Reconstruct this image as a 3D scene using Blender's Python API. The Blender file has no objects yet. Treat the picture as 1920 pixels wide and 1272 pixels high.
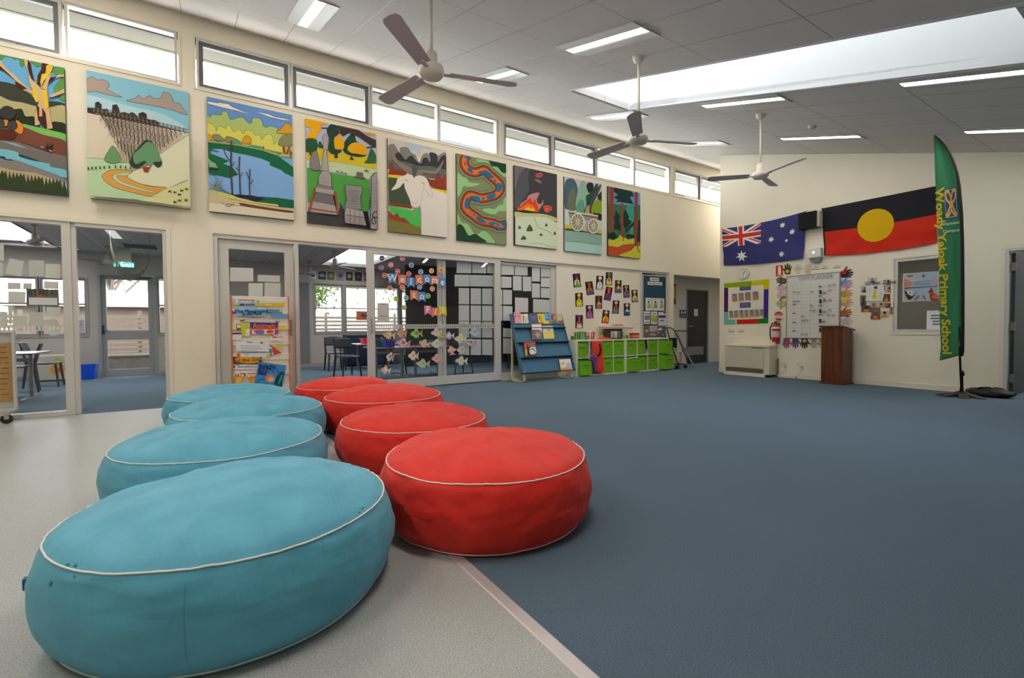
import bpy, math, random
import numpy as np
from mathutils import Vector, Matrix, noise
from mathutils.geometry import tessellate_polygon

# ---------------------------------------------------------------- camera
SC = bpy.context.scene
F, YAW, PITCH, ROLL = 883.61, 0.9946, 0.0265, 0.006      # focal length in pixels of the 1920x1272 frame
CAM = np.array([7.66, 0.0, 1.04])
ZC, SL, YB = 5.20, 0.2964, 9.58        # ceiling height at the left wall, its slope, distance of the back wall

def ray(u, v):
    q0, q1 = (u - 960) / F, (v - 636) / F
    c, s = math.cos(ROLL), math.sin(ROLL)
    x, y = q0 * c - q1 * s, -(q0 * s + q1 * c)
    cp, sp, cy, sy = math.cos(PITCH), math.sin(PITCH), math.cos(YAW), math.sin(YAW)
    fw, up = cp + y * sp, -sp + y * cp
    return np.array([-sy * fw + cy * x, cy * fw + sy * x, up])
def onx(u, v, x=0.0):
    r = ray(u, v); return CAM + r * (x - CAM[0]) / r[0]
def ony(u, v, y=YB):
    r = ray(u, v); return CAM + r * (y - CAM[1]) / r[1]
def onz(u, v, z=0.0):
    r = ray(u, v); return CAM + r * (z - CAM[2]) / r[2]
def zceil(x): return ZC - SL * x

cd = bpy.data.cameras.new('camera'); cam = bpy.data.objects.new('camera', cd); SC.collection.objects.link(cam)
cd.sensor_width = 36; cd.sensor_fit = 'HORIZONTAL'; cd.lens = F / 1920 * 36; cd.clip_start = 0.02; cd.clip_end = 300
_f = Vector(ray(960, 636)).normalized(); _r = Vector(ray(1060, 636) - ray(960, 636)).normalized(); _u = _r.cross(_f)
_m = Matrix.Identity(4)
for i in range(3):
    _m[i][0], _m[i][1], _m[i][2], _m[i][3] = _r[i], _u[i], -_f[i], CAM[i]
cam.matrix_world = _m
SC.camera = cam

# ---------------------------------------------------------------- world, light, exposure
SC.view_settings.view_transform = 'Standard'; SC.view_settings.look = 'None'
SC.view_settings.gamma = 1; SC.view_settings.use_curve_mapping = False
SC.view_settings.exposure = 0.72
w = bpy.data.worlds.new('sky'); SC.world = w; w.use_nodes = True
bg = w.node_tree.nodes['Background']; bg.inputs[0].default_value = (0.97, 0.985, 1.0, 1); bg.inputs[1].default_value = 10.0
try:
    SC.cycles.max_bounces = 8; SC.cycles.diffuse_bounces = 5; SC.cycles.glossy_bounces = 3
    SC.cycles.transparent_max_bounces = 24; SC.cycles.transmission_bounces = 4; SC.cycles.caustics_reflective = False
    SC.cycles.sample_clamp_indirect = 6.0
except Exception: pass
LAMP_W = 7.0
def area(name, loc, rot, sx, sy, power, col=(1, .90, .78)):
    l = bpy.data.lights.new(name, 'AREA'); l.shape = 'RECTANGLE'; l.size = sx; l.size_y = sy; l.energy = power; l.color = col
    o = bpy.data.objects.new(name, l); SC.collection.objects.link(o); o.location = loc; o.rotation_euler = rot
    return o

# ---------------------------------------------------------------- materials
def lin(h):
    h = h.lstrip('#'); c = [int(h[i:i + 2], 16) / 255 for i in (0, 2, 4)]
    return tuple((x / 12.92 if x <= .04045 else ((x + .055) / 1.055) ** 2.4) for x in c) + (1,)
MC = {}
def M(col, rough=.6, metal=0.0, emit=0.0, var=0.0, vs=40.0, bump=0.0, bs=300.0, spec=.35, trans=0.0):
    key = (col, rough, metal, emit, var, vs, bump, bs, spec, trans)
    if key in MC: return MC[key]
    m = bpy.data.materials.new('paint_' + col.lstrip('#')); m.use_nodes = True; nt = m.node_tree; N = nt.nodes; L = nt.links
    b = N['Principled BSDF']; b.inputs['Base Color'].default_value = lin(col); b.inputs['Roughness'].default_value = rough
    b.inputs['Metallic'].default_value = metal; b.inputs['Specular IOR Level'].default_value = spec
    m.diffuse_color = lin(col)
    if emit:
        b.inputs['Emission Color'].default_value = lin(col); b.inputs['Emission Strength'].default_value = emit
    if var or bump:
        tc = N.new('ShaderNodeTexCoord')
        if var:
            n = N.new('ShaderNodeTexNoise'); n.inputs['Scale'].default_value = vs; n.inputs['Detail'].default_value = 4
            L.new(tc.outputs['Object'], n.inputs['Vector'])
            mr = N.new('ShaderNodeMapRange'); mr.inputs['From Min'].default_value = .3; mr.inputs['From Max'].default_value = .7
            mr.inputs['To Min'].default_value = 1 - var; mr.inputs['To Max'].default_value = 1 + var
            L.new(n.outputs['Fac'], mr.inputs['Value'])
            vm = N.new('ShaderNodeVectorMath'); vm.operation = 'SCALE'; vm.inputs[0].default_value = lin(col)[:3]
            L.new(mr.outputs[0], vm.inputs['Scale']); L.new(vm.outputs[0], b.inputs['Base Color'])
        if bump:
            n2 = N.new('ShaderNodeTexNoise'); n2.inputs['Scale'].default_value = bs; n2.inputs['Detail'].default_value = 3
            L.new(tc.outputs['Object'], n2.inputs['Vector'])
            bp = N.new('ShaderNodeBump'); bp.inputs['Strength'].default_value = bump; bp.inputs['Distance'].default_value = .004
            L.new(n2.outputs['Fac'], bp.inputs['Height']); L.new(bp.outputs[0], b.inputs['Normal'])
    MC[key] = m; return m

def glass_mat(tint=(1, 1, 1, 1), refl=1.0):
    m = bpy.data.materials.new('window_glass'); m.use_nodes = True; nt = m.node_tree; N = nt.nodes; L = nt.links
    N.remove(N['Principled BSDF'])
    tr = N.new('ShaderNodeBsdfTransparent'); tr.inputs[0].default_value = tint
    gl = N.new('ShaderNodeBsdfGlossy'); gl.inputs['Roughness'].default_value = .01
    ge = N.new('ShaderNodeNewGeometry'); dt = N.new('ShaderNodeVectorMath'); dt.operation = 'DOT_PRODUCT'
    L.new(ge.outputs['Incoming'], dt.inputs[0]); L.new(ge.outputs['Normal'], dt.inputs[1])
    def mt(op, a, b_):
        k = N.new('ShaderNodeMath'); k.operation = op
        for i_, v_ in enumerate((a, b_)):
            if v_ is None: continue
            if isinstance(v_, (int, float)): k.inputs[i_].default_value = v_
            else: L.new(v_, k.inputs[i_])
        return k.outputs[0]
    c = mt('ABSOLUTE', dt.outputs['Value'], None); mu = mt('MULTIPLY', mt('ADD', mt('MULTIPLY', mt('POWER', mt('SUBTRACT', 1.0, c), 5.0), .96), .035), refl)
    mx = N.new('ShaderNodeMixShader'); L.new(mu, mx.inputs[0]); L.new(tr.outputs[0], mx.inputs[1]); L.new(gl.outputs[0], mx.inputs[2])
    L.new(mx.outputs[0], N['Material Output'].inputs['Surface']); return m
GLASS = glass_mat(); GLASSD = glass_mat((.98, .985, .99, 1), .9); GLASST = glass_mat((.60, .61, .62, 1), .8); GLASSS = glass_mat((.52, .525, .53, 1), .5)

def grid_mat(name, base, line, gx, ox, gy, oy, wx, var):
    """tiled ceiling: grid lines every gx / gy metres"""
    m = bpy.data.materials.new(name); m.use_nodes = True; nt = m.node_tree; N = nt.nodes; L = nt.links; b = N['Principled BSDF']
    b.inputs['Roughness'].default_value = .9; b.inputs['Specular IOR Level'].default_value = .1
    g = N.new('ShaderNodeNewGeometry'); sx = N.new('ShaderNodeSeparateXYZ'); L.new(g.outputs['Position'], sx.inputs[0])
    outs = []
    for ax, per, off in ((0, gx, ox), (1, gy, oy)):
        a = N.new('ShaderNodeMath'); a.operation = 'SUBTRACT'; a.inputs[1].default_value = off; L.new(sx.outputs[ax], a.inputs[0])
        p = N.new('ShaderNodeMath'); p.operation = 'PINGPONG'; p.inputs[1].default_value = per / 2; L.new(a.outputs[0], p.inputs[0])
        c = N.new('ShaderNodeMath'); c.operation = 'LESS_THAN'; c.inputs[1].default_value = wx; L.new(p.outputs[0], c.inputs[0]); outs.append(c)
    mx = N.new('ShaderNodeMath'); mx.operation = 'MAXIMUM'; L.new(outs[0].outputs[0], mx.inputs[0]); L.new(outs[1].outputs[0], mx.inputs[1])
    n = N.new('ShaderNodeTexNoise'); n.inputs['Scale'].default_value = 160; n.inputs['Detail'].default_value = 2; L.new(g.outputs['Position'], n.inputs['Vector'])
    mr = N.new('ShaderNodeMapRange'); mr.inputs['To Min'].default_value = 1 - var; mr.inputs['To Max'].default_value = 1 + var; L.new(n.outputs['Fac'], mr.inputs['Value'])
    vm = N.new('ShaderNodeVectorMath'); vm.operation = 'SCALE'; vm.inputs[0].default_value = lin(base)[:3]; L.new(mr.outputs[0], vm.inputs['Scale'])
    mc = N.new('ShaderNodeMix'); mc.data_type = 'RGBA'; L.new(mx.outputs[0], mc.inputs[0]); L.new(vm.outputs[0], mc.inputs[6]); mc.inputs[7].default_value = lin(line)
    L.new(mc.outputs[2], b.inputs['Base Color'])
    for sk_, lo_, hi_ in (('Roughness', .9, .5), ('Specular IOR Level', .1, .5)):
        q_ = N.new('ShaderNodeMapRange'); q_.inputs['To Min'].default_value = lo_; q_.inputs['To Max'].default_value = hi_; L.new(mx.outputs[0], q_.inputs['Value']); L.new(q_.outputs[0], b.inputs[sk_])
    bp = N.new('ShaderNodeBump'); bp.inputs['Strength'].default_value = .4; bp.inputs['Distance'].default_value = .004; bp.invert = True
    L.new(mx.outputs[0], bp.inputs['Height']); L.new(bp.outputs[0], b.inputs['Normal'])
    return m

def speckle_mat(name, cols, scale, rough, bump, stretch=1.0, spec=.3):
    m = bpy.data.materials.new(name); m.use_nodes = True; nt = m.node_tree; N = nt.nodes; L = nt.links; b = N['Principled BSDF']
    b.inputs['Roughness'].default_value = rough; b.inputs['Specular IOR Level'].default_value = spec
    g = N.new('ShaderNodeNewGeometry')
    n = N.new('ShaderNodeTexNoise'); n.inputs['Scale'].default_value = scale; n.inputs['Detail'].default_value = 5; n.inputs['Roughness'].default_value = .75
    L.new(g.outputs['Position'], n.inputs['Vector'])
    r = N.new('ShaderNodeValToRGB'); L.new(n.outputs['Fac'], r.inputs[0]); el = r.color_ramp.elements
    el[0].position, el[0].color = cols[0][0], lin(cols[0][1]); el[1].position, el[1].color = cols[-1][0], lin(cols[-1][1])
    for p, c in cols[1:-1]:
        e = el.new(p); e.color = lin(c)
    n3 = N.new('ShaderNodeTexNoise'); n3.inputs['Scale'].default_value = 1.3; L.new(g.outputs['Position'], n3.inputs['Vector'])
    mr = N.new('ShaderNodeMapRange'); mr.inputs['To Min'].default_value = .93; mr.inputs['To Max'].default_value = 1.07; L.new(n3.outputs['Fac'], mr.inputs['Value'])
    vm = N.new('ShaderNodeVectorMath'); vm.operation = 'SCALE'; L.new(r.outputs[0], vm.inputs[0]); L.new(mr.outputs[0], vm.inputs['Scale'])
    L.new(vm.outputs[0], b.inputs['Base Color'])
    if bump:
        bp = N.new('ShaderNodeBump'); bp.inputs['Strength'].default_value = bump; bp.inputs['Distance'].default_value = .003
        L.new(n.outputs['Fac'], bp.inputs['Height']); L.new(bp.outputs[0], b.inputs['Normal'])
    return m

WALL = M('#f1ead6', .75, var=.012, vs=2.0, spec=.2)
WALL2 = M('#dcd9d2', .8, spec=.2)
TRIM = M('#ece5d0', .5)
ALU = M('#c9c7c0', .38, metal=.35)
ALUW = M('#d3d1cb', .4, metal=.1)
DARKFR = M('#75787b', .45, metal=.3)
CARPET = speckle_mat('blue_carpet', [(.38, '#485c6b'), (.5, '#5d7282'), (.62, '#778a99')], 260, .95, .7, spec=.1)
VINYL = speckle_mat('speckled_vinyl', [(.38, '#8f9390'), (.5, '#adb1af'), (.62, '#c6cac8')], 210, .38, .03, spec=.4)
WHITE = M('#f4f4f0', .5); BLACK = M('#17181a', .5); PAPER = M('#f2f2ee', .8)

# ---------------------------------------------------------------- mesh builder
class MB:
    def __init__(s): s.v = []; s.f = []; s.fm = []; s.mats = []; s.mx = {}
    def mi(s, m):
        if isinstance(m, str): m = M(m)
        if m.name not in s.mx: s.mx[m.name] = len(s.mats); s.mats.append(m)
        return s.mx[m.name]
    def face(s, pts, m):
        i = len(s.v); s.v += [tuple(p) for p in pts]; s.f.append(tuple(range(i, i + len(pts)))); s.fm.append(s.mi(m)); return s
    def box(s, x0, x1, y0, y1, z0, z1, m):
        i = len(s.v); k = s.mi(m)
        x0, x1 = min(x0, x1), max(x0, x1); y0, y1 = min(y0, y1), max(y0, y1); z0, z1 = min(z0, z1), max(z0, z1)
        s.v += [(x, y, z) for z in (z0, z1) for y in (y0, y1) for x in (x0, x1)]
        for q in ((0, 2, 3, 1), (4, 5, 7, 6), (0, 1, 5, 4), (2, 6, 7, 3), (0, 4, 6, 2), (1, 3, 7, 5)):
            s.f.append(tuple(i + a for a in q)); s.fm.append(k)
        return s
    def hexa(s, p, m):
        """eight corners: bottom ring 0-3, top ring 4-7"""
        i = len(s.v); k = s.mi(m); s.v += [tuple(a) for a in p]
        for q in ((3, 2, 1, 0), (4, 5, 6, 7), (0, 1, 5, 4), (1, 2, 6, 5), (2, 3, 7, 6), (3, 0, 4, 7)):
            s.f.append(tuple(i + a for a in q)); s.fm.append(k)
        return s
    def poly(s, pts, m):
        if len(pts) < 3: return s
        i = len(s.v); k = s.mi(m); P = [Vector(p) for p in pts]; s.v += [tuple(p) for p in P]
        for t in tessellate_polygon([P]):
            s.f.append((i + t[0], i + t[1], i + t[2])); s.fm.append(k)
        return s
    def prism(s, pts, d, m):
        """planar outline pts extruded by vector d"""
        d = Vector(d); s.poly([Vector(p) for p in pts], m); s.poly([Vector(p) + d for p in reversed(pts)], m)
        n = len(pts); k = s.mi(m); i = len(s.v)
        s.v += [tuple(p) for p in pts] + [tuple(Vector(p) + d) for p in pts]
        for a in range(n):
            b = (a + 1) % n; s.f.append((i + a, i + b, i + n + b, i + n + a)); s.fm.append(k)
        return s
    def tube(s, path, r, m, n=8, closed=False):
        P = [Vector(p) for p in path]; k = s.mi(m); i0 = len(s.v); N = len(P); ref = None
        rs = r if isinstance(r, (list, tuple)) else [r] * N
        for j, p in enumerate(P):
            a = P[(j - 1) % N] if (closed or j > 0) else p; b = P[(j + 1) % N] if (closed or j < N - 1) else p
            t = (b - a).normalized()
            if ref is None:
                ref = t.orthogonal().normalized()
            ref = (ref - t * ref.dot(t)); ref = ref.normalized() if ref.length > 1e-6 else t.orthogonal().normalized()
            bi = t.cross(ref)
            s.v += [tuple(p + (ref * math.cos(q) + bi * math.sin(q)) * rs[j]) for q in [2 * math.pi * c / n for c in range(n)]]
        for j in range(N if closed else N - 1):
            a, b = i0 + j * n, i0 + ((j + 1) % N) * n
            for c in range(n):
                d = (c + 1) % n; s.f.append((a + c, a + d, b + d, b + c)); s.fm.append(k)
        if not closed:
            s.f.append(tuple(i0 + c for c in reversed(range(n)))); s.fm.append(k)
            s.f.append(tuple(i0 + (N - 1) * n + c for c in range(n))); s.fm.append(k)
        return s
    def lathe(s, prof, m, c=(0, 0, 0), n=24, ax=2):
        k = s.mi(m); i0 = len(s.v)
        for r, h in prof:
            for a in range(n):
                t = 2 * math.pi * a / n; p = [r * math.cos(t), r * math.sin(t), h]
                if ax == 1: p = [p[0], p[2], p[1]]
                if ax == 0: p = [p[2], p[0], p[1]]
                s.v.append((p[0] + c[0], p[1] + c[1], p[2] + c[2]))
        for j in range(len(prof) - 1):
            a, b = i0 + j * n, i0 + (j + 1) * n
            for q in range(n):
                d = (q + 1) % n; s.f.append((a + q, a + d, b + d, b + q)); s.fm.append(k)
        s.f.append(tuple(i0 + q for q in reversed(range(n)))); s.fm.append(k)
        s.f.append(tuple(i0 + (len(prof) - 1) * n + q for q in range(n))); s.fm.append(k)
        return s
    def xf(s, mat, start=0):
        for i in range(start, len(s.v)): s.v[i] = tuple(mat @ Vector(s.v[i]))
        return s
    def text(s, txt, m, mat, size=1.0, align='CENTER', bold=0.0, space=1.0, sx=1.0):
        cu = bpy.data.curves.new('t', 'FONT'); cu.body = txt; cu.size = size; cu.align_x = align; cu.align_y = 'CENTER'; cu.offset = bold
        cu.space_character = space; cu.resolution_u = 3
        o = bpy.data.objects.new('t', cu); SC.collection.objects.link(o)
        me = bpy.data.meshes.new_from_object(o); k = s.mi(m); i = len(s.v)
        s.v += [tuple(mat @ Vector((v.co.x * sx, v.co.y, 0))) for v in me.vertices]
        for p in me.polygons: s.f.append(tuple(i + a for a in p.vertices)); s.fm.append(k)
        bpy.data.objects.remove(o); bpy.data.curves.remove(cu); bpy.data.meshes.remove(me); return s
    def build(s, name, parent=None, smooth=False, bevel=0.0, origin=None, **props):
        me = bpy.data.meshes.new(name); o = bpy.data.objects.new(name, me); SC.collection.objects.link(o)
        V = np.array(s.v, float)
        if parent is not None:
            off = np.array(parent['_w']) if '_w' in parent else np.zeros(3)
            org = off
        else:
            org = np.array(origin) if origin is not None else np.array([(V[:, 0].min() + V[:, 0].max()) / 2, (V[:, 1].min() + V[:, 1].max()) / 2, V[:, 2].min()])
            o.location = org; o['_w'] = [float(a) for a in org]
        if parent is not None: o['_w'] = [float(a) for a in org]
        me.from_pydata([tuple(a) for a in V - org], [], s.f)
        for m in s.mats: me.materials.append(m)
        me.polygons.foreach_set('material_index', s.fm)
        if smooth: me.polygons.foreach_set('use_smooth', [True] * len(me.polygons))
        if bevel:
            b = o.modifiers.new('bevel', 'BEVEL'); b.width = bevel; b.segments = 2; b.limit_method = 'ANGLE'; b.harden_normals = False
        me.update()
        if parent is not None: o.parent = parent
        for k, v in props.items(): o[k] = v
        return o
def thing(name, loc, label, cat, group=None):
    o = bpy.data.objects.new(name, None); SC.collection.objects.link(o); o.location = tuple(loc); o['_w'] = [float(a) for a in loc]
    o.empty_display_size = .1; o['label'] = label; o['category'] = cat
    if group: o['group'] = group
    return o
def struct(name, loc=(0, 0, 0)):
    o = bpy.data.objects.new(name, None); SC.collection.objects.link(o); o.location = tuple(loc); o['_w'] = [float(a) for a in loc]; o['kind'] = 'structure'
    return o
def P(label, cat, group=None):
    d = dict(label=label, category=cat)
    if group: d['group'] = group
    return d
def kids(o): return [c for c in bpy.data.objects if c.parent == o]
def copy_tree(o, loc=None, rz=0.0, label=None, parent=None):
    c = o.copy(); SC.collection.objects.link(c)
    if parent is not None: c.parent = parent
    else:
        c.location = loc; c.rotation_euler = (0, 0, rz); c['label'] = label
    for ch in list(o.children): copy_tree(ch, parent=c)
    return c
S = dict(kind='structure')
R = math.radians

# ---------------------------------------------------------------- floors
b = MB(); b.box(-5.85, 11, .93, 13, -.1, 0, CARPET); b.box(-5.85, 0, -5, .93, -.1, 0, CARPET); b.build('floor', **S)
b = MB(); b.box(0, 11, -5, .93, -.1, -.0005, VINYL); b.build('floor_vinyl', **S)
b = MB()
b.prism([(0.02, .905, 0), (0.02, .958, 0), (0.02, .952, .004), (0.02, .911, .004)], (10.9, 0, 0), M('#c9c3c4', .38, metal=.3)); b.build('trim_1', **S)

# ---------------------------------------------------------------- wall with the paintings (left)
H = 2.33   # head of the openings
b = MB(); T = -.16
ZS, ZH = 4.27, 4.93
G = [(-4.9, -.235), (-.045, 4.69), (4.80, 9.63), (9.79, 13.0)]
b.box(T, 0, -5, -.41, H, ZS, WALL)
b.box(T, 0, -.41, .105, 0, ZS, WALL)
b.box(T, 0, .105, 9.61, 2.34, ZS, WALL)
b.box(T, 0, 9.61, 9.79, 0, ZS, WALL)
b.box(T, 0, 9.79, 13, 2.31, ZS, WALL)
b.box(T, 0, -5, 13, ZH, 5.35, WALL)
for a, c in zip(G[:-1], G[1:]): b.box(T, 0, a[1], c[0], ZS, ZH, WALL)
b.build('wall_left', **S)
# clerestory windows
WN = [0]
def awning_window(y0, y1, dark, hinge):
    WN[0] += 1
    w_ = struct('window_%d' % WN[0], (0, y0, ZS))
    m = MB(); fx0, fx1 = -.10, -.02
    fr = ALUW
    def ring(m, a, c, z0, z1, t, xa, xb, mt):
        m.box(xa, xb, a, c, z0, z0 + t, mt); m.box(xa, xb, a, c, z1 - t, z1, mt); m.box(xa, xb, a, a + t, z0 + t, z1 - t, mt); m.box(xa, xb, c - t, c, z0 + t, z1 - t, mt)
    ring(m, y0, y1, ZS, ZH, .028, fx0, fx1 + .02, fr)
    m.build('window_frame', w_)
    g0, g1, gz0, gz1 = y0 + .03, y1 - .03, ZS + .03, ZH - .03
    if dark:
        m = MB(); ring(m, y0 + .028, y1 - .028, ZS + .028, ZH - .028, .05, -.085, -.03, DARKFR); m.build('sash', w_)
        m = MB(); c = (y0 + y1) / 2; m.box(-.03, .0, c - .17, c + .17, ZS + .028, ZS + .05, M('#8d8f8e', .4, metal=.4)); m.build('winder_bar', w_)
        g0, g1, gz0, gz1 = g0 + .045, g1 - .045, gz0 + .045, gz1 - .045
    m = MB(); m.box(-.066, -.060, g0, g1, gz0, gz1, GLASS); m.build('pane', w_)
for a, c, d in [(-4.87, -3.68, 0), (-3.66, -2.50, 0), (-2.48, -1.36, 1), (-1.335, -.245, 0), (-.035, 1.115, 1), (1.125, 2.29, 1), (2.30, 3.475, 0), (3.49, 4.68, 0),
                (4.81, 5.995, 1), (6.005, 7.20, 1), (7.21, 8.375, 0), (8.385, 9.62, 0), (9.80, 10.86, 1), (10.87, 12.0, 1), (12.02, 12.98, 0)]:
    awning_window(a, c, d, 0)
# outer trims (architraves) round the clerestory groups and the openings
b = MB()
def arch(m, y0, y1, z0, z1, t=.03, bottom=True, mt=TRIM):
    m.box(0, .012, y0 - t, y1 + t, z1, z1 + t, mt); m.box(0, .012, y0 - t, y0, z0, z1, mt); m.box(0, .012, y1, y1 + t, z0, z1, mt)
    if bottom: m.box(0, .014, y0 - t, y1 + t, z0 - t, z0, mt)
for a, c in G: arch(b, a, c, ZS, ZH)
arch(b, -4.9, -.41, 0, H, .045, False); arch(b, .105, 9.61, 0, 2.34, .045, False)
b.build('trim_2', **S)
b = MB(); b.box(0, .012, -.365, .06, 0, .09, TRIM); b.box(0, .012, 9.655, 9.79, 0, .09, TRIM); b.build('baseboard_left', **S)

# ---------------------------------------------------------------- ceiling with skylight well
b = MB(); CE = grid_mat('ceiling_tiles', '#d6d3cf', '#807d79', 1.147, 1.128, .607, .42, .0045, .09)
X0, X1, Y0, Y1 = 2.23, 6.80, 4.64, 5.80
def cq(x0, x1, y0, y1):
    b.hexa([(x0, y0, zceil(x0)), (x1, y0, zceil(x1)), (x1, y1, zceil(x1)), (x0, y1, zceil(x0)),
            (x0, y0, zceil(x0) + .09), (x1, y0, zceil(x1) + .09), (x1, y1, zceil(x1) + .09), (x0, y1, zceil(x0) + .09)], CE)
cq(0, X0, -5, 13); cq(X1, 11, -5, 13); cq(X0, X1, -5, Y0); cq(X0, X1, Y1, 13)
b.build('ceiling', **S)
b = MB(); WELL = M('#e4e6e6', .7)
ZT = 5.35
b.box(X0 - .05, X0, Y0, Y1, zceil(X0) - .002, ZT, WELL); b.box(X1, X1 + .05, Y0, Y1, zceil(X1) - .002, ZT, WELL)
for ya, yb in ((Y0 - .05, Y0), (Y1, Y1 + .05)):
    b.hexa([(X0 - .05, ya, zceil(X0) + .012), (X1 + .05, ya, zceil(X1) - .017), (X1 + .05, yb, zceil(X1) - .017), (X0 - .05, yb, zceil(X0) + .012),
            (X0 - .05, ya, ZT), (X1 + .05, ya, ZT), (X1 + .05, yb, ZT), (X0 - .05, yb, ZT)], WELL)
b.build('ceiling_skylight_well', **S)
sk = struct('window_30', (X0, Y0, ZT))
m = MB(); m.box(X0, X1, Y0, Y1, ZT, ZT + .01, GLASSS); m.build('pane', sk)

# ---------------------------------------------------------------- wall with the flags (back)
BX = 1.385
b = MB(); TB = YB + .14
WX0, WX1, WZ0, WZ1 = 4.545, 5.36, .905, 2.115
DX0, DX1, DZ = 5.84, 6.76, 2.10
def wb(x0, x1, z0, z1=None):
    if z1 is None:
        b.hexa([(x0, YB, z0), (x1, YB, z0), (x1, TB, z0), (x0, TB, z0), (x0, YB, zceil(x0) + .02), (x1, YB, zceil(x1) + .02), (x1, TB, zceil(x1) + .02), (x0, TB, zceil(x0) + .02)], WALL)
    else: b.box(x0, x1, YB, TB, z0, z1, WALL)
wb(BX, WX0, 0); wb(WX0, WX1, 0, WZ0); wb(WX0, WX1, WZ1); wb(WX1, DX0, 0); wb(DX0, DX1, DZ); wb(DX1, 11, 0)
b.build('wall_back', **S)
b = MB(); b.box(BX - .02, 2.0, YB - .016, YB, 0, .085, TRIM); b.box(2.85, DX0 - .06, YB - .016, YB, 0, .085, TRIM); b.box(BX - .016, BX, YB - .016, TB, 0, .085, TRIM); b.box(DX1 + .06, 11, YB - .016, YB, 0, .085, TRIM)
b.build('baseboard_back', **S)
# reading window in the back wall
w_ = struct('window_31', (WX0, YB, WZ0))
m = MB()
def ringy(m, x0, x1, z0, z1, t, ya, yb, mt, bottom=True):
    m.box(x0, x1, ya, yb, z1 - t, z1, mt); m.box(x0, x0 + t, ya, yb, z0, z1 - t, mt); m.box(x1 - t, x1, ya, yb, z0, z1 - t, mt)
    if bottom: m.box(x0 + t, x1 - t, ya, yb, z0, z0 + t, mt)
ringy(m, WX0 - .035, WX1 + .035, WZ0 - .035, WZ1 + .035, .035, YB - .012, YB, TRIM); ringy(m, WX0, WX1, WZ0, WZ1, .05, YB + .0, YB + .09, ALUW)
m.build('window_frame', w_)
m = MB(); m.box(WX0 + .05, WX1 - .05, YB + .05, YB + .056, WZ0 + .05, WZ1 - .05, GLASSD); m.build('pane', w_)
# door on the right of the back wall
d_ = struct('door_1', (DX0, YB, 0)); m = MB()
ringy(m, DX0 - .045, DX1 + .045, 0, DZ + .045, .045, YB - .012, YB, TRIM, False); ringy(m, DX0, DX1, 0, DZ, .035, YB - .01, YB + .15, ALUW, False); m.build('door_frame', d_)
DOORC = M('#3b4448', .45)
m = MB(); m.box(DX0 + .04, DX0 + .08, YB + .13, YB + 1.0, .01, DZ - .05, DOORC); lf = m.build('door_leaf', d_)
m = MB(); 
for z in (.25, 1.0, 1.85): m.box(DX0 + .036, DX0 + .09, YB + .10, YB + .135, z - .06, z + .06, M('#8a867c', .4, metal=.8))
m.build('hinge', lf)

# ---------------------------------------------------------------- alcove beyond the left wall
b = MB(); RX = -.42
b.box(RX - .1, RX, 9.61, 10.84, 0, 2.31, WALL2); b.box(RX - .1, RX, 11.80, 13, 0, 2.31, WALL2); b.box(RX - .1, RX, 10.84, 11.80, 2.02, 2.31, WALL2)
b.box(RX, T, 9.61, 9.7, 0, 2.31, WALL2); b.box(RX - .6, RX - .5, 9.6, 13, -.1, 2.4, WALL2); b.box(RX - .6, RX, 12.95, 13, 0, 2.4, WALL2); b.box(RX - .6, RX - .1, 9.6, 9.7, 0, 2.4, WALL2); b.box(RX - .6, RX - .1, 9.6, 13, 2.31, 2.4, WALL2); b.box(RX - .6, RX, 9.6, 13, -.12, -.101, WALL2); b.box(RX - .1, T, 9.61, 13, 2.31, 2.4, WALL2)  # closed box behind the door is unseen, added to stop a light leak
b.build('wall_alcove', **S)
b = MB(); b.box(-.6, 11, 13, 13.1, 0, 5.4, WALL); b.build('wall_far', **S)
b = MB(); b.box(11, 11.1, -5, 13.1, 0, 5, WALL); b.build('wall_right', **S)
b = MB(); b.box(-.16, 11.1, -5.1, -5, 0, 5.5, WALL); b.build('wall_front', **S)
d_ = struct('door_2', (RX, 10.84, 0)); m = MB(); GREYFR = M('#8d8f90', .5)
m.box(RX - .1, RX + .015, 10.84, 10.875, 0, 2.02, GREYFR); m.box(RX - .1, RX + .015, 11.765, 11.80, 0, 2.02, GREYFR); m.box(RX - .1, RX + .015, 10.875, 11.765, 1.985, 2.02, GREYFR); m.build('door_frame', d_)
m = MB(); m.box(RX - .06, RX - .02, 10.878, 11.762, .01, 1.983, M('#3a3f43', .45)); lf = m.build('door_leaf', d_)
m = MB(); m.box(RX - .02, RX - .012, 10.93, 11.62, .23, .46, M('#9a9c98', .5, metal=.3)); m.build('kick_vent', lf)
m = MB(); m.tube([(RX - .02, 10.95, 1.02), (RX + .04, 10.95, 1.02), (RX + .04, 11.07, 1.02)], .009, ALU); m.build('door_handle', lf)
m = MB(); m.box(RX - .02, RX - .016, 11.20, 11.36, 1.30, 1.49, PAPER); 
for i in range(5): m.box(RX - .016, RX - .0155, 11.23, 11.33, 1.33 + i * .03, 1.338 + i * .03, '#777777')
m.build('door_notice', lf)

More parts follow.
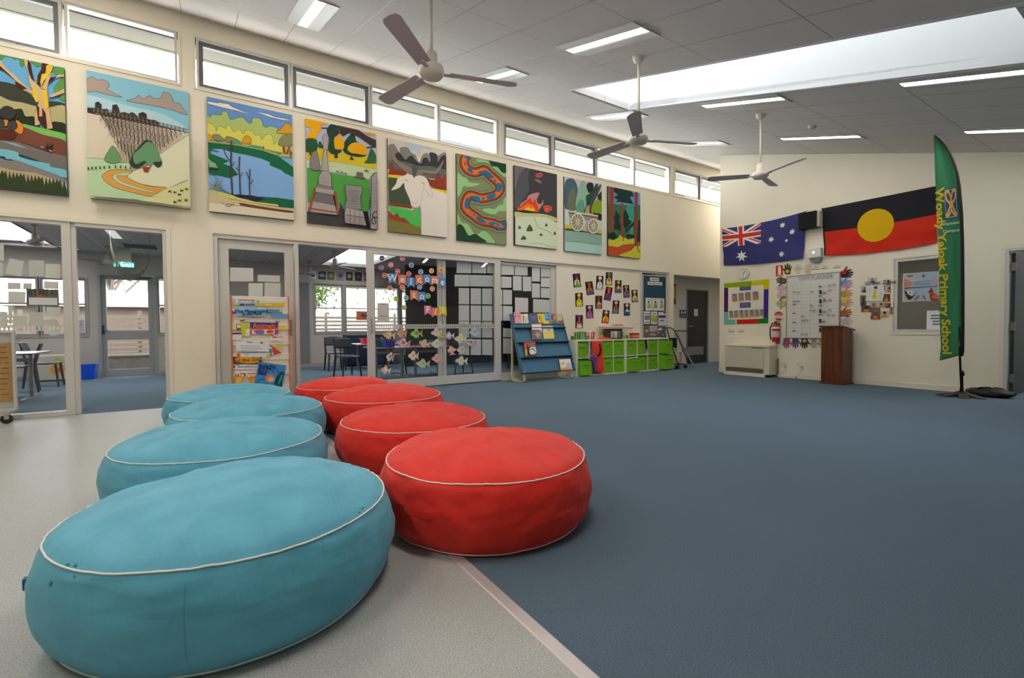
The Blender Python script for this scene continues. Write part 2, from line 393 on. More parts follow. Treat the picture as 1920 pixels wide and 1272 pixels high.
# ---------------------------------------------------------------- room behind the back wall
b = MB(); OFF = M('#9a9c9e', .8)
b.box(BX, BX + .1, TB, 13, 0, 3, OFF); b.box(5.40, 5.5, TB, 13, 0, 2.7, OFF)
b.box(BX, 5.5, TB, 13, 2.6, 2.7, OFF); b.box(5.5, 8.5, TB, 13, 2.75, 2.85, M('#c8c8c6', .8)); b.box(8.5, 8.6, TB, 13, 0, 2.8, M('#b9bcc0', .8))
b.build('wall_office', **S)
d_ = struct('door_3', (6.0, 12.95, 0))
m = MB(); m.box(6.6, 6.68, 12.6, 13, 0, 2.2, M('#c5cdd2', .6)); m.box(6.0, 6.6, 12.9, 13, 2.1, 2.2, M('#c5cdd2', .6)); m.build('door_frame', d_)
m = MB(); m.box(6.0, 6.6, 12.88, 12.92, .02, 2.1, M('#47525a', .5)); lf = m.build('door_leaf', d_)
m = MB(); m.box(6.22, 6.5, 12.87, 12.88, 1.0, 1.95, M('#14181b', .2)); m.build('pane', lf)
m = MB()
for z0, z1 in ((1.06, 1.16), (1.2, 1.32), (1.36, 1.62)): m.box(6.26, 6.42, 12.862, 12.868, z0, z1, M('#c8ccd4', .7))
m.build('door_notice', lf)

# ---------------------------------------------------------------- classrooms behind the glazing
CX_ = -5.7; CZ = 2.68; CW = M('#b8b2ab', .8, spec=.2); CTR = M('#a09d98', .6)
def wallx(m, x0, x1, y0, y1, z1, holes, mt):
    """wall slab along y with rectangular holes (ya, yb, za, zb)"""
    ys = sorted({y0, y1} | {h[0] for h in holes} | {h[1] for h in holes})
    for a, c in zip(ys[:-1], ys[1:]):
        hs = sorted([h for h in holes if h[0] < (a + c) / 2 < h[1]], key=lambda h: h[2]); z = 0
        for h in hs:
            if h[2] > z: m.box(x0, x1, a, c, z, h[2], mt)
            z = h[3]
        if z < z1: m.box(x0, x1, a, c, z, z1, mt)
WIN = [(-4.6, -3.62, .92, 2.10), (-3.55, -2.87, .92, 2.10), (-2.82, -2.12, .92, 2.10), (-.90, -.22, .92, 2.20), (2.44, 3.16, .92, 2.20), (3.24, 3.95, .92, 2.20), (4.03, 4.75, .92, 2.20), (4.83, 5.5, .92, 2.2)]
DOORS = [(-1.93, -.93, 0, 2.24)]
b = MB(); wallx(b, CX_ - .14, CX_, -4.9, 9.6, 2.9, WIN + DOORS, CW); b.build('wall_classroom', **S)
b = MB(); b.box(CX_, CX_ + .012, -4.9, -1.98, 0, .09, CTR); b.box(CX_, CX_ + .012, -.88, 5.6, 0, .09, CTR)
for h in WIN:
    b.box(CX_, CX_ + .014, h[0] - .03, h[1] + .03, h[2] - .05, h[2], CTR); b.box(CX_, CX_ + .014, h[0] - .03, h[1] + .03, h[3], h[3] + .04, CTR)
    b.box(CX_, CX_ + .014, h[0] - .035, h[0], h[2], h[3], CTR); b.box(CX_, CX_ + .014, h[1], h[1] + .035, h[2], h[3], CTR)
b.build('baseboard_classroom', **S)
b = MB(); b.box(CX_ - .1, -.16, -4.95, -4.9, 0, 2.9, CW); b.box(CX_ - .1, -.42, 9.6, 9.7, 0, 2.9, CW); b.build('wall_classroom_ends', **S)
CC = grid_mat('classroom_ceiling', '#b4b0ac', '#d0ceca', 1.2, .3, .6, .1, .006, .05)
b = MB()
SKY = [(-5.35, -1.7, -3.9, -2.47), (-5.35, -1.9, 2.55, 3.72)]
xs = [CX_ - .14, -5.35, -1.9, -1.7, -.16]; ys = [-4.9, -3.9, -2.47, 2.55, 3.72, 9.6]
for xa, xb in zip(xs[:-1], xs[1:]):
    for ya, yb in zip(ys[:-1], ys[1:]):
        xm, ym = (xa + xb) / 2, (ya + yb) / 2
        if any(s_[0] < xm < s_[1] and s_[2] < ym < s_[3] for s_ in SKY): continue
        b.box(xa, xb, ya, yb, CZ, CZ + .08, CC)
b.build('ceiling_classroom', **S)
b = MB()
for x0, x1, y0, y1 in SKY:
    b.box(x0 - .04, x0, y0, y1, CZ, 3.4, WELL); b.box(x1, x1 + .04, y0, y1, CZ, 3.4, WELL); b.box(x0 - .04, x1 + .04, y0 - .04, y0, CZ, 3.4, WELL); b.box(x0 - .04, x1 + .04, y1, y1 + .04, CZ, 3.4, WELL)
b.build('ceiling_classroom_wells', **S)
FR = M('#9b9a97', .45, metal=.1)
for n, h in enumerate(WIN):
    w_ = struct('window_%d' % (16 + n), (CX_, h[0], h[2])); m = MB()
    def rg(m, y0, y1, z0, z1, t, xa, xb, mt):
        m.box(xa, xb, y0, y1, z0, z0 + t, mt); m.box(xa, xb, y0, y1, z1 - t, z1, mt); m.box(xa, xb, y0, y0 + t, z0 + t, z1 - t, mt); m.box(xa, xb, y1 - t, y1, z0 + t, z1 - t, mt)
    rg(m, h[0], h[1], h[2], h[3], .03, CX_ - .12, CX_ - .02, FR); m.box(CX_ - .09, CX_ - .05, h[0] + .03, h[1] - .03, 1.55, 1.585, FR); m.build('window_frame', w_)
    m = MB(); m.box(CX_ - .075, CX_ - .07, h[0] + .03, h[1] - .03, h[2] + .03, h[3] - .03, GLASST); m.build('pane', w_)
d_ = struct('door_4', (CX_, -1.93, 0)); m = MB(); DG = M('#9fa1a2', .4, metal=.1)
rg(m, -1.93, -.93, -.03, 2.24, .045, CX_ - .14, CX_ + .02, DG); m.build('door_frame', d_)
m = MB()
xa, xb = CX_ - .10, CX_ - .05
for y0, y1 in ((-1.885, -1.80), (-1.08, -.975)): m.box(xa, xb, y0, y1, 0.01, 2.195, DG)
for z0, z1 in ((.01, .15), (.80, 1.0), (2.12, 2.195)): m.box(xa, xb, -1.80, -1.08, z0, z1, DG)
lf = m.build('door_leaf', d_)
m = MB(); m.box(CX_ - .08, CX_ - .074, -1.80, -1.08, .15, .80, GLASST); m.box(CX_ - .08, CX_ - .074, -1.80, -1.08, 1.0, 2.12, GLASST); m.build('pane', lf)
m = MB(); m.box(CX_ - .05, CX_ - .02, -1.885, -1.84, .93, 1.12, '#4b4c4e'); m.tube([(CX_ - .02, -1.87, 1.0), (CX_ + .03, -1.87, 1.0), (CX_ + .03, -1.76, 1.0)], .009, '#4b4c4e'); m.build('door_handle', lf)
m = MB(); m.box(CX_ - .05, CX_ + .0, -1.30, -1.02, 2.16, 2.2, '#5b5c5e'); m.build('door_closer', lf)
d_ = struct('door_5', (CX_, 1.88, 0)); m = MB()
rg(m, 1.86, 2.33, -.03, 2.26, .04, CX_ - .02, CX_ + .02, DG); m.box(CX_ - .005, CX_ + .008, 1.90, 2.29, .02, 2.22, M('#7c7e80', .5)); m.build('door_leaf', d_)
# dark partition that closes the right-hand classroom
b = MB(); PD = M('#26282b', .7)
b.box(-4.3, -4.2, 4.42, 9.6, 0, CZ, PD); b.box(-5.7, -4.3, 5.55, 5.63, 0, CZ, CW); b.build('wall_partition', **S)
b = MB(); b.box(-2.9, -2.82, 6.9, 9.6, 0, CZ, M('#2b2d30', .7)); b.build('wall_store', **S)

# outside: ground, soffit, fence, shed, trees
b = MB(); b.box(-40, -5.84, -30, 40, -.25, -.15, M('#77746a', .9, var=.08, vs=1.0)); b.build('ground', **S)
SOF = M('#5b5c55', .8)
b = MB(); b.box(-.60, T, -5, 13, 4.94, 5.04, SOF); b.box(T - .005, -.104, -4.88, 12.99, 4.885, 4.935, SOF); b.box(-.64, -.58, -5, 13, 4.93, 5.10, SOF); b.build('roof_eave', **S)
b = MB(); b.box(-7.0, CX_ - .14, -5, 10, 2.22, 2.32, M('#d8d2ae', .8)); b.build('roof_veranda', **S)
def fence(name, x, y0, y1, h, label):
    t = thing(name, (x, y0, -.15), label, 'fence', None)
    FC = M('#76695c', .85, var=.08, vs=4)
    m = MB(); n = int((h + .1) / .13)
    for i in range(n): m.box(x - .02, x, y0, y1, -.1 + i * .13, -.1 + i * .13 + .092, FC)
    m.build('board_panel', t)
    y = y0 + .1
    while y < y1:
        m = MB(); m.box(x - .1, x - .02, y, y + .08, -.15, h, FC); m.build('post', t); y += 2.4
fence('board_fence', -9.2, -6.5, .6, 1.55, 'weathered horizontal board fence outside the glazed classroom door')
fence('board_fence', -9.2, .9, 12, 1.55, 'weathered horizontal board fence outside the double classroom windows')
t = thing('garden_shed', (-13, -2.4, -.15), 'low shed with a pale hipped roof behind the fence outside the glazed door', 'shed')
m = MB(); m.box(-14.6, -11.4, -4.6, -.6, -.15, 1.75, M('#7d7166', .8)); m.build('wall', t)
m = MB(); p = [(-11.1, -4.9, 1.72), (-11.1, -.3, 1.72), (-14.9, -.3, 1.72), (-14.9, -4.9, 1.72)]; a = (-13, -2.6, 2.35)
for i in range(4): m.face([p[i], p[(i + 1) % 4], a], M('#a09a94', .7))
m.face(p[::-1], M('#a09a94', .7)); m.build('roof', t)
def tree(x, y, h, r, col, label, seed, name='garden_tree'):
    rnd = random.Random(seed); t = thing(name, (x, y, -.15), label, 'tree', None)
    BK = M('#8b8076', .9, var=.1, vs=6)
    m = MB(); tips = []
    m.tube([(x, y, -.15), (x + .05, y + .1, h * .3), (x, y, h * .55)], [.16, .13, .09], BK, 8)
    for i in range(16):
        z0 = h * rnd.uniform(.25, .55); an = rnd.uniform(0, 6.28); q = r * rnd.uniform(.6, 1.05); z1 = h * rnd.uniform(.55, 1)
        c = (x + q * math.cos(an), y + q * math.sin(an), z1); md = (x + q * .45 * math.cos(an), y + q * .45 * math.sin(an), z0 + (z1 - z0) * .6)
        m.tube([(x, y, z0), md, c], [.06, .04, .012], BK, 5); tips += [c, md, tuple((np.array(c) + np.array(md)) / 2)]
    m.build('trunk', t)
    m = MB(); k = m.mi(M(col, .8)); 
    for c in tips:
        for j in range(60):
            p = Vector(c) + Vector((rnd.gauss(0, .38), rnd.gauss(0, .38), rnd.gauss(0, .3))); s_ = rnd.uniform(.05, .12)
            d1 = Vector((rnd.gauss(0, 1), rnd.gauss(0, 1), rnd.gauss(0, 1))).normalized(); d2 = d1.orthogonal().normalized()
            i0 = len(m.v); m.v += [tuple(p - d1 * s_), tuple(p + d2 * s_ * .5), tuple(p + d1 * s_), tuple(p - d2 * s_ * .5)]; m.f.append((i0, i0 + 1, i0 + 2, i0 + 3)); m.fm.append(k)
    m.build('foliage', t)
tree(-12.6, 3.4, 4.4, 1.3, '#66803c', 'yellow green leafy tree beyond the fence, seen through the double windows', 1)
tree(-14.5, 8.8, 5.2, 1.9, '#4c7450', 'bluish green leafy tree right of the yellow green one beyond the fence', 2)
tree(-20.5, -3.6, 6.4, 3.0, '#7c8a60', 'sparse pale tree above the shed roof outside the glazed door', 3)
tree(-12.5, -8.3, 4.8, 1.9, '#6a7f64', 'grey green tree outside the window with the paper sheets', 4)

# ---------------------------------------------------------------- glazing in the two openings of the left wall
FX0, FX1 = -.11, -.01
def post(m, y0, y1, z0, z1, mt=ALUW, x0=FX0, x1=FX1): m.box(x0, x1, y0, y1, z0, z1, mt)
w_ = struct('window_24', (0, -4.9, 0)); m = MB()
post(m, -4.9, -1.345, H - .045, H); post(m, -4.9, -1.345, 0, .055); post(m, -1.425, -1.345, .055, H - .045); post(m, -1.345, -1.30, 0, H, ALUW, FX0 - .0, FX1 - .03)
post(m, -1.30, -.452, H - .045, H, ALUW); post(m, -.452, -.41, 0, H); m.build('window_frame', w_)
m = MB(); m.box(-.066, -.060, -4.9, -1.425, .055, H - .045, GLASS); m.build('pane', w_)
def manifest(name, y0, y1, x, zc, hh, parent):
    m = MB(); mt = M('#d9d4cb', .6); dk = M('#4a4748', .7)
    m.box(x, x + .002, y0, y1, zc - hh, zc - hh * .72, mt); m.box(x, x + .002, y0, y1, zc + hh * .72, zc + hh, mt)
    y = y0
    while y < y1 - .02:
        m.box(x, x + .002, y, y + .021, zc - hh * .72, zc + hh * .72, mt); y += .036
    m.build(name, parent)
manifest('safety_strip', -4.9, -1.425, -.058, 1.055, .034, w_)
b = MB()      # hinges plates on the opening's jamb
for z in (.25, .62, 1.25, 1.9): b.box(FX1 - .06, FX1 - .02, -.456, -.451, z, z + .03, M('#7b7a76', .4, metal=.6))
b.build('trim_3', **S)

# hinged glazed door
d_ = struct('door_6', (0, .15, 0)); m = MB()
post(m, .105, .16, 0, 2.34); post(m, .16, 1.13, 2.285, 2.34); post(m, 1.13, 1.185, 0, 2.34); m.build('door_frame', d_)
m = MB(); xa, xb = -.10, -.05; LEAF = M('#cfcdc6', .42, metal=.1)
for y0, y1 in ((.165, .29), (1.0, 1.125)): m.box(xa, xb, y0, y1, .01, 2.28, LEAF)
for z0, z1 in ((.01, .20), (2.155, 2.28)): m.box(xa, xb, .29, 1.0, z0, z1, LEAF)
lf = m.build('door_leaf', d_)
m = MB(); m.box(-.078, -.072, .29, 1.0, .20, 2.155, GLASS); m.build('pane', lf)
m = MB(); m.box(-.05, -.042, 1.045, 1.085, .93, 1.16, M('#a8a49c', .3, metal=.8)); m.tube([(-.042, 1.065, 1.02), (.01, 1.065, 1.02), (.01, .96, 1.02)], .009, M('#c9c6c0', .25, metal=.9)); m.build('door_handle', lf)
# sliding door set
d_ = struct('door_7', (0, 1.2, 0)); m = MB()
post(m, 1.185, 9.61, 2.295, 2.34); m.build('door_frame', d_)
m = MB(); xa, xb = -.055, .0
for y0, y1 in ((2.20, 2.315), (4.60, 4.73)): m.box(xa, xb, y0, y1, .02, 2.29, ALUW)
m.box(xa, xb, 2.315, 4.60, 2.235, 2.29, ALUW); m.box(xa, xb, 2.315, 4.60, .02, .165, ALUW)
lf = m.build('door_leaf', d_)
m = MB(); m.box(-.03, -.024, 2.315, 4.60, .165, 2.235, GLASSD); m.build('pane', lf)
m = MB(); m.tube([(0, 2.25, .95), (.045, 2.25, .97), (.045, 2.25, 1.16), (0, 2.25, 1.18)], .009, M('#a8a49c', .3, metal=.8)); m.build('door_handle', lf)
m = MB(); m.lathe([(.02, 0), (.02, .006)], M('#a8a49c', .3, metal=.8), (0, 2.25, .22), 12, 0); m.build('lock', lf)
manifest('safety_strip', 2.315, 4.60, -.022, 1.05, .036, lf)
m = MB(); xa, xb = -.12, -.065                                    # the second leaf, parked behind the first
for y0, y1 in ((3.47, 3.535), (3.545, 3.615)): m.box(xa, xb, y0, y1, .02, 2.29, ALUW)
m.box(xa, xb, 3.615, 5.98, 2.235, 2.29, ALUW); m.box(xa, xb, 3.615, 5.98, .02, .14, ALUW); m.box(xa, xb, 5.98, 6.1, .02, 2.29, ALUW)
m.box(xa, xb, 4.66, 4.76, .14, 2.235, ALUW)
m.build('rear_leaf', d_)
m = MB(); m.box(-.096, -.090, 3.615, 5.98, .14, 2.235, GLASSD); lf2 = m.build('rear_pane', d_)
m = MB(); m.box(-.085, .01, 4.73, 9.61, 0, .02, ALUW); m.build('floor_track', d_)
b = MB()      # painted sliding panel with the cards and the jamb of the pin board
b.box(-.06, -.02, 6.10, 8.60, .02, 2.295, M('#efe8d4', .7, spec=.2)); b.box(-.06, -.01, 8.60, 8.66, .0, 2.295, ALUW); b.box(-.06, -.01, 9.53, 9.61, .0, 2.295, M('#d8d3c4', .5)); b.build('wall_sliding_panel', **S)

# ---------------------------------------------------------------- ceiling lights
PINK = M('#fff1e6', .4, emit=10.0); COOL = M('#f4f6ff', .4, emit=10.0); OFFT = M('#f4f3ee', .4, emit=.3)
def ceil_light(x0, x1, yc, label, mt, power, cut=0.0):
    z = zceil((x0 + x1) / 2); t = thing('ceiling_light', ((x0 + x1) / 2, yc, z), label, 'ceiling light', 'recessed ceiling lights')
    dz = -.004
    def q(m, xa, xb, ya, yb, d0, d1, mtl):
        m.hexa([(xa, ya, zceil(xa) + d0), (xb, ya, zceil(xb) + d0), (xb, yb, zceil(xb) + d0), (xa, yb, zceil(xa) + d0),
                (xa, ya, zceil(xa) + d1), (xb, ya, zceil(xb) + d1), (xb, yb, zceil(xb) + d1), (xa, yb, zceil(xa) + d1)], mtl)
    m = MB(); PL = M('#c2c2bf', .5)
    q(m, x0 - .02, x1 + .02, yc - .19, yc - .07, -.012, -.002, PL); q(m, x0 - .02, x1 + .02, yc + .07, yc + .19, -.012, -.002, PL)
    q(m, x0 - .02, x0, yc - .07, yc + .07, -.012, -.002, PL); q(m, x1, x1 + .02, yc - .07, yc + .07, -.012, -.002, PL); m.build('frame', t)
    m = MB(); q(m, x0 + .005, x1 - .005, yc - .05, yc + .05, -.010, -.003, mt); q(m, x0 + .005, x1 - .005, yc - .068, yc - .051, -.008, -.003, PL); q(m, x0 + .005, x1 - .005, yc + .051, yc + .068, -.008, -.003, PL); m.build('diffuser', t)
    if power:
        an = math.atan(SL)
        area('ceiling_light_lamp', ((x0 + x1) / 2, yc, z - .013), (0, an, 0), x1 - x0 - .02, .09, power)
for a in [(1.16, 2.26, 1.10, 'lit recessed ceiling light nearest the clerestory windows at the top edge'),
          (3.46, 4.56, 3.54, 'lit recessed ceiling light above the middle fan, before the skylight'),
          (1.14, 2.22, 3.64, 'lit recessed ceiling light beyond the tip of the nearest fan'),
          (1.13, 2.23, 6.06, 'lit recessed ceiling light partly behind the middle fan blade'),
          (3.44, 4.54, 6.05, 'lit recessed ceiling light just beyond the skylight'),
          (3.40, 4.53, 8.25, 'lit recessed ceiling light beyond the farthest fan'),
          (5.74, 6.9, 6.03, 'cool white ceiling light right of the skylight, the nearer of two'),
          (5.71, 6.9, 8.24, 'cool white ceiling light above the green feather banner')]:
    cool = 'cool' in a[3]
    ceil_light(a[0], a[1], a[2], a[3], COOL if cool else PINK, 2.5 if cool or a[0] > 3.3 else LAMP_W)
ceil_light(1.16, 2.24, 8.36, 'dim recessed ceiling light near the corner, seen past the middle fan', OFFT, 4)
ceil_light(.5, 1.3, 12.3, 'lit ceiling light in the passage behind the back wall corner', PINK, 26)  # fixture hidden by the back wall, added to brighten the alcove
for x, y in ((4.0, -1.6), (6.3, -1.6), (1.7, -1.6), (6.3, 1.1)):  # out-of-view fixtures, added as fill for the foreground
    ceil_light(x - .55, x + .55, y, 'lit recessed ceiling light outside the picture', PINK, 15)
t = thing('smoke_detector', (4.22, 7.5, zceil(4.22)), 'small white round smoke detector on the ceiling beyond the skylight', 'smoke detector')
m = MB(); z = zceil(4.22); m.lathe([(.055, z + .01), (.055, z - .02), (.035, z - .045), (.015, z - .05)], '#d9d8d2', (4.22, 7.5, 0), 20); m.build('housing', t, True)

# ---------------------------------------------------------------- fans
def fan_parts(t, x, y, zm, zh, R_, a0, sc=1.0, cols=('#d8d3c6', '#c9c2c0')):
    BODY = M(cols[0], .4); BL = M(cols[1], .45, spec=.3)
    m = MB(); m.lathe([(.065 * sc, zm + .02), (.065 * sc, zm - .02), (.05 * sc, zm - .05), (.022 * sc, zm - .075)], BODY, (x, y, 0), 20); m.build('ceiling_mount', t, True)
    m = MB(); m.tube([(x, y, zm - .06), (x, y, zh + .14 * sc)], .014 * sc, BODY, 10); m.build('downrod', t, True)
    m = MB(); m.lathe([(.03 * sc, zh + .17 * sc), (.048 * sc, zh + .155 * sc), (.052 * sc, zh + .06 * sc), (.06 * sc, zh + .05 * sc), (.10 * sc, zh + .04 * sc), (.108 * sc, zh + .01 * sc), (.105 * sc, zh - .015 * sc), (.085 * sc, zh - .04 * sc), (.03 * sc, zh - .055 * sc), (.006, zh - .056 * sc)], BODY, (x, y, 0), 28); m.build('motor_housing', t, True)
    for k in range(3):
        a = a0 + k * 2 * math.pi / 3; m = MB(); pts = []
        L0, L1, w0, w1 = .15 * sc, R_, .055 * sc, .068 * sc
        out = [(L0, -w0), (L1 - .05, -w1), (L1 - .015, -w1 * .75), (L1, -w1 * .1), (L1 - .005, w1 * .7), (L1 - .04, w1), (L0, w0)]
        m.prism([(u, v, v * .22 - .003) for u, v in out], (0, 0, .005), BL)
        m.box(.07 * sc, .19 * sc, -.018 * sc, .018 * sc, -.012, -.003, BL)
        m.xf(Matrix.Translation((x, y, zh)) @ Matrix.Rotation(a, 4, 'Z')); m.build('blade', t)
for x, y, zh, R_, a, l in [(3.94, 1.63, 3.175, .75, 74, 'white ceiling fan nearest the clerestory paintings, its rod leaving the top edge'),
                           (3.99, 4.08, 3.11, .71, 68, 'middle ceiling fan hanging just before the bright skylight'),
                           (3.91, 6.68, 3.175, .71, 104, 'farthest ceiling fan, in front of the grey back wall')]:
    t = thing('ceiling_fan', (x, y, zceil(x)), l, 'ceiling fan', 'three bladed fans of the hall')
    fan_parts(t, x, y, zceil(x), zh, R_, R(a))
for x, y, a, l in [(-2.35, -2.15, 20, 'grey ceiling fan in the classroom behind the papered glass'), (-4.55, -1.60, 80, 'small dark ceiling fan behind the doorway in the left classroom'),
                   (-2.9, 2.35, 5, 'grey ceiling fan before the classroom skylight in the open doorway'), (-4.7, 2.15, 12, 'farther small fan above the classroom window in the open doorway')]:
    t = thing('ceiling_fan', (x, y, CZ), l, 'ceiling fan', 'fans in the classrooms'); fan_parts(t, x, y, CZ, 2.36, .62, R(a), .9, ('#a19e99', '#8b8886'))

# ---------------------------------------------------------------- bean bags
def fabric(name, c1, c2):
    m = bpy.data.materials.new(name); m.use_nodes = True; nt = m.node_tree; N = nt.nodes; L = nt.links; b = N['Principled BSDF']
    b.inputs['Roughness'].default_value = .62; b.inputs['Specular IOR Level'].default_value = .28
    b.inputs['Sheen Weight'].default_value = .08
    tc = N.new('ShaderNodeTexCoord'); n = N.new('ShaderNodeTexNoise'); n.inputs['Scale'].default_value = 5; n.inputs['Detail'].default_value = 6; L.new(tc.outputs['Object'], n.inputs['Vector'])
    r = N.new('ShaderNodeValToRGB'); r.color_ramp.elements[0].position = .35; r.color_ramp.elements[1].position = .7
    r.color_ramp.elements[0].color = lin(c1); r.color_ramp.elements[1].color = lin(c2); L.new(n.outputs['Fac'], r.inputs[0]); L.new(r.outputs[0], b.inputs['Base Color'])
    n2 = N.new('ShaderNodeTexNoise'); n2.inputs['Scale'].default_value = 6; n2.inputs['Detail'].default_value = 5; n2.inputs['Distortion'].default_value = .8; L.new(tc.outputs['Object'], n2.inputs['Vector'])
    n3 = N.new('ShaderNodeTexNoise'); n3.inputs['Scale'].default_value = 700; n3.inputs['Detail'].default_value = 2; L.new(tc.outputs['Object'], n3.inputs['Vector'])
    b1 = N.new('ShaderNodeBump'); b1.inputs['Strength'].default_value = .18; b1.inputs['Distance'].default_value = .012; L.new(n2.outputs['Fac'], b1.inputs['Height'])
    prev = b1
    for sc_, rt, st_, ds in (((2.2, 9.0, 3.0), .6, .5, .02), ((3.0, 3.0, 16.0), .0, .35, .012), ((12.0, 3.0, 2.0), -.5, .3, .012)):
        mp = N.new('ShaderNodeMapping'); mp.inputs['Scale'].default_value = sc_; mp.inputs['Rotation'].default_value = (0, 0, rt); L.new(tc.outputs['Object'], mp.inputs[0])
        q_ = N.new('ShaderNodeTexNoise'); q_.inputs['Scale'].default_value = 1.0; q_.inputs['Detail'].default_value = 3; q_.inputs['Distortion'].default_value = .6; L.new(mp.outputs[0], q_.inputs['Vector'])
        rr_ = N.new('ShaderNodeMath'); rr_.operation = 'SUBTRACT'; rr_.inputs[1].default_value = .5; L.new(q_.outputs['Fac'], rr_.inputs[0]); ab = N.new('ShaderNodeMath'); ab.operation = 'ABSOLUTE'; L.new(rr_.outputs[0], ab.inputs[0])
        bb = N.new('ShaderNodeBump'); bb.inputs['Strength'].default_value = st_; bb.inputs['Distance'].default_value = ds; bb.invert = True; L.new(ab.outputs[0], bb.inputs['Height']); L.new(prev.outputs[0], bb.inputs['Normal']); prev = bb
    b2 = N.new('ShaderNodeBump'); b2.inputs['Strength'].default_value = .12; b2.inputs['Distance'].default_value = .002; L.new(n3.outputs['Fac'], b2.inputs['Height']); L.new(prev.outputs[0], b2.inputs['Normal'])
    L.new(b2.outputs[0], b.inputs['Normal']); return m
BLUE_F = fabric('aqua_canvas', '#56a6c2', '#66b8d4'); RED_F = fabric('red_canvas', '#de2a1f', '#ec3528')
PIPE_W = M('#eeeae2', .6)
PROF = [(0.0, 1.0), (.2, .995), (.4, .975), (.6, .935), (.76, .88), (.87, .825), (.93, .765), (.945, .735), (.965, .675), (.988, .57), (1.0, .45), (.995, .32), (.975, .2), (.94, .1), (.90, .035), (.86, .005), (.5, .0), (0.0, .0)]
def prof(t):
    a = t * (len(PROF) - 1); i = min(int(a), len(PROF) - 2); f = a - i
    p0 = PROF[max(i - 1, 0)]; p1 = PROF[i]; p2 = PROF[i + 1]; p3 = PROF[min(i + 2, len(PROF) - 1)]
    return tuple(.5 * (2 * p1[k] + (p2[k] - p0[k]) * f + (2 * p0[k] - 5 * p1[k] + 4 * p2[k] - p3[k]) * f * f + (-p0[k] + 3 * p1[k] - 3 * p2[k] + p3[k]) * f ** 3) for k in (0, 1))
def bagpt(t, th, R_, H_, seed, lift=0.0):
    r, z = prof(t)
    sd = Vector((seed * 7.3, seed * 3.1, seed))
    dirv = Vector((math.cos(th), math.sin(th), 0))
    n1 = noise.noise(dirv * 1.3 + sd)                      # large shape
    rr = R_ * (r * (1 + .025 * n1)); zz = H_ * z
    side = max(0, min(1, (t - .38) / .05)) * max(0, min(1, (.88 - t) / .1)); top = max(0, min(1, (.40 - t) / .12))
    near = math.exp(-((t - 6 / 17) / .075) ** 2)
    pk = noise.noise(Vector((math.cos(th) * 20, math.sin(th) * 20, seed * 5)))      # gathers along the piping
    fold = noise.noise(Vector((math.cos(th) * 3.5, math.sin(th) * 3.5, zz * 9 + n1 * 2)) + sd)
    fold2 = noise.noise(Vector((math.cos(th) * 6, math.sin(th) * 6, zz * 22)) + sd)
    rr += side * (.010 * fold + .005 * fold2) + near * .004 * pk
    x, y = rr * math.cos(th), rr * math.sin(th)
    wv = noise.noise(Vector((x * 2.2, y * 2.2, seed * 3))); wv2 = 1 - abs(noise.noise(Vector((x * 3.5 + y * 1.2, y * 7.5, seed * 9))))
    zz += top * (.020 * wv + .016 * (wv2 - .8)) * min(1, (1 - r) * 3 + .25) + near * .004 * pk + (.006 * noise.noise(dirv * 1.6 + sd * 2)) * max(0, 1 - abs(t - 6 / 17) * 3) + .02 * n1 * top * min(1, r * 1.5)
    return Vector((x, y, max(zz, 0) + 0.0))
def beanbag(x, y, R_, H_, mat, seed, label, rz=0.0, extra=None):
    t = thing('bean_bag', (x, y, 0), label, 'bean bag', 'round floor bean bags')
    n, k = 200, 84
    m = MB(); mi_ = m.mi(mat)
    for j in range(k + 1):
        for i in range(n): m.v.append(tuple(bagpt(j / k, rz + 2 * math.pi * i / n, R_, H_, seed)))
    for j in range(k):
        for i in range(n):
            d = (i + 1) % n; m.f.append((j * n + i, (j + 1) * n + i, (j + 1) * n + d, j * n + d)); m.fm.append(mi_)
    m.xf(Matrix.Translation((x, y, 0))); m.build('cover', t, True)
    for tt, nm in ((6 / 17, 'piping'), (14.2 / 17, 'lower_piping')):
        m = MB(); path = []
        for i in range(180):
            th = 2 * math.pi * i / 180; p = bagpt(tt, th, R_, H_, seed); path.append(p + Vector((math.cos(th) * .002, math.sin(th) * .002, .002)) + Vector((x, y, 0)))
        m.tube(path, .0034, PIPE_W if nm == 'piping' else mat if nm == 'x' else PIPE_W, 6, True); m.build(nm, t, True)
    for th in (rz + 3.9, rz + 6.0, rz + 1.8):
        m = MB(); m.tube([bagpt(tt, th, R_, H_, seed) * 1.0 + Vector((x, y, 0)) for tt in np.linspace(6.3 / 17, 14 / 17, 24)], .0016, mat, 4); m.build('side_seam', t)
    return t
BG = [(5.47, .10, .605, .44, BLUE_F, 1, 'large aqua bean bag nearest the camera'), (4.13, .09, .622, .435, BLUE_F, 2, 'aqua bean bag second from the front, behind the nearest aqua one'),
      (2.885, .318, .622, .428, BLUE_F, 3, 'aqua bean bag third from the front'), (1.618, .231, .62, .41, BLUE_F, 4, 'farthest aqua bean bag, before the painted pier and the glazed door'),
      (5.39, 1.30, .58, .44, RED_F, 5, 'red bean bag nearest the camera, over the floor strip'), (4.08, 1.39, .60, .41, RED_F, 6, 'second red bean bag from the front'),
      (2.73, 1.58, .63, .42, RED_F, 7, 'third red bean bag from the front'), (1.45, 1.47, .595, .405, RED_F, 8, 'farthest red bean bag, before the sliding glass door')]
bags = [beanbag(*a[:6], a[6]) for a in BG]
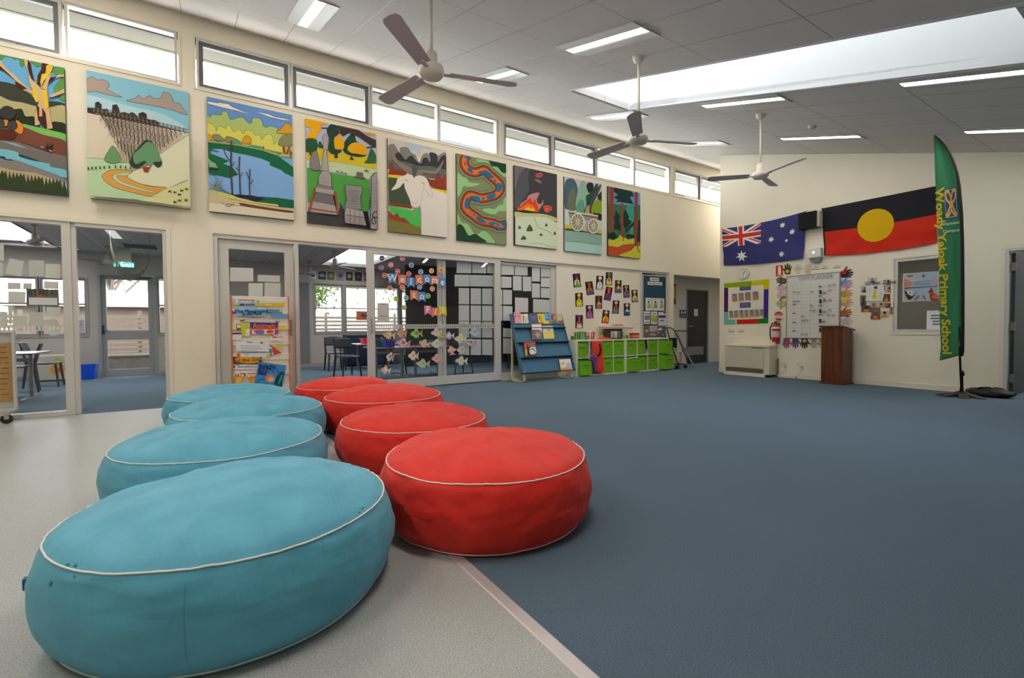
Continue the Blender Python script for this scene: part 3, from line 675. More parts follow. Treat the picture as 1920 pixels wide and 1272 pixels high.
# hand strap on the front red bag, tag and scuffs on the front aqua bag
m = MB(); x, y, R_, H_ = BG[4][:4]; pts = []
for i in range(9):
    th = R(-72) + i * R(2.2); p = bagpt(.60, th, R_, H_, 5); q = .006 if i in (0, 8) else .014
    pts.append((p.x + x + math.cos(th) * q, p.y + y + math.sin(th) * q, p.z))
for a, c in zip(pts[:-1], pts[1:]): m.face([a, c, (c[0], c[1], c[2] + .025), (a[0], a[1], a[2] + .025)], RED_F)
m.build('hand_strap', bags[4])
m = MB(); x, y, R_, H_ = BG[0][:4]; th = math.atan2(-.60, .10); p = bagpt(.55, th, R_, H_, 1)
m.box(x + p.x - .012, x + p.x + .012, y + p.y - .004, y + p.y + .012, p.z - .02, p.z + .015, '#1f6f93'); m.build('side_tag', bags[0])
rnd = random.Random(5)
for tt, th, s_ in ((.25, 2.75, .010), (.24, 2.95, .008), (.17, 2.2, .006), (.34, -.95, .016), (.335, -.9, .014), (.40, -.85, .01), (.33, .72, .012), (.32, .78, .012), (.47, -1.0, .02)):
    m = MB()
    c = bagpt(tt, th, R_, H_, 1); c2 = bagpt(tt + .004, th, R_, H_, 1); c3 = bagpt(tt, th + .01, R_, H_, 1); e1 = (c2 - c).normalized(); e2 = (c3 - c).normalized(); nn = e2.cross(e1).normalized()
    if nn.z < -.2: nn = -nn
    pts = [c + nn * .003 + e1 * s_ * .35 * math.cos(a) * rnd.uniform(.5, 1.2) + e2 * s_ * .6 * math.sin(a) * rnd.uniform(.4, 1.2) for a in np.linspace(0, 6.0, 8)]
    m.poly([v + Vector((x, y, 0)) for v in pts], M('#2f7f95', .8)); m.build('scuff_mark', bags[0])

for x0, x1, y0, y1 in SKY:
    w_ = struct('window_%d' % (32 if y0 < 0 else 33), (x0, y0, 3.4)); m = MB(); m.box(x0, x1, y0, y1, 3.4, 3.41, GLASSS); m.build('pane', w_)
for x, y, p in ((3.4, 11.3, 3), (6.9, 11.0, 26)):  # fixtures and lamps added to brighten the dim rooms behind the wall
    z = 2.6 if x < 5 else 2.75; t = thing('ceiling_light', (x, y, z), 'ceiling light in the rooms behind the back wall', 'ceiling light', 'office ceiling lights')
    m = MB(); m.box(x - .6, x + .6, y - .15, y + .15, z - .03, z - .001, '#b8b8b4'); m.build('frame', t); m = MB(); m.box(x - .57, x + .57, y - .12, y + .12, z - .034, z - .03, OFFT); m.build('diffuser', t)
    area('office_fill_lamp', (x, y, z - .05), (0, 0, 0), 1.1, .2, p, (1, .95, .9))

t = thing('rooftop_cooler', (-2.1, 4.0, 2.9), 'blue grey rooftop unit seen outside through the clerestory pane above the goat painting', 'rooftop unit')
ca, cb = onx(829, 262, -1.7), onx(906, 291, -1.7); m = MB(); m.box(-2.6, -1.7, float(ca[1]), float(cb[1]), 4.2, float(ca[2]) - .0, M('#71808c', .7, var=.05, vs=10)); m.build('unit_body', t)
m = MB(); m.box(-2.5, -1.8, float(ca[1]) + .1, float(cb[1]) - .1, 2.77, 4.2, '#8a8f94'); m.build('mounting_stand', t)
m = MB(); m.box(-2.64, -1.66, float(ca[1]) - .02, float(cb[1]) + .02, float(ca[2]), float(ca[2]) + .03, '#8494a0'); m.build('unit_lid', t)

t = thing('retaining_wall', (-9.0, -2.5, -.15), 'low dark stone retaining wall outside the glazed outer door', 'low wall')
m = MB(); m.box(-9.1, -8.8, -5.2, .4, -.15, .30, M('#55504a', .9, var=.2, vs=7)); m.build('stone_body', t); m = MB(); m.box(-9.13, -8.76, -5.25, .45, .30, .35, M('#7a756c', .9)); m.build('capping', t)

# ---------------------------------------------------------------- flat artwork: layers of real paint on a real board
def homog(src):
    A = []; B = []
    for (x, y), (u, v) in zip(src, ((0, 0), (1, 0), (1, 1), (0, 1))):
        A.append([x, y, 1, 0, 0, 0, -u * x, -u * y]); B.append(u); A.append([0, 0, 0, x, y, 1, -v * x, -v * y]); B.append(v)
    h = np.linalg.solve(np.array(A, float), np.array(B, float))
    def f(x, y):
        w_ = h[6] * x + h[7] * y + 1; return (h[0] * x + h[1] * y + h[2]) / w_, (h[3] * x + h[4] * y + h[5]) / w_
    return f
def pts_(s):
    if not isinstance(s, str): return [tuple(p) for p in s]
    return [tuple(float(a) for a in p.split(',')) for p in s.split()]
def smooth_(p, n=4, closed=True):
    N = len(p); out = []
    for i in range(N if closed else N - 1):
        a, b, c, d = (p[(i + k) % N] if closed else p[min(max(i + k, 0), N - 1)] for k in (-1, 0, 1, 2))
        for q in range(n):
            t = q / n; out.append(tuple(.5 * (2 * b[k] + (c[k] - a[k]) * t + (2 * a[k] - 5 * b[k] + 4 * c[k] - d[k]) * t * t + (-a[k] + 3 * b[k] - 3 * c[k] + d[k]) * t ** 3) for k in (0, 1)))
    if not closed: out.append(p[-1])
    return out
def clip_(p, s0=0.0, s1=1.0, t0=0.0, t1=1.0):
    for ax, lim, sg in ((0, s0, 1), (0, s1, -1), (1, t0, 1), (1, t1, -1)):
        o = []; n = len(p)
        for i in range(n):
            a, b = p[i - 1], p[i]; ia, ib = (a[ax] - lim) * sg >= 0, (b[ax] - lim) * sg >= 0
            if ia != ib:
                t = (lim - a[ax]) / (b[ax] - a[ax]); o.append((a[0] + (b[0] - a[0]) * t, a[1] + (b[1] - a[1]) * t))
            if ib: o.append(b)
        p = o
        if len(p) < 3: return []
    return p
def stroke_(p, w):
    """mitred ribbon quads of a polyline in crop pixels"""
    p = [a for i, a in enumerate(p) if i == 0 or math.dist(a, p[i - 1]) > 1e-6]
    if len(p) < 2: return []
    cl = math.dist(p[0], p[-1]) < 1e-6; N = len(p); side = []
    def dn(a, b):
        l = math.dist(a, b); return (-(b[1] - a[1]) / l, (b[0] - a[0]) / l)
    for i in range(N):
        n0 = dn(p[i - 1], p[i]) if i > 0 else (dn(p[-2], p[-1]) if cl else None); n1 = dn(p[i], p[i + 1]) if i < N - 1 else (dn(p[0], p[1]) if cl else None)
        n0 = n0 or n1; n1 = n1 or n0; nx, ny = n0[0] + n1[0], n0[1] + n1[1]; l = math.hypot(nx, ny) or 1; c = max(l / 2, .5); nx, ny = nx / l / c, ny / l / c
        side.append(((p[i][0] + nx * w / 2, p[i][1] + ny * w / 2), (p[i][0] - nx * w / 2, p[i][1] - ny * w / 2)))
    return [[a[0], b[0], b[1], a[1]] for a, b in zip(side[:-1], side[1:])]
def L_(c, p, o='', w=2.0, oc='#3a3328'):
    """one layer: colour, points, options (s smooth, o outlined, l line), width"""
    return (c, p, o, w, oc)
def ell(cx, cy, rx, ry, n=20, a0=0): return [(cx + rx * math.cos(2 * math.pi * i / n + a0), cy + ry * math.sin(2 * math.pi * i / n + a0)) for i in range(n)]
def bump(p0, p1, n, h, seed=0):
    """bumpy edge between two points, bumps towards the left-hand side"""
    r = random.Random(seed); out = []; dx, dy = p1[0] - p0[0], p1[1] - p0[1]; l = math.hypot(dx, dy); nx, ny = dy / l, -dx / l
    for i in range(n):
        hh = h * r.uniform(.6, 1.2)
        for q in (0, .25, .5, .75):
            t = (i + q) / n; k = math.sin(q * math.pi) * hh; out.append((p0[0] + dx * t + nx * k, p0[1] + dy * t + ny * k))
    out.append(p1); return out
def paint(m, layers, tf, nrm, step=.0006, sub=None, lim=(0, 1, 0, 1)):
    k = 1
    for c, p, o, w, oc in layers:
        pl = pts_(p); mt = M(c, .75, spec=.15)
        if 'l' in o:
            q = smooth_(pl, 4, False) if 's' in o else pl; polys = stroke_(q, w)
        else:
            q = smooth_(pl, 4) if 's' in o else pl; polys = [q]
        for j, po in enumerate(polys):
            z = clip_([sub(*a) for a in po], *lim)
            if z: m.poly([Vector(tf(*a)) + nrm * (step * k + .000004 * j) for a in z], mt)
        k += 1
        if 'o' in o:
            for po in stroke_(q + [q[0]], w):
                z = clip_([sub(*a) for a in po], *lim)
                if z: m.poly([Vector(tf(*a)) + nrm * step * k for a in z], M(oc, .75, spec=.15))
            k += 1
def board(name, props, crop, corners, plane, d, thick, base, side, layers=(), rect=True, smin=0.0, build=True, step=.0006, parent=None):
    ox, oy, sc = crop; C = pts_(corners)
    bp = (lambda a: onx(ox + a[0] / sc, oy + a[1] / sc, d)) if plane == 'L' else (lambda a: ony(ox + a[0] / sc, oy + a[1] / sc, YB - d))
    Q = [np.array(bp(a)) for a in C]; ax = 1 if plane == 'L' else 0
    if rect:
        l_, r_ = (Q[0][ax] + Q[3][ax]) / 2, (Q[1][ax] + Q[2][ax]) / 2; t_, b_ = (Q[0][2] + Q[1][2]) / 2, (Q[2][2] + Q[3][2]) / 2
        for q, a, z in zip(Q, (l_, r_, r_, l_), (t_, t_, b_, b_)): q[ax] = a; q[2] = z
    nrm = Vector((1, 0, 0)) if plane == 'L' else Vector((0, -1, 0))
    def tf(s, t): return tuple((Q[0] * (1 - s) + Q[1] * s) * (1 - t) + (Q[3] * (1 - s) + Q[2] * s) * t)
    if smin: Q[0], Q[3] = np.array(tf(smin, 0)), np.array(tf(smin, 1))
    m = MB(); f = [Vector(q) for q in Q]; k = [v - nrm * thick for v in f]
    m.face([f[3], f[2], f[1], f[0]], base)
    for i in range(4): j = (i + 1) % 4; m.face([f[i], f[j], k[j], k[i]], side)
    m.face(k, side)
    sub0 = homog(C)
    sub = (lambda x, y: ((sub0(x, y)[0] - smin) / (1 - smin), sub0(x, y)[1])) if smin else sub0
    paint(m, layers, tf, nrm, step, sub)
    if not build: return m, tf, nrm, sub
    return m.build(name, parent, **props)
GP = 'mural paintings under the clerestory'
def painting(n, label, crop, corners, base, layers, side='#3b3126', smin=0.0):
    return board('mural_painting', P(label, 'painting', GP), crop, corners, 'L', .035, .03, M(base, .75, spec=.15), M(side, .7), layers, smin=smin)

# 1 gum tree by a creek
A = [L_('#6db0dc', '0,20 583,122 583,440 0,300'),
     L_('#5f9a4e', '-60,10 0,15 130,40 150,70 110,50 60,48 30,75 0,60 -60,80', 'so', 2), L_('#5f9a4e', '150,50 240,60 235,100 210,130 190,100 195,75', 'so', 2),
     L_('#5f9a4e', '300,70 390,85 380,105 350,125 320,110 300,90', 'so', 2), L_('#5f9a4e', '500,120 583,125 583,215 545,200 500,180 480,150', 'so', 2),
     L_('#5f9a4e', '583,215 540,235 495,290 490,330 520,345 583,320', 'so', 2), L_('#5f9a4e', '583,360 545,375 540,405 583,415', 'so', 2),
     L_('#3f4438', '-60,250 0,260 100,275 200,310 310,400 330,460 200,440 100,420 0,385 -60,380', 's'), L_('#3f4438', '430,430 500,420 583,440 583,475 440,475', 's'),
     L_('#b7b07c', '-60,380 0,385 100,430 200,440 330,470 440,475 583,460 583,640 440,620 330,600 200,580 0,500 -60,500', 's'),
     L_('#2f3529', '-60,520 60,510 150,500 200,500 230,560 300,560 330,620 330,650 0,640 -60,640', 's'), L_('#2f3529', '460,610 510,600 583,620 583,710 450,680', 's'),
     L_('#7dc063', '190,625 320,650 470,680 583,710 583,780 480,760 380,720 280,700 200,660', 'so', 2),
     L_('#4a2a22', '-10,60 10,160 60,180 150,250 150,300 200,330 250,320 190,280 130,210 60,150 20,90'),
     L_('#d9b487', '0,60 35,90 70,150 150,210 230,290 310,345 300,370 215,330 260,320 160,260 100,200 20,130'),
     L_('#d9b487', '230,60 275,65 260,120 280,200 330,260 380,320 430,330 440,480 470,660 420,670 370,620 330,640 310,640 310,540 350,440 300,360 215,335 300,330 270,260 270,180 240,110', 'o', 2),
     L_('#4a2a22', '265,70 290,90 300,160 320,260 290,230 265,150'), L_('#4a2a22', '390,90 450,95 430,150 390,200 370,290 340,280 350,200 380,150'),
     L_('#e2c43f', '430,110 490,95 480,150 440,210 400,250 380,300 370,260 385,190 420,180'), L_('#d9b487', '480,170 440,260 430,330 380,310 430,220'),
     L_('#e2c43f', '300,300 340,330 350,420 330,440 300,380'), L_('#e2c43f', '380,320 430,330 440,470 410,500 395,430'), L_('#4a2a22', '330,460 355,480 350,560 380,560 380,480 410,530 420,660 380,650 340,590'),
     L_('#4a2a22', '440,280 460,220 530,200 500,225'), L_('#d9b487', '500,230 530,190 583,185 583,205 530,212'), L_('#4a2a22', '440,430 480,360 583,330 530,380 450,400'), L_('#d9b487', '440,380 583,310 583,345 470,390'),
     L_('#7a4a3c', '-60,660 160,690 210,660 380,720 583,775 583,915 400,860 200,800 0,780 -60,780', 's'),
     L_('#3c3c3e', ell(75, 540, 68, 60), 'o', 3), L_('#e08a2c', '40,600 80,605 70,650 45,660'), L_('#e08a2c', '150,600 205,640 205,700 180,722 130,690 150,670', 'so', 2), L_('#454548', ell(115, 650, 45, 42), 'o', 2), L_('#454548', ell(10, 635, 38, 42), 'o', 2),
     L_('#5e2f22', ell(50, 735, 100, 48), 'o', 3), L_('#77726c', '-60,785 180,800 400,870 583,915 583,1030 440,1000 300,940 160,900 0,860 -60,855', 's'),
     L_('#8fb2bf', '0,785 130,805 250,850 430,880 300,860 150,830'), L_('#7cc0d2', '-60,860 60,860 160,885 170,920 280,950 440,975 440,1000 583,1030 583,1100 400,1050 250,1000 100,950 60,950 30,925 -60,920', 'so', 2),
     L_('#8a8583', '-60,925 60,955 150,960 300,1010 480,1070 583,1120 583,1150 400,1100 200,1045 80,1035 -60,1010', 'so', 2), L_('#b8ac84', '-60,1005 80,1035 300,1060 583,1150 583,1200 -60,1180'),
     L_('#3c4a30', [(-60, 1080)] + [(x, 1060 + (x + 60) * .14 + (60 * ((i * 7) % 5) / 5 if i % 2 else -30)) for i, x in enumerate(range(-50, 583, 16))] + [(583, 1260), (-60, 1220)]),
     L_('#2f2b2b', '400,850 420,795 430,830 470,800 465,850 430,860'), L_('#d8b682', '350,825 390,830 380,840'), L_('#d8b682', '430,850 470,870 440,868')]
painting(1, 'canvas of a yellow gum tree over a creek with a crouching figure', (0, 100, 4.711), '0,20 583,122 583,1255 0,1205', '#6db0dc', A, '#4a3328', smin=-1.15)

# 2 timber trestle bridge
sc2 = []
for i in range(22):
    t = i / 21; x = 100 + 780 * t; yt = 395 + 175 * t; yb = 440 + 470 * math.sin(min(t * 1.9, 1) * 1.45) * (1 if t < .45 else 1) - max(0, t - .42) * 560
    yb = max(yb, yt + 25)
    lean = -60 * (1 - t); xb = x + 40 + 250 * (.45 - t if t < .45 else 0) * .4
    sc2.append(L_('#4b3a33', [(x, yt), (xb - 20, yb)], 'l', 7)); sc2.append(L_('#a08575', [(x - 8, yt + 6), (xb - 60 * (yb - yt) / 300, yb - 6)], 'l', 6))
    n = int((yb - yt) / 62)
    for k in range(n): sc2.append(L_('#5d4a40', [(x - 5, yt + 10 + k * 62), (x + 42, yt + 70 + k * 62)], 'l', 4)); sc2.append(L_('#7a655a', [(x + 42, yt + 12 + k * 62), (x - 5, yt + 66 + k * 62)], 'l', 3.5))
A = [L_('#8ec9de', '0,0 960,180 960,600 0,450'), L_('#b9dbe4', '15,240 400,330 700,400 900,520 500,440 15,330', 's'),
     L_('#b3a296', '15,120 60,78 110,105 180,105 222,150 200,185 250,215 330,255 200,235 100,212 15,210', 'so', 3), L_('#b3a296', '370,285 450,262 480,235 520,262 580,235 620,258 680,250 700,205 760,215 800,290 850,300 880,345 915,398 760,352 600,322 440,298', 'so', 3),
     L_('#3a3b33', '15,355 90,360 90,310 120,298 150,325 150,365 200,360 215,395 240,390 245,325 285,320 305,360 310,400 350,385 390,400 420,385 455,405 475,440 480,395 520,382 550,400 555,450 620,450 660,470 665,500 930,560 930,580 500,500 15,410'),
     L_('#dcd2bd', '15,400 120,420 250,640 400,820 420,870 20,835'), L_('#e4dccb', '120,420 930,565 930,610 680,780 420,860 260,640'), ] + sc2 + [
     L_('#6a5448', '90,385 300,415 500,455 700,510 930,560', 'l', 6), L_('#86705f', '90,405 300,440 500,480 700,530 920,575', 'l', 4)] + [L_('#7f6d62', [(95 + i * 36, 385 + i * 7.3), (95 + i * 36, 425 + i * 7.3)], 'l', 10) for i in range(23)] + [
     L_('#dfe0bd', '945,600 680,785 560,900 400,960 380,990 480,1050 740,1090 900,1015 945,1012'), L_('#9b8f6d', '945,600 800,695 680,785', 'l', 4),
     L_('#bcdcae', '20,835 250,860 410,875 430,930 380,960 480,1060 740,1090 600,1170 500,1195 30,1165'), L_('#8c9c5c', '20,830 180,840 330,870 410,870', 'l', 5),
     L_('#e0a552', '165,1005 190,960 260,935 430,935 385,985 420,1020 560,1070 735,1085 680,1140 600,1165 400,1125 250,1080', 'so', 3), L_('#bcdcae', '255,1000 290,970 400,955 380,985 300,985 300,1010 350,1040 500,1090 670,1135 540,1120 330,1060', 'so', 2),
     L_('#6d9b68', '262,722 320,800 325,850 290,875 230,875 185,845 215,780', 'so', 3), L_('#3b4337', '410,850 460,760 520,690 560,660 620,700 690,840 685,890 650,905 590,850 560,860 480,920 420,900', 's'), L_('#6b9a70', '440,800 500,740 570,680 640,720 665,790 685,850 620,860 590,905 540,850 460,880', 's'),
     L_('#a8432f', '520,905 590,905 570,950 535,950'), L_('#d8dba0', '945,1012 850,1050 740,1090 600,1170 480,1200 950,1255')] + [
     L_('#4d4a30', [(x, y), (x + 18, y + 10), (x + 34, y - 6), (x + 20, y + 16), (x + 26, y + 32), (x + 10, y + 18), (x - 8, y + 26)]) for x, y in ((755, 1105), (800, 1112), (860, 1095), (905, 1082), (840, 1132), (800, 1200), (842, 1185), (900, 1180))] + [
     L_('#46503a', [(x, 920 + abs(x - 300) * .08), (x, 895 + abs(x - 300) * .08)], 'l', 12) for x in (45, 78, 112, 148, 184, 230, 284, 328, 372, 415)]
painting(2, 'canvas of a timber trestle bridge over a winding orange track', (160, 130, 4.8), '14,20 925,195 948,1252 35,1165', '#e4dccb', A, '#3b4630')

# 3 blue lake
A = [L_('#6c9bd6', '0,25 860,215 870,480 0,300'), L_('#f1efe8', '15,75 120,95 130,88 230,105 260,130 340,165 450,212 300,172 160,140 15,100', 'o', 4), L_('#f1efe8', '505,185 620,205 690,235 780,250 855,272 770,270 640,240', 'o', 4),
     L_('#b4c978', '12,240 50,235 60,212 150,215 165,180 215,185 250,260 330,240 380,245 410,280 455,300 475,245 555,262 575,325 610,340 640,325 710,345 740,380 870,400 870,640 12,470', 's' 'o', 4, '#4c5a35'),
     L_('#dcd867', '15,310 60,305 100,345 105,380 140,325 200,350 225,310 260,350 280,385 340,360 380,405 410,365 470,380 490,415 540,415 560,460 600,415 650,412 675,450 680,510 730,460 760,500 800,600 500,560 20,440', 'so', 4, '#8f8d36'),
     L_('#d9a32b', '705,375 740,365 760,340 800,300 850,320 862,410 800,405 720,400', 'so', 4), L_('#8c8f66', '740,460 780,420 862,405 862,520 730,520', 'so', 3), L_('#8c8f66', '70,420 130,412 190,470 100,470', 'so', 3), L_('#8c8f66', '195,470 220,430 330,470 360,515 250,500', 'so', 3), L_('#d9a32b', '15,400 70,435 50,470 15,460', 'so', 2), L_('#d9a32b', '365,475 400,425 445,440 455,500 380,500', 'so', 3),
     L_('#4fae80', '120,465 180,480 160,485'), L_('#4fae80', '260,480 340,485 350,515 260,500'), L_('#4fae80', '430,510 560,530 560,560 450,540'), L_('#4fae80', '600,560 760,590 740,605 600,580'), L_('#a5492c', '565,560 575,520 590,560'), L_('#a5492c', '780,520 800,600 770,590 765,530'), L_('#a5492c', '835,560 865,600 840,660'), L_('#a5492c', '800,600 830,520 840,540 815,610'),
     L_('#b6aa7c', '20,470 300,505 560,555 720,600 720,625 500,575 20,490', 'o', 3), L_('#1f6b45', '20,490 300,520 560,570 720,625 870,735 885,840 700,760 520,650 300,600 40,560 60,600 200,650 300,740 340,800 240,845 30,800'),
     L_('#86b5e6', '60,558 160,560 230,580 310,600 420,620 560,655 640,690 640,720 760,770 790,800 870,835 885,1060 700,1040 560,1030 380,1030 240,1000 180,960 130,880 110,820 240,850 330,812 270,740 180,705 240,680 150,640 40,600 145,590'),
     L_('#8fb98e', '22,640 60,680 100,700 130,750 40,740', 'o', 3), L_('#2a3c33', '30,750 140,758 130,775 30,770'),
     L_('#1f6b45', '480,1050 700,1040 885,1070 885,1140 700,1110 500,1080'), L_('#2b2d4a', '300,1010 470,1020 600,1050 500,1085 420,1050 300,1030'),
     L_('#d8d26e', '30,950 130,980 220,1000 250,1010 330,1040 500,1080 720,1105 740,1130 500,1100 250,1055 130,1010', 'o', 3), L_('#cfc49c', '35,960 130,1000 260,1060 500,1100 740,1135 880,1145 885,1260 45,1180'), L_('#e3dcc2', '40,1100 200,1110 500,1150 880,1190 885,1260 45,1180'),
     L_('#7a4632', '345,1095 500,1120 700,1150 860,1170 850,1190 600,1160 350,1120', 's'), L_('#d97a50', '165,1095 200,1100 190,1110 165,1105'), L_('#e9e4cf', ell(320, 1110, 30, 12), 'o', 3), L_('#b9b98a', ell(235, 1120, 30, 14), 'o', 3), L_('#d97a50', '250,1105 290,1110 280,1125 250,1120'),
     L_('#52423f', '258,480 256,700 262,860 272,1010', 'l', 16), L_('#52423f', '180,565 215,640 258,690', 'l', 8), L_('#52423f', '262,740 290,690', 'l', 8), L_('#52423f', '342,635 336,760 345,850 352,1020', 'l', 13), L_('#52423f', '300,745 335,775', 'l', 7), L_('#52423f', '345,850 375,790', 'l', 7), L_('#52423f', '445,760 442,900 446,1035', 'l', 11), L_('#52423f', '408,785 442,870', 'l', 7), L_('#52423f', '444,915 478,865', 'l', 7)] + [
     L_('#9fae7c', [(100, 935), (100 + 110 * math.cos(a) - 10 * math.sin(a), 935 + 110 * math.sin(a) * .95), (110, 950)], 'o', 3) for a in (-2.6, -2.1, -1.6, -1.2, -.75, -.1, .35, 1.2, 2.8)]
painting(3, 'canvas of a blue lake with three bare dead trees', (385, 175, 5.3), '10,28 858,218 885,1262 45,1180', '#86b5e6', A, '#4a3a2e')

# 4 cemetery
A = [L_('#bfc6e2', '0,20 800,180 800,600 0,480'), L_('#dcc434', '25,350 150,340 400,400 700,440 800,460 805,590 500,540 30,490'), L_('#c8dcae', '30,488 400,520 805,590 805,720 400,640 30,580'), L_('#9bb06c', '30,488 260,505 400,520 805,592', 'l', 4),
     L_('#58a84c', '30,575 160,605 300,630 720,705 740,1000 700,1080 400,1000 40,960'), L_('#4a4c50', '35,1060 100,1080 380,1100 400,960 450,1050 690,1160 805,1230 805,1262 35,1185'),
     L_('#2e5a3a', '20,260 130,260 150,330 130,395 20,400', 's'), L_('#2e5a3a', '150,340 175,280 215,350 180,360', 's'), L_('#27503a', '250,170 290,95 350,95 385,170 350,300 420,390 330,430 270,380 280,250', 's'), L_('#27503a', '445,300 510,210 560,210 585,280 660,330 690,440 560,450 440,400', 's'), L_('#3c7048', '700,480 745,360 800,440 800,520 670,520', 's'),
     L_('#4a3b30', '335,470 350,300 370,300 375,470'), L_('#4a3b30', '505,485 525,440 555,490'), L_('#4a3b30', '60,440 62,400 78,400 82,440'),
     L_('#4b3d38', '360,105 440,110 600,150 700,220 800,265 800,340 740,325 600,230 500,190 430,230 400,190 360,220 300,160 220,140 100,170 150,130 260,130 330,160 400,180'), L_('#4b3d38', '575,350 690,345 800,330 800,350 640,362'),
     L_('#f0b21c', '15,25 130,45 250,75 235,100 180,105 195,155 150,190 140,250 90,250 40,245 40,190 80,180 60,130 20,120', 's'), L_('#f0b21c', '335,250 375,220 430,250 445,320 430,370 350,370 335,320', 's'), L_('#f0b21c', '480,370 520,310 590,295 660,320 700,370 690,430 640,430 580,420 520,410', 's'), L_('#f0b21c', '690,180 790,195 785,212 700,200', 's'),
     L_('#8c8482', '70,590 75,460 110,395 140,400 160,480 175,600', 'so', 4), L_('#8c8482', '345,625 370,605 395,632'), L_('#8c8482', '395,632 420,610 440,645'), L_('#8c8482', '440,645 455,625 480,650'), L_('#77706f', '580,670 585,622 650,630 655,680'), L_('#77706f', '550,668 680,685 675,700 555,680'), L_('#8c8482', '655,610 690,590 725,625'),
     L_('#b3aaa6', '200,250 215,215 240,205 270,240 265,300 260,380 215,375 210,300', 'so', 4), L_('#b3aaa6', '215,380 250,380 270,625 190,610', 'o', 4), L_('#b3aaa6', '160,790 160,680 200,615 270,620 300,680 300,810', 'o', 4), L_('#8c8482', '130,850 150,760 310,800 320,890', 'o', 3), L_('#b3aaa6', '125,850 325,885 325,830 130,800'), L_('#7c7473', '90,960 130,850 320,880 345,1000', 'o', 3), L_('#b3aaa6', '55,1065 95,950 340,995 370,1105', 'o', 3),
     L_('#a8563c', '45,1020 370,1070 372,1085 45,1040'), L_('#a8563c', '40,1060 110,800 128,800 75,1060'), L_('#a8563c', '330,845 355,845 385,1100 360,1100'), L_('#2a2420', '315,890 335,890 360,1050 345,1020'),
     L_('#9a9694', '440,1030 470,930 450,780 480,765 600,785 635,780 640,840 620,900 630,1040 530,1040', 'o', 5, '#4c4c4e'), L_('#b5b0ae', '440,1100 460,1015 640,1055 670,1130 440,1095', 'o', 4), L_('#a29d9b', '440,1095 680,1135 690,1220 450,1190', 'o', 4), L_('#5a5658', '505,1030 505,1200', 'l', 4), L_('#5a5658', '555,1040 553,1205', 'l', 4), L_('#5a5658', '612,1050 612,1210', 'l', 4),
     L_('#26221f', '650,1060 700,1060 720,1250 690,1240 665,1140'), L_('#a7a19f', '805,632 770,640 740,680 735,900 725,1250 805,1262', 'o', 9, '#4c4c4e'), L_('#2b2422', '805,1065 770,1070 750,1110 775,1140 800,1120', 'ls', 9), L_('#2b2422', '800,1130 760,1125 740,1165 765,1200 790,1170 765,1155', 'ls', 9)] + [
     L_('#6f7a8a', [(490, 830 + i * 28), (600, 845 + i * 28)], 'l', 4) for i in range(6)] + [L_('#8a7f86', [(180, 660 + i * 26), (280, 672 + i * 26)], 'l', 3) for i in range(4)] + [L_('#6f7a8a', [(755, 750 + i * 40), (800, 752 + i * 40)], 'l', 4) for i in range(7)]
painting(4, 'canvas of a cemetery with a tall stone monument and yellow autumn leaves', (570, 218, 5.916), '12,28 800,195 808,1262 35,1185', '#bfc6e2', A, '#8a6a30')

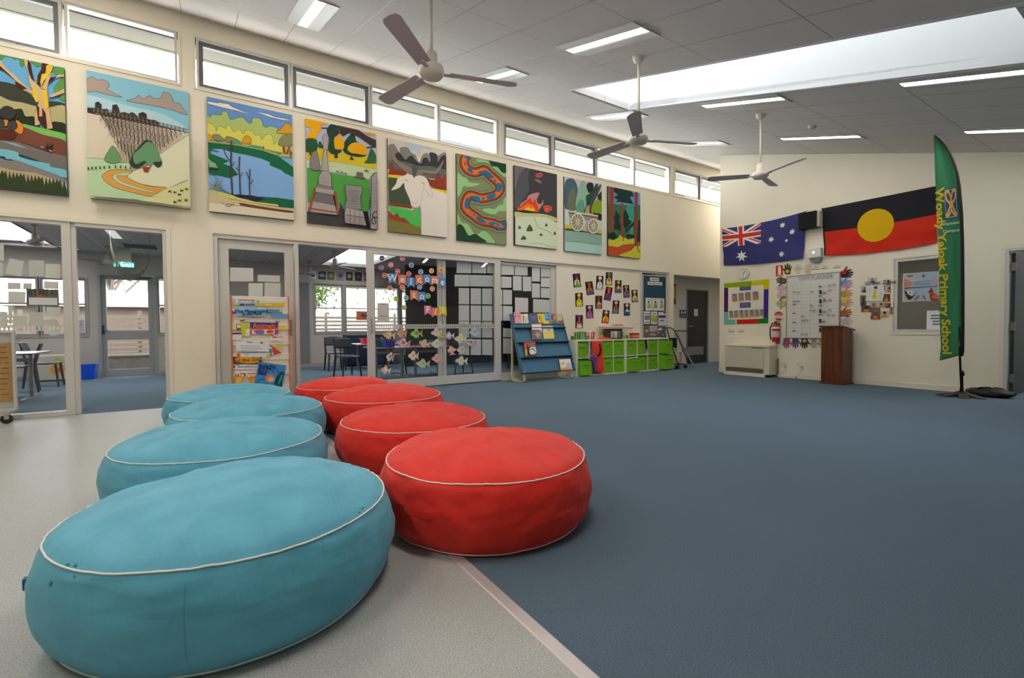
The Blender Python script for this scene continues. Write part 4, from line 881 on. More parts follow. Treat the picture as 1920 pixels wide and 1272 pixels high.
# 5 goat
A = [L_('#b8cfdd', '190,40 600,140 560,180 400,220 330,170 250,100'), L_('#d9d4c6', '30,15 190,45 210,90 250,100 330,170 370,230 430,215 430,165 490,140 560,175 600,140 755,190 755,260 600,240 450,260 350,250 200,150 60,110 30,120', 'o', 3, '#a8a598'),
     L_('#8a8884', '30,120 100,90 140,140 180,200 185,145 240,130 290,150 330,210 380,240 420,330 460,240 520,215 560,260 600,250 640,260 740,215 755,340 400,350 30,280', 's'),
     L_('#3f4044', '140,300 120,240 160,195 210,240 250,290 290,260 330,240 370,290 410,330 450,340 470,280 520,275 545,330 560,290 545,220 580,210 640,240 650,330 690,270 755,260 755,440 400,380 100,300', 's'),
     L_('#67716a', '30,285 120,300 260,320 400,370 560,380 755,430 755,560 500,520 200,450 30,400'), L_('#9a4030', '45,440 60,340 90,335 110,400 160,410 250,440 280,460 200,490 45,480', 's'), L_('#9a4030', '500,520 560,540 620,540 640,480 680,480 690,550 755,480 755,680 600,650 540,600', 's'),
     L_('#e6d62c', '38,470 200,485 300,520 260,530 38,505'), L_('#e6d62c', '540,640 640,660 755,685 755,722 560,670'), L_('#4d5e44', '38,505 260,530 330,700 330,880 45,820'), L_('#8f4b3e', '45,815 320,850 330,895 45,850'),
     L_('#55c95a', [(45, 850)] + [(50 + i * 14, 850 + i * 3 + (18 if i % 2 else -6)) for i in range(20)] + [(420, 880), (440, 1120), (400, 1130), (300, 1070), (150, 990), (60, 920)]), L_('#a34a3c', '45,920 100,970 150,950 180,1000 240,1010 320,1080 440,1130 420,1140 330,1090 200,1060 45,1020', 's'), L_('#8a8445', '45,1015 200,1060 330,1090 440,1130 440,1210 45,1165'),
     L_('#efe8dc', '440,1210 430,900 420,860 450,650 550,650 755,725 755,1245'), L_('#efe8dc', '75,665 130,590 160,510 250,485 270,460 330,480 355,520 380,490 430,490 500,520 540,600 580,740 560,760 500,680 470,650 440,820 400,890 330,880 300,780 240,640 230,580 170,640', 'so', 3, '#a99f92'),
     L_('#8f8278', '70,180 110,220 150,290 240,350 330,410 330,480 270,460 200,400 120,330 80,260', 's'), L_('#8f8278', '380,500 400,430 480,425 600,440 650,400 710,315 715,335 670,430 610,480 500,465 440,480', 's'), L_('#5d635e', '330,360 400,380 380,490 355,520 330,470'),
     L_('#7a6f60', '440,590 465,580 485,600 465,612', 'l', 5), L_('#8f8266', '235,550 260,540 280,570', 'l', 5), L_('#b08f86', '330,800 350,835 390,830 395,790', 'l', 4), L_('#b08f86', '320,860 370,890 430,860', 'l', 5), L_('#cfc6b8', '325,890 345,1000 350,900 360,1010 380,890', 'l', 6), L_('#cfc6b8', '500,680 560,760 580,740', 'l', 4), L_('#a99f92', '430,870 440,1000 438,1200', 'l', 4)]
painting(5, 'canvas of a white horned goat before a dark hedge', (722, 255, 6.523), '28,12 752,192 752,1245 45,1168', '#e6dfcf', A, '#4a3a30')

# 6 winding river
river = '200,60 150,110 150,200 210,270 300,290 400,260 460,310 530,370 600,440 610,520 550,590 440,620 380,630 320,620 220,590 170,640 150,740 200,810 270,860 350,920 440,945 520,960 600,990 700,975'
A = [L_('#8a9a70', '55,40 320,110 350,200 300,200 120,90', 's'), L_('#9ccf8a', '320,115 480,150 520,210 600,230 640,290 700,290 700,350 600,330 540,250 460,180 330,150', 's'), L_('#2a4a38', '480,135 700,185 700,290 640,290 580,220 510,210 480,165', 's'),
     L_('#9ccf8a', '58,310 120,350 180,360 210,420 350,440 220,480 130,470 100,560 58,600', 's'), L_('#9ccf8a', '380,780 460,760 540,770 600,720 650,710 660,640 700,630 700,790 600,800 540,840 440,820', 's'), L_('#9ccf8a', '58,830 100,940 190,970 260,1080 320,1100 370,1060 440,1080 540,1215 380,1190 200,1110 130,1000 58,980', 's'), L_('#2a4a38', '55,980 120,990 165,1080 200,1120 280,1095 350,1140 420,1205 55,1175', 's')]
A += [L_('#76805c', river, 'ls', 200), L_('#8f9a72', river, 'ls', 165), L_('#77402a', river, 'ls', 128), L_('#a64a24', river, 'ls', 96), L_('#ea7a3c', river, 'ls', 60)]
for p in ('150,80 200,70 220,95 180,115 150,105', '140,160 160,150 160,200 145,205', '180,240 220,230 265,290 230,300 190,270', '320,290 400,265 440,270 530,350 510,365 440,350 390,310 330,305', '535,380 560,400 550,420 532,405', '570,430 635,445 640,500 600,550 570,540 575,480', '430,610 480,580 545,570 555,600 500,640 440,635', '370,620 410,625 395,650 368,640', '215,600 300,600 345,630 340,680 310,680 260,640 215,620', '165,630 200,625 190,770 145,740 150,680', '195,795 230,820 215,825', '245,825 285,855 265,862', '290,870 340,880 435,945 400,950 340,940 300,900', '455,945 520,940 600,975 590,990 540,965 510,995 460,965', '550,990 600,1010 655,1015 610,1045 570,1030', '620,960 660,935 700,960 700,1010 650,995'):
    A.append(L_('#2178a8', p, 's'))
painting(6, 'canvas of a winding blue and orange river seen from above', (850, 282, 6.989), '42,38 695,182 695,1245 45,1175', '#8a9470', A, '#3a3024')

# 7 bushfire
A = [L_('#7d7278', '48,60 220,90 150,150 100,300 50,420'), L_('#5a5c62', '130,170 280,110 300,250 250,420 100,640 50,650 60,400', 's'), L_('#464549', '280,120 645,190 645,810 450,740 350,740 260,420', 's'),
     L_('#c04a44', '345,215 360,185 430,170 435,220 380,230', 'so', 5, '#b98a86'), L_('#b57a78', '325,255 400,275 430,315 380,300', 's'), L_('#c08a86', '130,690 130,610 220,540 240,490 320,455 400,455 360,540 380,630 375,730 200,710', 's'), L_('#c08a86', '370,600 420,610 455,545 450,610 390,690 370,660'),
     L_('#e2442a', '85,690 90,650 130,640 200,580 270,530 300,590 330,540 370,640 370,720 150,700', 's'), L_('#f47a22', '90,680 130,665 200,620 230,600 280,620 310,630 350,720 180,700', 's'), L_('#fdc928', '170,695 240,650 270,670 310,670 325,715 250,715', 's'), L_('#e2442a', '460,640 540,640 570,680 500,725 465,690', 'so', 7, '#c08a86'), L_('#f7862a', '485,665 530,670 500,700'),
     L_('#33373d', '65,705 180,690 330,715 450,730 560,790 650,805 650,820 450,760 260,745 60,725'), L_('#c7c98a', '58,715 200,735 450,750 650,815 650,860 400,800 60,790', 's'), L_('#d5e2c4', '58,790 300,780 500,800 650,880 650,1245 58,1170'), L_('#b9bd76', '320,780 350,880 390,940 480,975 560,1020', 'ls', 12), L_('#b9bd76', '250,1165 400,1160 560,1205 640,1215', 'ls', 8)] + [
     L_('#4d6450', [(x - w, y + h), (x - w * .7, y), (x, y - h), (x + w * .8, y), (x + w, y + h)], 's') for x, y, w, h in ((115, 930, 22, 22), (255, 940, 42, 45), (488, 900, 18, 22), (415, 1035, 22, 18), (605, 1018, 18, 22), (170, 1075, 35, 26))]
painting(7, 'canvas of a bushfire under black smoke above pale paddocks', (958, 302, 7.482), '42,58 648,190 645,1245 50,1172', '#464549', A, '#2c2420')

# 8 wagon
A = [L_('#c3c8dc', '55,50 615,170 615,500 55,500'), L_('#4d6672', '60,540 58,150 140,78 210,110 255,240 230,400 210,560', 's'), L_('#6d7260', '100,560 110,350 180,220 225,300 230,450 215,560', 's'), L_('#93bca4', '235,560 230,400 290,160 345,110 380,180 415,300 370,420 350,600', 's'), L_('#5fa486', '225,575 240,480 300,395 350,450 345,600', 's'),
     L_('#3c3438', '385,180 440,140 490,170 480,260 420,300', 's'), L_('#1f5a40', '340,600 380,480 380,350 440,300 530,170 560,165 540,250 440,460 380,600', 's'), L_('#5a4c50', '430,600 440,450 520,260 610,170 560,320 480,480 470,600', 's'), L_('#3a3a3e', '550,340 615,270 615,430 560,430'), L_('#86a82c', '465,600 480,470 550,405 615,440 615,600', 's'), L_('#263226', '470,600 550,610 615,620 615,720 540,700'), L_('#c79a6a', '360,600 385,510 405,490 420,520 410,605', 's'),
     L_('#c6e0c6', '55,540 120,560 120,800 55,800'), L_('#c6e0c6', '540,710 615,725 615,880 540,860'), L_('#c9c02e', '55,780 200,800 350,860 615,880 615,920 55,850'), L_('#3c5446', '55,840 200,850 400,890 615,925 615,945 400,900 55,868'), L_('#8fb6a6', '55,868 615,940 615,1110 500,1085 400,1060 200,1040 60,1040'), L_('#b0d6cc', '58,1040 200,1045 400,1070 615,1105 615,1235 58,1180'),
     L_('#a69a86', '95,560 560,640 550,720 120,660'), L_('#e9ded0', '90,560 240,590 560,640 560,655 240,605 90,575'), L_('#6b5c4c', '130,600 540,670 540,685 130,615')]
for cx, cy, rx, ry in ((245, 745, 98, 128), (478, 805, 80, 105)):
    A += [L_('#5e5647', ell(cx - 14, cy, rx, ry)), L_('#8a8a5a', ell(cx, cy, rx * .86, ry * .86)), L_('#e6dccd', ell(cx, cy, rx, ry) + [ell(cx, cy, rx, ry)[0]], 'l', 20)]
    for k in range(12): A.append(L_('#e6dccd', [(cx, cy), (cx + rx * math.cos(k * .5236), cy + ry * math.sin(k * .5236))], 'l', 10))
    A.append(L_('#c8b8a4', ell(cx, cy, rx * .2, ry * .2)))
painting(8, 'canvas of an old white wooden wagon with two spoked wheels', (1052, 325, 8.102), '50,48 615,172 615,1238 50,1182', '#c3c8dc', A, '#4a2a22')

# 9 pine forest
A = [L_('#7ba0d0', '60,60 580,175 580,400 60,340'), L_('#3f7a5c', '60,340 580,400 580,900 60,860'), L_('#3fa08a', '350,420 460,380 480,620 400,650', 's'), L_('#3fa08a', '430,740 470,720 470,860 400,850'), L_('#2a7a6a', '530,360 580,380 580,560 540,600'),
     L_('#1f3f3c', '150,90 200,80 300,110 440,145 480,230 410,240 470,360 360,340 250,320 170,330 220,290 140,240 220,210 150,150'), L_('#1c3a34', '180,450 250,560 230,620 265,720 245,800 190,770 145,760 160,640 145,560 170,540'), L_('#1c3a34', '330,440 400,560 380,600 440,640 380,720 330,760 300,700 300,520'), L_('#1c3a34', '60,840 130,800 190,870 190,920 130,945 60,930', 's'), L_('#1c3a34', '350,850 470,860 480,910 380,900', 's'), L_('#1c3a34', '530,640 580,600 580,970 520,960'),
     L_('#302a28', '330,780 470,650 480,680 340,830'), L_('#9a4a30', '70,70 145,85 135,810 75,840'), L_('#9a4a30', '265,330 300,340 300,850 320,950 275,930 262,850'), L_('#d4cc44', '60,930 130,945 220,900 240,860 300,900 400,930 470,915 480,1000 300,1020 200,1060 62,1050', 's'),
     L_('#c4582c', '62,1050 200,1060 320,1020 480,1000 560,990 580,1010 400,1120 240,1200 62,1195', 's'), L_('#d4cc44', '230,1200 330,1150 400,1120 480,1040 580,1060 580,1245 400,1225', 's'), L_('#8c4630', '490,160 535,165 530,480 540,700 520,900 525,1030 480,1040 475,700 490,500'), L_('#5f3022', '480,1030 440,1080 400,1120', 'l', 12), L_('#5f3022', '520,1030 545,1120 580,1140', 'l', 12), L_('#5f3022', '290,870 300,950 280,940', 'l', 10), L_('#5f3022', '340,860 380,930 370,950', 'l', 9), L_('#c4582c', '530,980 575,975 570,1010 530,1000')]
painting(9, 'canvas of red tree trunks in a dark pine forest, farthest along the wall', (1134, 342, 8.712), '55,60 580,178 578,1245 50,1198', '#3f7a5c', A, '#2a2420')

# ---------------------------------------------------------------- text helpers and small boards
def mB(x, z, y=YB - .01, rot=0.0):      # text frame on the back wall
    return Matrix.Translation((x, y, z)) @ Matrix(((1, 0, 0, 0), (0, 0, -1, 0), (0, 1, 0, 0), (0, 0, 0, 1))) @ Matrix.Rotation(rot, 4, 'Z')
def mL(y, z, x=.01, rot=0.0):           # text frame on the left wall
    return Matrix.Translation((x, y, z)) @ Matrix(((0, 0, 1, 0), (1, 0, 0, 0), (0, 1, 0, 0), (0, 0, 0, 1))) @ Matrix.Rotation(rot, 4, 'Z')
def quadc(cx, cy, w, h, a=0):
    c, s = math.cos(R(a)), math.sin(R(a)); return [(cx + u * w / 2 * c - v * h / 2 * s, cy + u * w / 2 * s + v * h / 2 * c) for u, v in ((-1, -1), (1, -1), (1, 1), (-1, 1))]
def rot_(p, cx, cy, a):
    c, s = math.cos(R(a)), math.sin(R(a)); return [(cx + x * c - y * s, cy + x * s + y * c) for x, y in p]

# ---------------------------------------------------------------- flags
def cloth(name, label, cat, corners, d, nx, ny, colf, sag, fold):
    Q = [np.array(ony(u, v, YB - d)) for u, v in corners]; m = MB(); idx = {}
    for j in range(ny + 1):
        t = j / ny
        for i in range(nx + 1):
            s = i / nx; p = (Q[0] * (1 - s) + Q[1] * s) * (1 - t) + (Q[3] * (1 - s) + Q[2] * s) * t
            k = 4 * s * (1 - s); p = p + np.array([0, 0, -k * (sag[0] * (1 - t) + sag[1] * t)])
            p[1] -= fold(s, t); m.v.append(tuple(p))
    for j in range(ny):
        for i in range(nx):
            a = j * (nx + 1) + i; m.f.append((a, a + nx + 1, a + nx + 2, a + 1)); m.fm.append(m.mi(colf((i + .5) / nx, (j + .5) / ny)))
    t = thing(name, (float(Q[3][0] + Q[2][0]) / 2, YB - d, float(min(Q[3][2], Q[2][2]))), label, cat, 'flags on the back wall')
    m.build('cloth', t, True); return t, Q
FB, FR_, FW, FY, FK = (M(c, .7, spec=.15) for c in ('#3c3f78', '#d8392c', '#f0eee6', '#e0b410', '#26262c'))
FRED = M('#d2301c', .7, spec=.15)
def in_star(u, v, cx, cy, r, n, inner):
    dx, dy = u - cx, v - cy; q = math.hypot(dx, dy)
    if q > r: return False
    a = (math.atan2(dx, -dy) % (2 * math.pi / n)); a = min(a, 2 * math.pi / n - a); hp = math.pi / n
    # edge between outer point (angle 0, r) and inner point (angle hp, inner*r)
    x1, y1, x2, y2 = r, 0, inner * r * math.cos(hp), inner * r * math.sin(hp); px, py = q * math.cos(a), q * math.sin(a)
    return (x2 - x1) * (py - y1) - (y2 - y1) * (px - x1) >= 0
def aus(s, t):
    if s < .5 and t < .5:
        u, v = s * 4, t * 2                       # canton 2 x 1
        du, dv = abs(u - 1), abs(v - .5)
        if du < .1 or dv < .1: return FR_
        if du < .1667 or dv < .1667: return FW
        d1, d2 = (v - u / 2) / 1.118 * 1, (v - 1 + u / 2) / 1.118
        for dd, sg in ((d1, 1), (d2, -1)):
            if abs(dd) < .1:
                off = dd * (1 if u < 1 else -1) * sg
                return FR_ if 0 < off < .07 else FW
        return FB
    U, V = s * 2, t
    for cx, cy, r, n, i_ in ((.5, .77, .155, 7, .44), (1.5, .83, .075, 7, .44), (1.25, .45, .075, 7, .44), (1.5, .17, .075, 7, .44), (1.722, .37, .075, 7, .44), (1.6, .54, .045, 5, .4)):
        if in_star(U, V, cx, cy, r, n, i_): return FW
    return FB
def fold1(s, t):
    a = math.hypot(s * 1.9, t * .9); b_ = math.hypot((1 - s) * 1.9, t * .9)
    return .012 + .012 * t * math.sin(a * 17) * math.exp(-s * 2.2) + .012 * t * math.sin(b_ * 15 + 1) * math.exp(-(1 - s) * 1.6) + .006 * t * math.sin(s * 9 + t * 4)
t, Q = cloth('wall_flag', 'dark blue flag with red and white crosses and white stars, left on the back wall', 'flag', [(1354, 429), (1512.5, 396), (1507, 485), (1358, 498)], .02, 260, 130, aus, (.045, .03), fold1)
m = MB(); m.tube([(Q[0][0] - .02, YB, Q[0][2] + .01), (Q[0][0] + .01, YB - .03, Q[0][2])], .004, '#4a4a48', 5); m.build('tie', t)
m = MB(); m.tube([(Q[1][0] + .02, YB, Q[1][2] + .01), (Q[1][0], YB - .03, Q[1][2])], .004, '#4a4a48', 5); m.build('tie', t)
def abo(s, t):
    u, v = (s - .5) * 1.86, t - .5
    if s < .018: return FK
    if math.hypot(u, v) < .30 and True: return FY
    return FK if t < .5 else FRED
t, Q = cloth('wall_flag', 'black and red flag with a yellow disc, right on the back wall', 'flag', [(1541, 391.5), (1757, 349), (1757.5, 455), (1546.5, 479.5)], .02, 300, 140, abo, (.0, .05), lambda s, t: .012 + .014 * t * t * math.sin(math.hypot(s * 1.9, t * .8) * 18) * math.exp(-s * 1.5) + .016 * t * t * math.sin(math.hypot((1 - s) * 1.7, t * 1.1) * 17) * math.exp(-(1 - s) * 1.2) + .004 * math.sin(s * 8))
m = MB(); m.tube([(Q[0][0] - .02, YB, Q[0][2] + .02), (Q[0][0] + .01, YB - .03, Q[0][2])], .004, '#4a4a48', 5); m.build('tie', t)

# ---------------------------------------------------------------- feather banner
BY = 9.05
def lean(z): return BY - .19 * z
def onp(u, v):
    r = ray(u, v); t_ = (BY - CAM[1] - .19 * CAM[2]) / (r[1] + .19 * r[2]); return CAM + r * t_
def rip(x, z): return .010 * math.sin(x * 30 + z * 2.2) + .003 * math.sin(x * 55 - z * 5 + 2)
EL = [(254, 1750.5), (270, 1751.5), (300, 1753), (350, 1754.5), (400, 1756.5), (450, 1758.5), (500, 1760), (560, 1761.5), (620, 1763), (650, 1764.5), (677, 1761.5)]
ER = [(254, 1751.5), (262, 1761), (275, 1772.5), (290, 1781.5), (305, 1788), (325, 1794), (350, 1798), (400, 1802), (450, 1803.5), (550, 1804.5), (620, 1804.5), (660, 1804), (668, 1802)]
def itp(T, v):
    for (a, x), (c, y) in zip(T[:-1], T[1:]):
        if a <= v <= c: return x + (y - x) * (v - a) / (c - a)
    return T[-1][1] if v > T[-1][0] else T[0][1]
GRN = M('#3a875b', .55, spec=.3)
base = onz(1806, 743); bx = float(base[0])
t = thing('feather_banner', (bx, BY, 0), 'tall green feather banner with yellow lettering beside the right-hand door', 'banner')
m = MB(); ny, nx = 110, 20; k = m.mi(GRN)
for j in range(ny + 1):
    f = j / ny
    for i in range(nx + 1):
        g = i / nx; vL, vR = 254 + (677 - 254) * f, 254 + (666 - 254) * f
        u = itp(EL, vL) * (1 - g) + itp(ER, vR) * g; v = vL * (1 - g) + vR * g
        p = onp(u, v); m.v.append((p[0], p[1] + rip(p[0], p[2]), p[2]))
for j in range(ny):
    for i in range(nx): a = j * (nx + 1) + i; m.f.append((a, a + nx + 1, a + nx + 2, a + 1)); m.fm.append(k)
ban = m.build('banner_cloth', t, True)
so = ban.modifiers.new('thickness', 'SOLIDIFY'); so.thickness = .002
def onban(m, i0):
    for i in range(i0, len(m.v)):
        x, y, z = m.v[i]; m.v[i] = (x, lean(z) + rip(x, z) - .007 + (y - BY), z)
m = MB(); pth = [onp(u + .6, v) for v, u in ER]; pth = [tuple(p) for p in pth]; lo = pth[-1]
m.tube(pth + [(lo[0] * .6 + bx * .4, lean(1.0), 1.0), (bx, lean(.62), .62), (bx, BY, .03)], [.008 + .012 * min(1, i / 8) for i in range(len(pth))] + [.014, .013, .013], M('#2a2320', .5), 8); m.build('pole', t, True)
m = MB(); m.lathe([(.028, .30), (.028, .34), (.016, .37), (.016, .24), (.022, .10), (.03, .04)], M('#241f22', .5), (bx, BY, 0), 14); m.build('pole_collar', t, True)
m = MB(); m.box(bx - .018, bx + .012, lean(.79) - .015, lean(.79) + .015, .72, .86, M('#5a5350', .5)); m.build('pole_clip', t)
m = MB(); YEL = M('#e4c92a', .6)
pa, pb = onp(1778, 352), onp(1778, 690); cx_ = float(onp(1766.5, 500)[0]) + .008; ztop, zbot = float(pa[2]) + .02, float(onp(1775, 668)[2]) + .03
for pt in (m.text('Woady Yaloak Primary School', YEL, Matrix.Identity(4), .128, 'LEFT', .004),): pass
V = np.array(m.v); L0 = V[:, 0].max() - V[:, 0].min(); xmin = V[:, 0].min()
m.v = [(cx_ + b_ , BY, ztop - (a - xmin) / L0 * (ztop - zbot)) for a, b_, c in m.v]
onban(m, 0); m.build('banner_lettering', t)
m = MB(); pl, pr = onp(1770, 355), onp(1797, 408); X0_, X1_, Z1_, Z0_ = float(pl[0]), float(pr[0]), float(pl[2]), float(pr[2]); ew, eh = X1_ - X0_, Z1_ - Z0_
def E(a, c): return (X0_ + ew * a, BY, Z1_ - eh * c)
def quad(m, a0, c0, a1, c1, mt, off):
    for i in range(8):
        for j in range(12):
            A0, A1, C0, C1 = a0 + (a1 - a0) * i / 8, a0 + (a1 - a0) * (i + 1) / 8, c0 + (c1 - c0) * j / 12, c0 + (c1 - c0) * (j + 1) / 12
            m.face([tuple(np.array(E(*p)) - [0, off, 0]) for p in ((A0, C1), (A1, C1), (A1, C0), (A0, C0))], mt)
quad(m, 0, 0, 1, 1, M('#5a3f86'), .001); quad(m, .05, .035, .95, .965, M('#8fcf9e'), .0016); quad(m, .09, .065, .91, .935, M('#3a3f9a'), .0022)
for pl_, wv in (('.12,.1 .35,.12 .5,.35 .62,.62 .88,.9', .10), ('.88,.1 .65,.12 .5,.35 .38,.62 .12,.9', .10), ('.12,.1 .18,.35 .42,.52 .5,.68 .35,.85 .12,.9', .09), ('.88,.1 .82,.35 .58,.52 .5,.68 .65,.85 .88,.9', .09), ('.35,.5 .5,.42 .65,.5 .5,.58 .35,.5', .05)):
    for j, q in enumerate(stroke_(smooth_(pts_(pl_), 5, False), wv)): m.face([tuple(np.array(E(*p)) - [0, .003 + j * .00002, 0]) for p in q], M('#e6b93a'))
onban(m, 0); m.build('banner_emblem', t)
for txt, v in (('Scarsdale', 419), ('Campus', 433)):
    m = MB(); p = onp(1783.5, v); m.text(txt, M('#dfe8dc'), mB(float(p[0]), float(p[2]), BY), .052, 'CENTER', .001)
    onban(m, 0); m.build('banner_small_lettering', t)
m = MB(); FT = M('#3a3735', .6)
for a in (190, 235, 290, 340):
    dx, dy = math.cos(R(a)), math.sin(R(a)); n_ = np.array([-dy, dx]) * .05; e = np.array([bx + dx * .27, BY + dy * .27]); s0 = np.array([bx, BY])
    m.hexa([(*(s0 - n_), .015), (*(s0 + n_), .015), (*(e + n_ * 1.1), .002), (*(e - n_ * 1.1), .002), (*(s0 - n_), .075), (*(s0 + n_), .075), (*(e + n_ * 1.1), .008), (*(e - n_ * 1.1), .008)], FT)
m.build('foot', t)
t = thing('weight_bag', (5.72, 9.28, 0), 'crumpled black weight bag on the floor behind the green banner foot', 'bag')
m = MB(); BK = M('#262326', .6)
n, kk = 40, 14
for j in range(kk + 1):
    ph = -math.pi / 2 + math.pi * j / kk
    for i in range(n):
        th = 2 * math.pi * i / n; r_ = max(math.cos(ph), .001); nz = noise.noise(Vector((math.cos(th) * 2, math.sin(th) * 2, ph * 2)))
        m.v.append((5.76 + .26 * r_ * math.cos(th) * (1 + .15 * nz), 9.33 + .14 * r_ * math.sin(th) * (1 + .2 * nz), max(.0, .055 + .065 * math.sin(ph) * (1 + .5 * nz))))
for j in range(kk):
    for i in range(n): d = (i + 1) % n; m.f.append((j * n + i, j * n + d, (j + 1) * n + d, (j + 1) * n + i)); m.fm.append(m.mi(BK))
m.build('sack', t, True)
m = MB(); m.tube([(5.64, 9.27, .08), (5.68, 9.25, .13), (5.77, 9.25, .14), (5.84, 9.27, .09)], .01, BK, 6); m.build('carry_loop', t, True)

# ---------------------------------------------------------------- things fixed on the back wall
t = thing('wall_speaker', (3.36, YB - .13, 2.80), 'black box loudspeaker on the back wall between the two flags', 'speaker')
m = MB(); m.box(3.12, 3.43, YB - .20, YB - .02, 2.83, 3.13, M('#232224', .6)); m.build('cabinet', t, bevel=.008)
m = MB(); m.box(3.43, 3.47, YB - .16, YB, 2.84, 3.12, M('#cfcabb', .6)); m.build('side_bracket', t)
m = MB(); m.box(3.13, 3.42, YB - .204, YB - .20, 2.84, 3.12, M('#17171a', .9)); m.build('speaker_grille', t)
t = thing('emergency_light', (3.36, YB, 2.22), 'white emergency light unit with green glow below the gap between the flags', 'emergency light')
m = MB(); m.box(3.25, 3.47, YB - .10, YB, 2.28, 2.46, M('#dfe2dc', .5)); m.build('housing', t, bevel=.012)
m = MB(); m.lathe([(.02, -.103), (.02, -.101)], M('#9fe0c0', .3, emit=1.5), (3.35, YB, 2.38), 14, 1); m.build('indicator', t)
m = MB(); m.hexa([(3.30, YB - .07, 2.20), (3.44, YB - .07, 2.20), (3.44, YB, 2.20), (3.30, YB, 2.20), (3.27, YB - .09, 2.28), (3.47, YB - .09, 2.28), (3.47, YB, 2.28), (3.27, YB, 2.28)], M('#8f908c', .3)); m.build('lens', t)
m = MB(); m.tube([(3.28, YB - .004, 2.22), (3.2, YB - .004, 2.1), (3.25, YB - .004, 2.04), (3.3, YB - .004, 2.1)], .004, '#c9c3b2', 5); m.build('cable', t)
t = thing('wall_clock', (1.96, YB, 2.02), 'round white wall clock above the rainbow bordered photo board', 'clock'); cx0, cz0, rr = 1.955, 2.135, .115
m = MB(); m.lathe([(rr, 0), (rr, -.035), (rr * .97, -.042), (rr * .88, -.042), (rr * .86, -.03)], M('#e9e4d4', .4), (cx0, YB, cz0), 32, 1); m.build('rim', t, True)
m = MB(); m.lathe([(rr * .86, -.031), (rr * .86, -.032)], M('#f1eee2', .5), (cx0, YB, cz0), 32, 1)
for k in range(12):
    a = k * math.pi / 6; m.box(cx0 + rr * .68 * math.sin(a) - .005, cx0 + rr * .68 * math.sin(a) + .005, YB - .0335, YB - .032, cz0 + rr * .68 * math.cos(a) - .008, cz0 + rr * .68 * math.cos(a) + .008, '#55524c')
m.build('dial', t)
for a, l, w_ in ((R(40), .05, .005), (R(190), .078, .0035)):
    m = MB(); m.tube([(cx0, YB - .036, cz0), (cx0 + l * math.sin(a), YB - .036, cz0 + l * math.cos(a))], w_, '#2c2a28', 4); m.build('hand', t)

# rainbow bordered photo board
c5 = (1340, 520, 12.72); t = thing('photo_board', (2.0, YB, 1.10), 'paper display of small portraits inside a rainbow coloured border', 'display board'); t['_w'] = [2.0, YB, 1.10]
m, tf, nrm, sub = board('', {}, c5, '225,150 1300,45 1285,1100 220,1130', 'B', .006, .005, M('#e8e2cc', .8), '#d8d2bc', [], rect=False, build=False)
ly = [L_('#eee8d6', '320,255 1165,180 1165,975 330,1010'), L_('#8fb414', '225,150 880,88 885,225 225,255'), L_('#dccb18', '880,88 1300,45 1290,285 1170,285 1165,180 890,205'), L_('#45308e', '1175,290 1285,285 1275,975 1165,975'), L_('#0f8524', '1040,1000 1280,970 1280,1095 1035,1105'), L_('#d6261a', '530,1015 1040,995 1035,1105 535,1120'), L_('#74bdb0', '225,835 320,835 330,1010 500,1015 500,1125 225,1130'), L_('#5a1f5c', '230,260 325,255 320,835 225,835')]
ly += [L_('#5a5490', '600,240 870,222 868,305 600,325'), L_('#5a5490', '605,612 865,598 862,718 608,738'), L_('#a8a0c4', '640,270 840,258', 'l', 10), L_('#a8a0c4', '650,650 820,642', 'l', 10), L_('#a8a0c4', '650,690 820,680', 'l', 10)]
rnd = random.Random(3)
for x, y, w_, h_ in [(480, 490, 120, 185), (637, 468, 122, 185), (800, 452, 128, 185), (985, 440, 135, 190)] + [(402 + i * 124, 882 - i * 6, 90, 160) for i in range(7)]:
    hc = rnd.choice(['#3a2c24', '#7a4a2a', '#5a3a26', '#2a2422', '#8a6a44'])
    ly += [L_('#8a8fa0', quadc(x, y, w_, h_, -3)), L_('#e07c22', [(x - w_ * .36, y + h_ * .48), (x - w_ * .30, y + h_ * .16), (x, y + h_ * .08), (x + w_ * .30, y + h_ * .14), (x + w_ * .38, y + h_ * .47)]), L_(hc, ell(x, y - h_ * .18, w_ * .24, h_ * .2)), L_('#d29a78', ell(x, y - h_ * .12, w_ * .17, h_ * .15))]
paint(m, ly, tf, nrm, .0005, sub); m.build('display_sheet', t)
for nm, x in (('notice_strip', 1.66), ('notice_strip', 1.87)):
    board('notice_strip', P('tiny paper strip under the rainbow bordered photo board, ' + ('left one' if x < 1.7 else 'right one'), 'notice'), (0, 0, 1), [(x0, y0) for x0, y0 in (((1365, 618), (1377, 617), (1377, 623), (1365, 624)) if x < 1.7 else ((1384, 618), (1395, 617), (1395, 623), (1384, 624)))], 'B', .004, .003, '#e3dcc6', '#d3ccb6', [L_('#8a8678', '1366,622.5 1376,622' if x < 1.7 else '1385,622.5 1394,622', 'l', .9)], rect=True)

# heater
t = thing('gas_heater', (2.2, YB - .16, 0), 'low cream panel heater on the floor under the rainbow bordered board', 'heater'); HC = M('#d9d3c0', .45)
hx0, hx1, hy = 1.72, 2.66, 9.27
m = MB(); m.box(hx0, hx1, hy + .01, YB - .005, .05, .60, HC); m.build('cabinet', t, bevel=.006)
m = MB(); m.box(hx0 - .01, hx1 + .01, hy - .01, YB - .005, .60, .635, M('#e6e0cc', .4)); m.build('top', t, bevel=.006)
m = MB(); m.box(hx0 + .01, hx1 - .11, hy - .004, hy + .01, .17, .575, M('#cfc8b4', .5)); m.build('front_panel', t)
m = MB(); m.box(hx1 - .36, hx1 - .11, hy - .008, hy - .003, .565, .59, M('#9a9484', .5)); m.build('control_slot', t)
m = MB(); m.box(hx0 + .02, hx1 - .12, hy + .002, hy + .009, .075, .155, M('#5a4e42', .7))
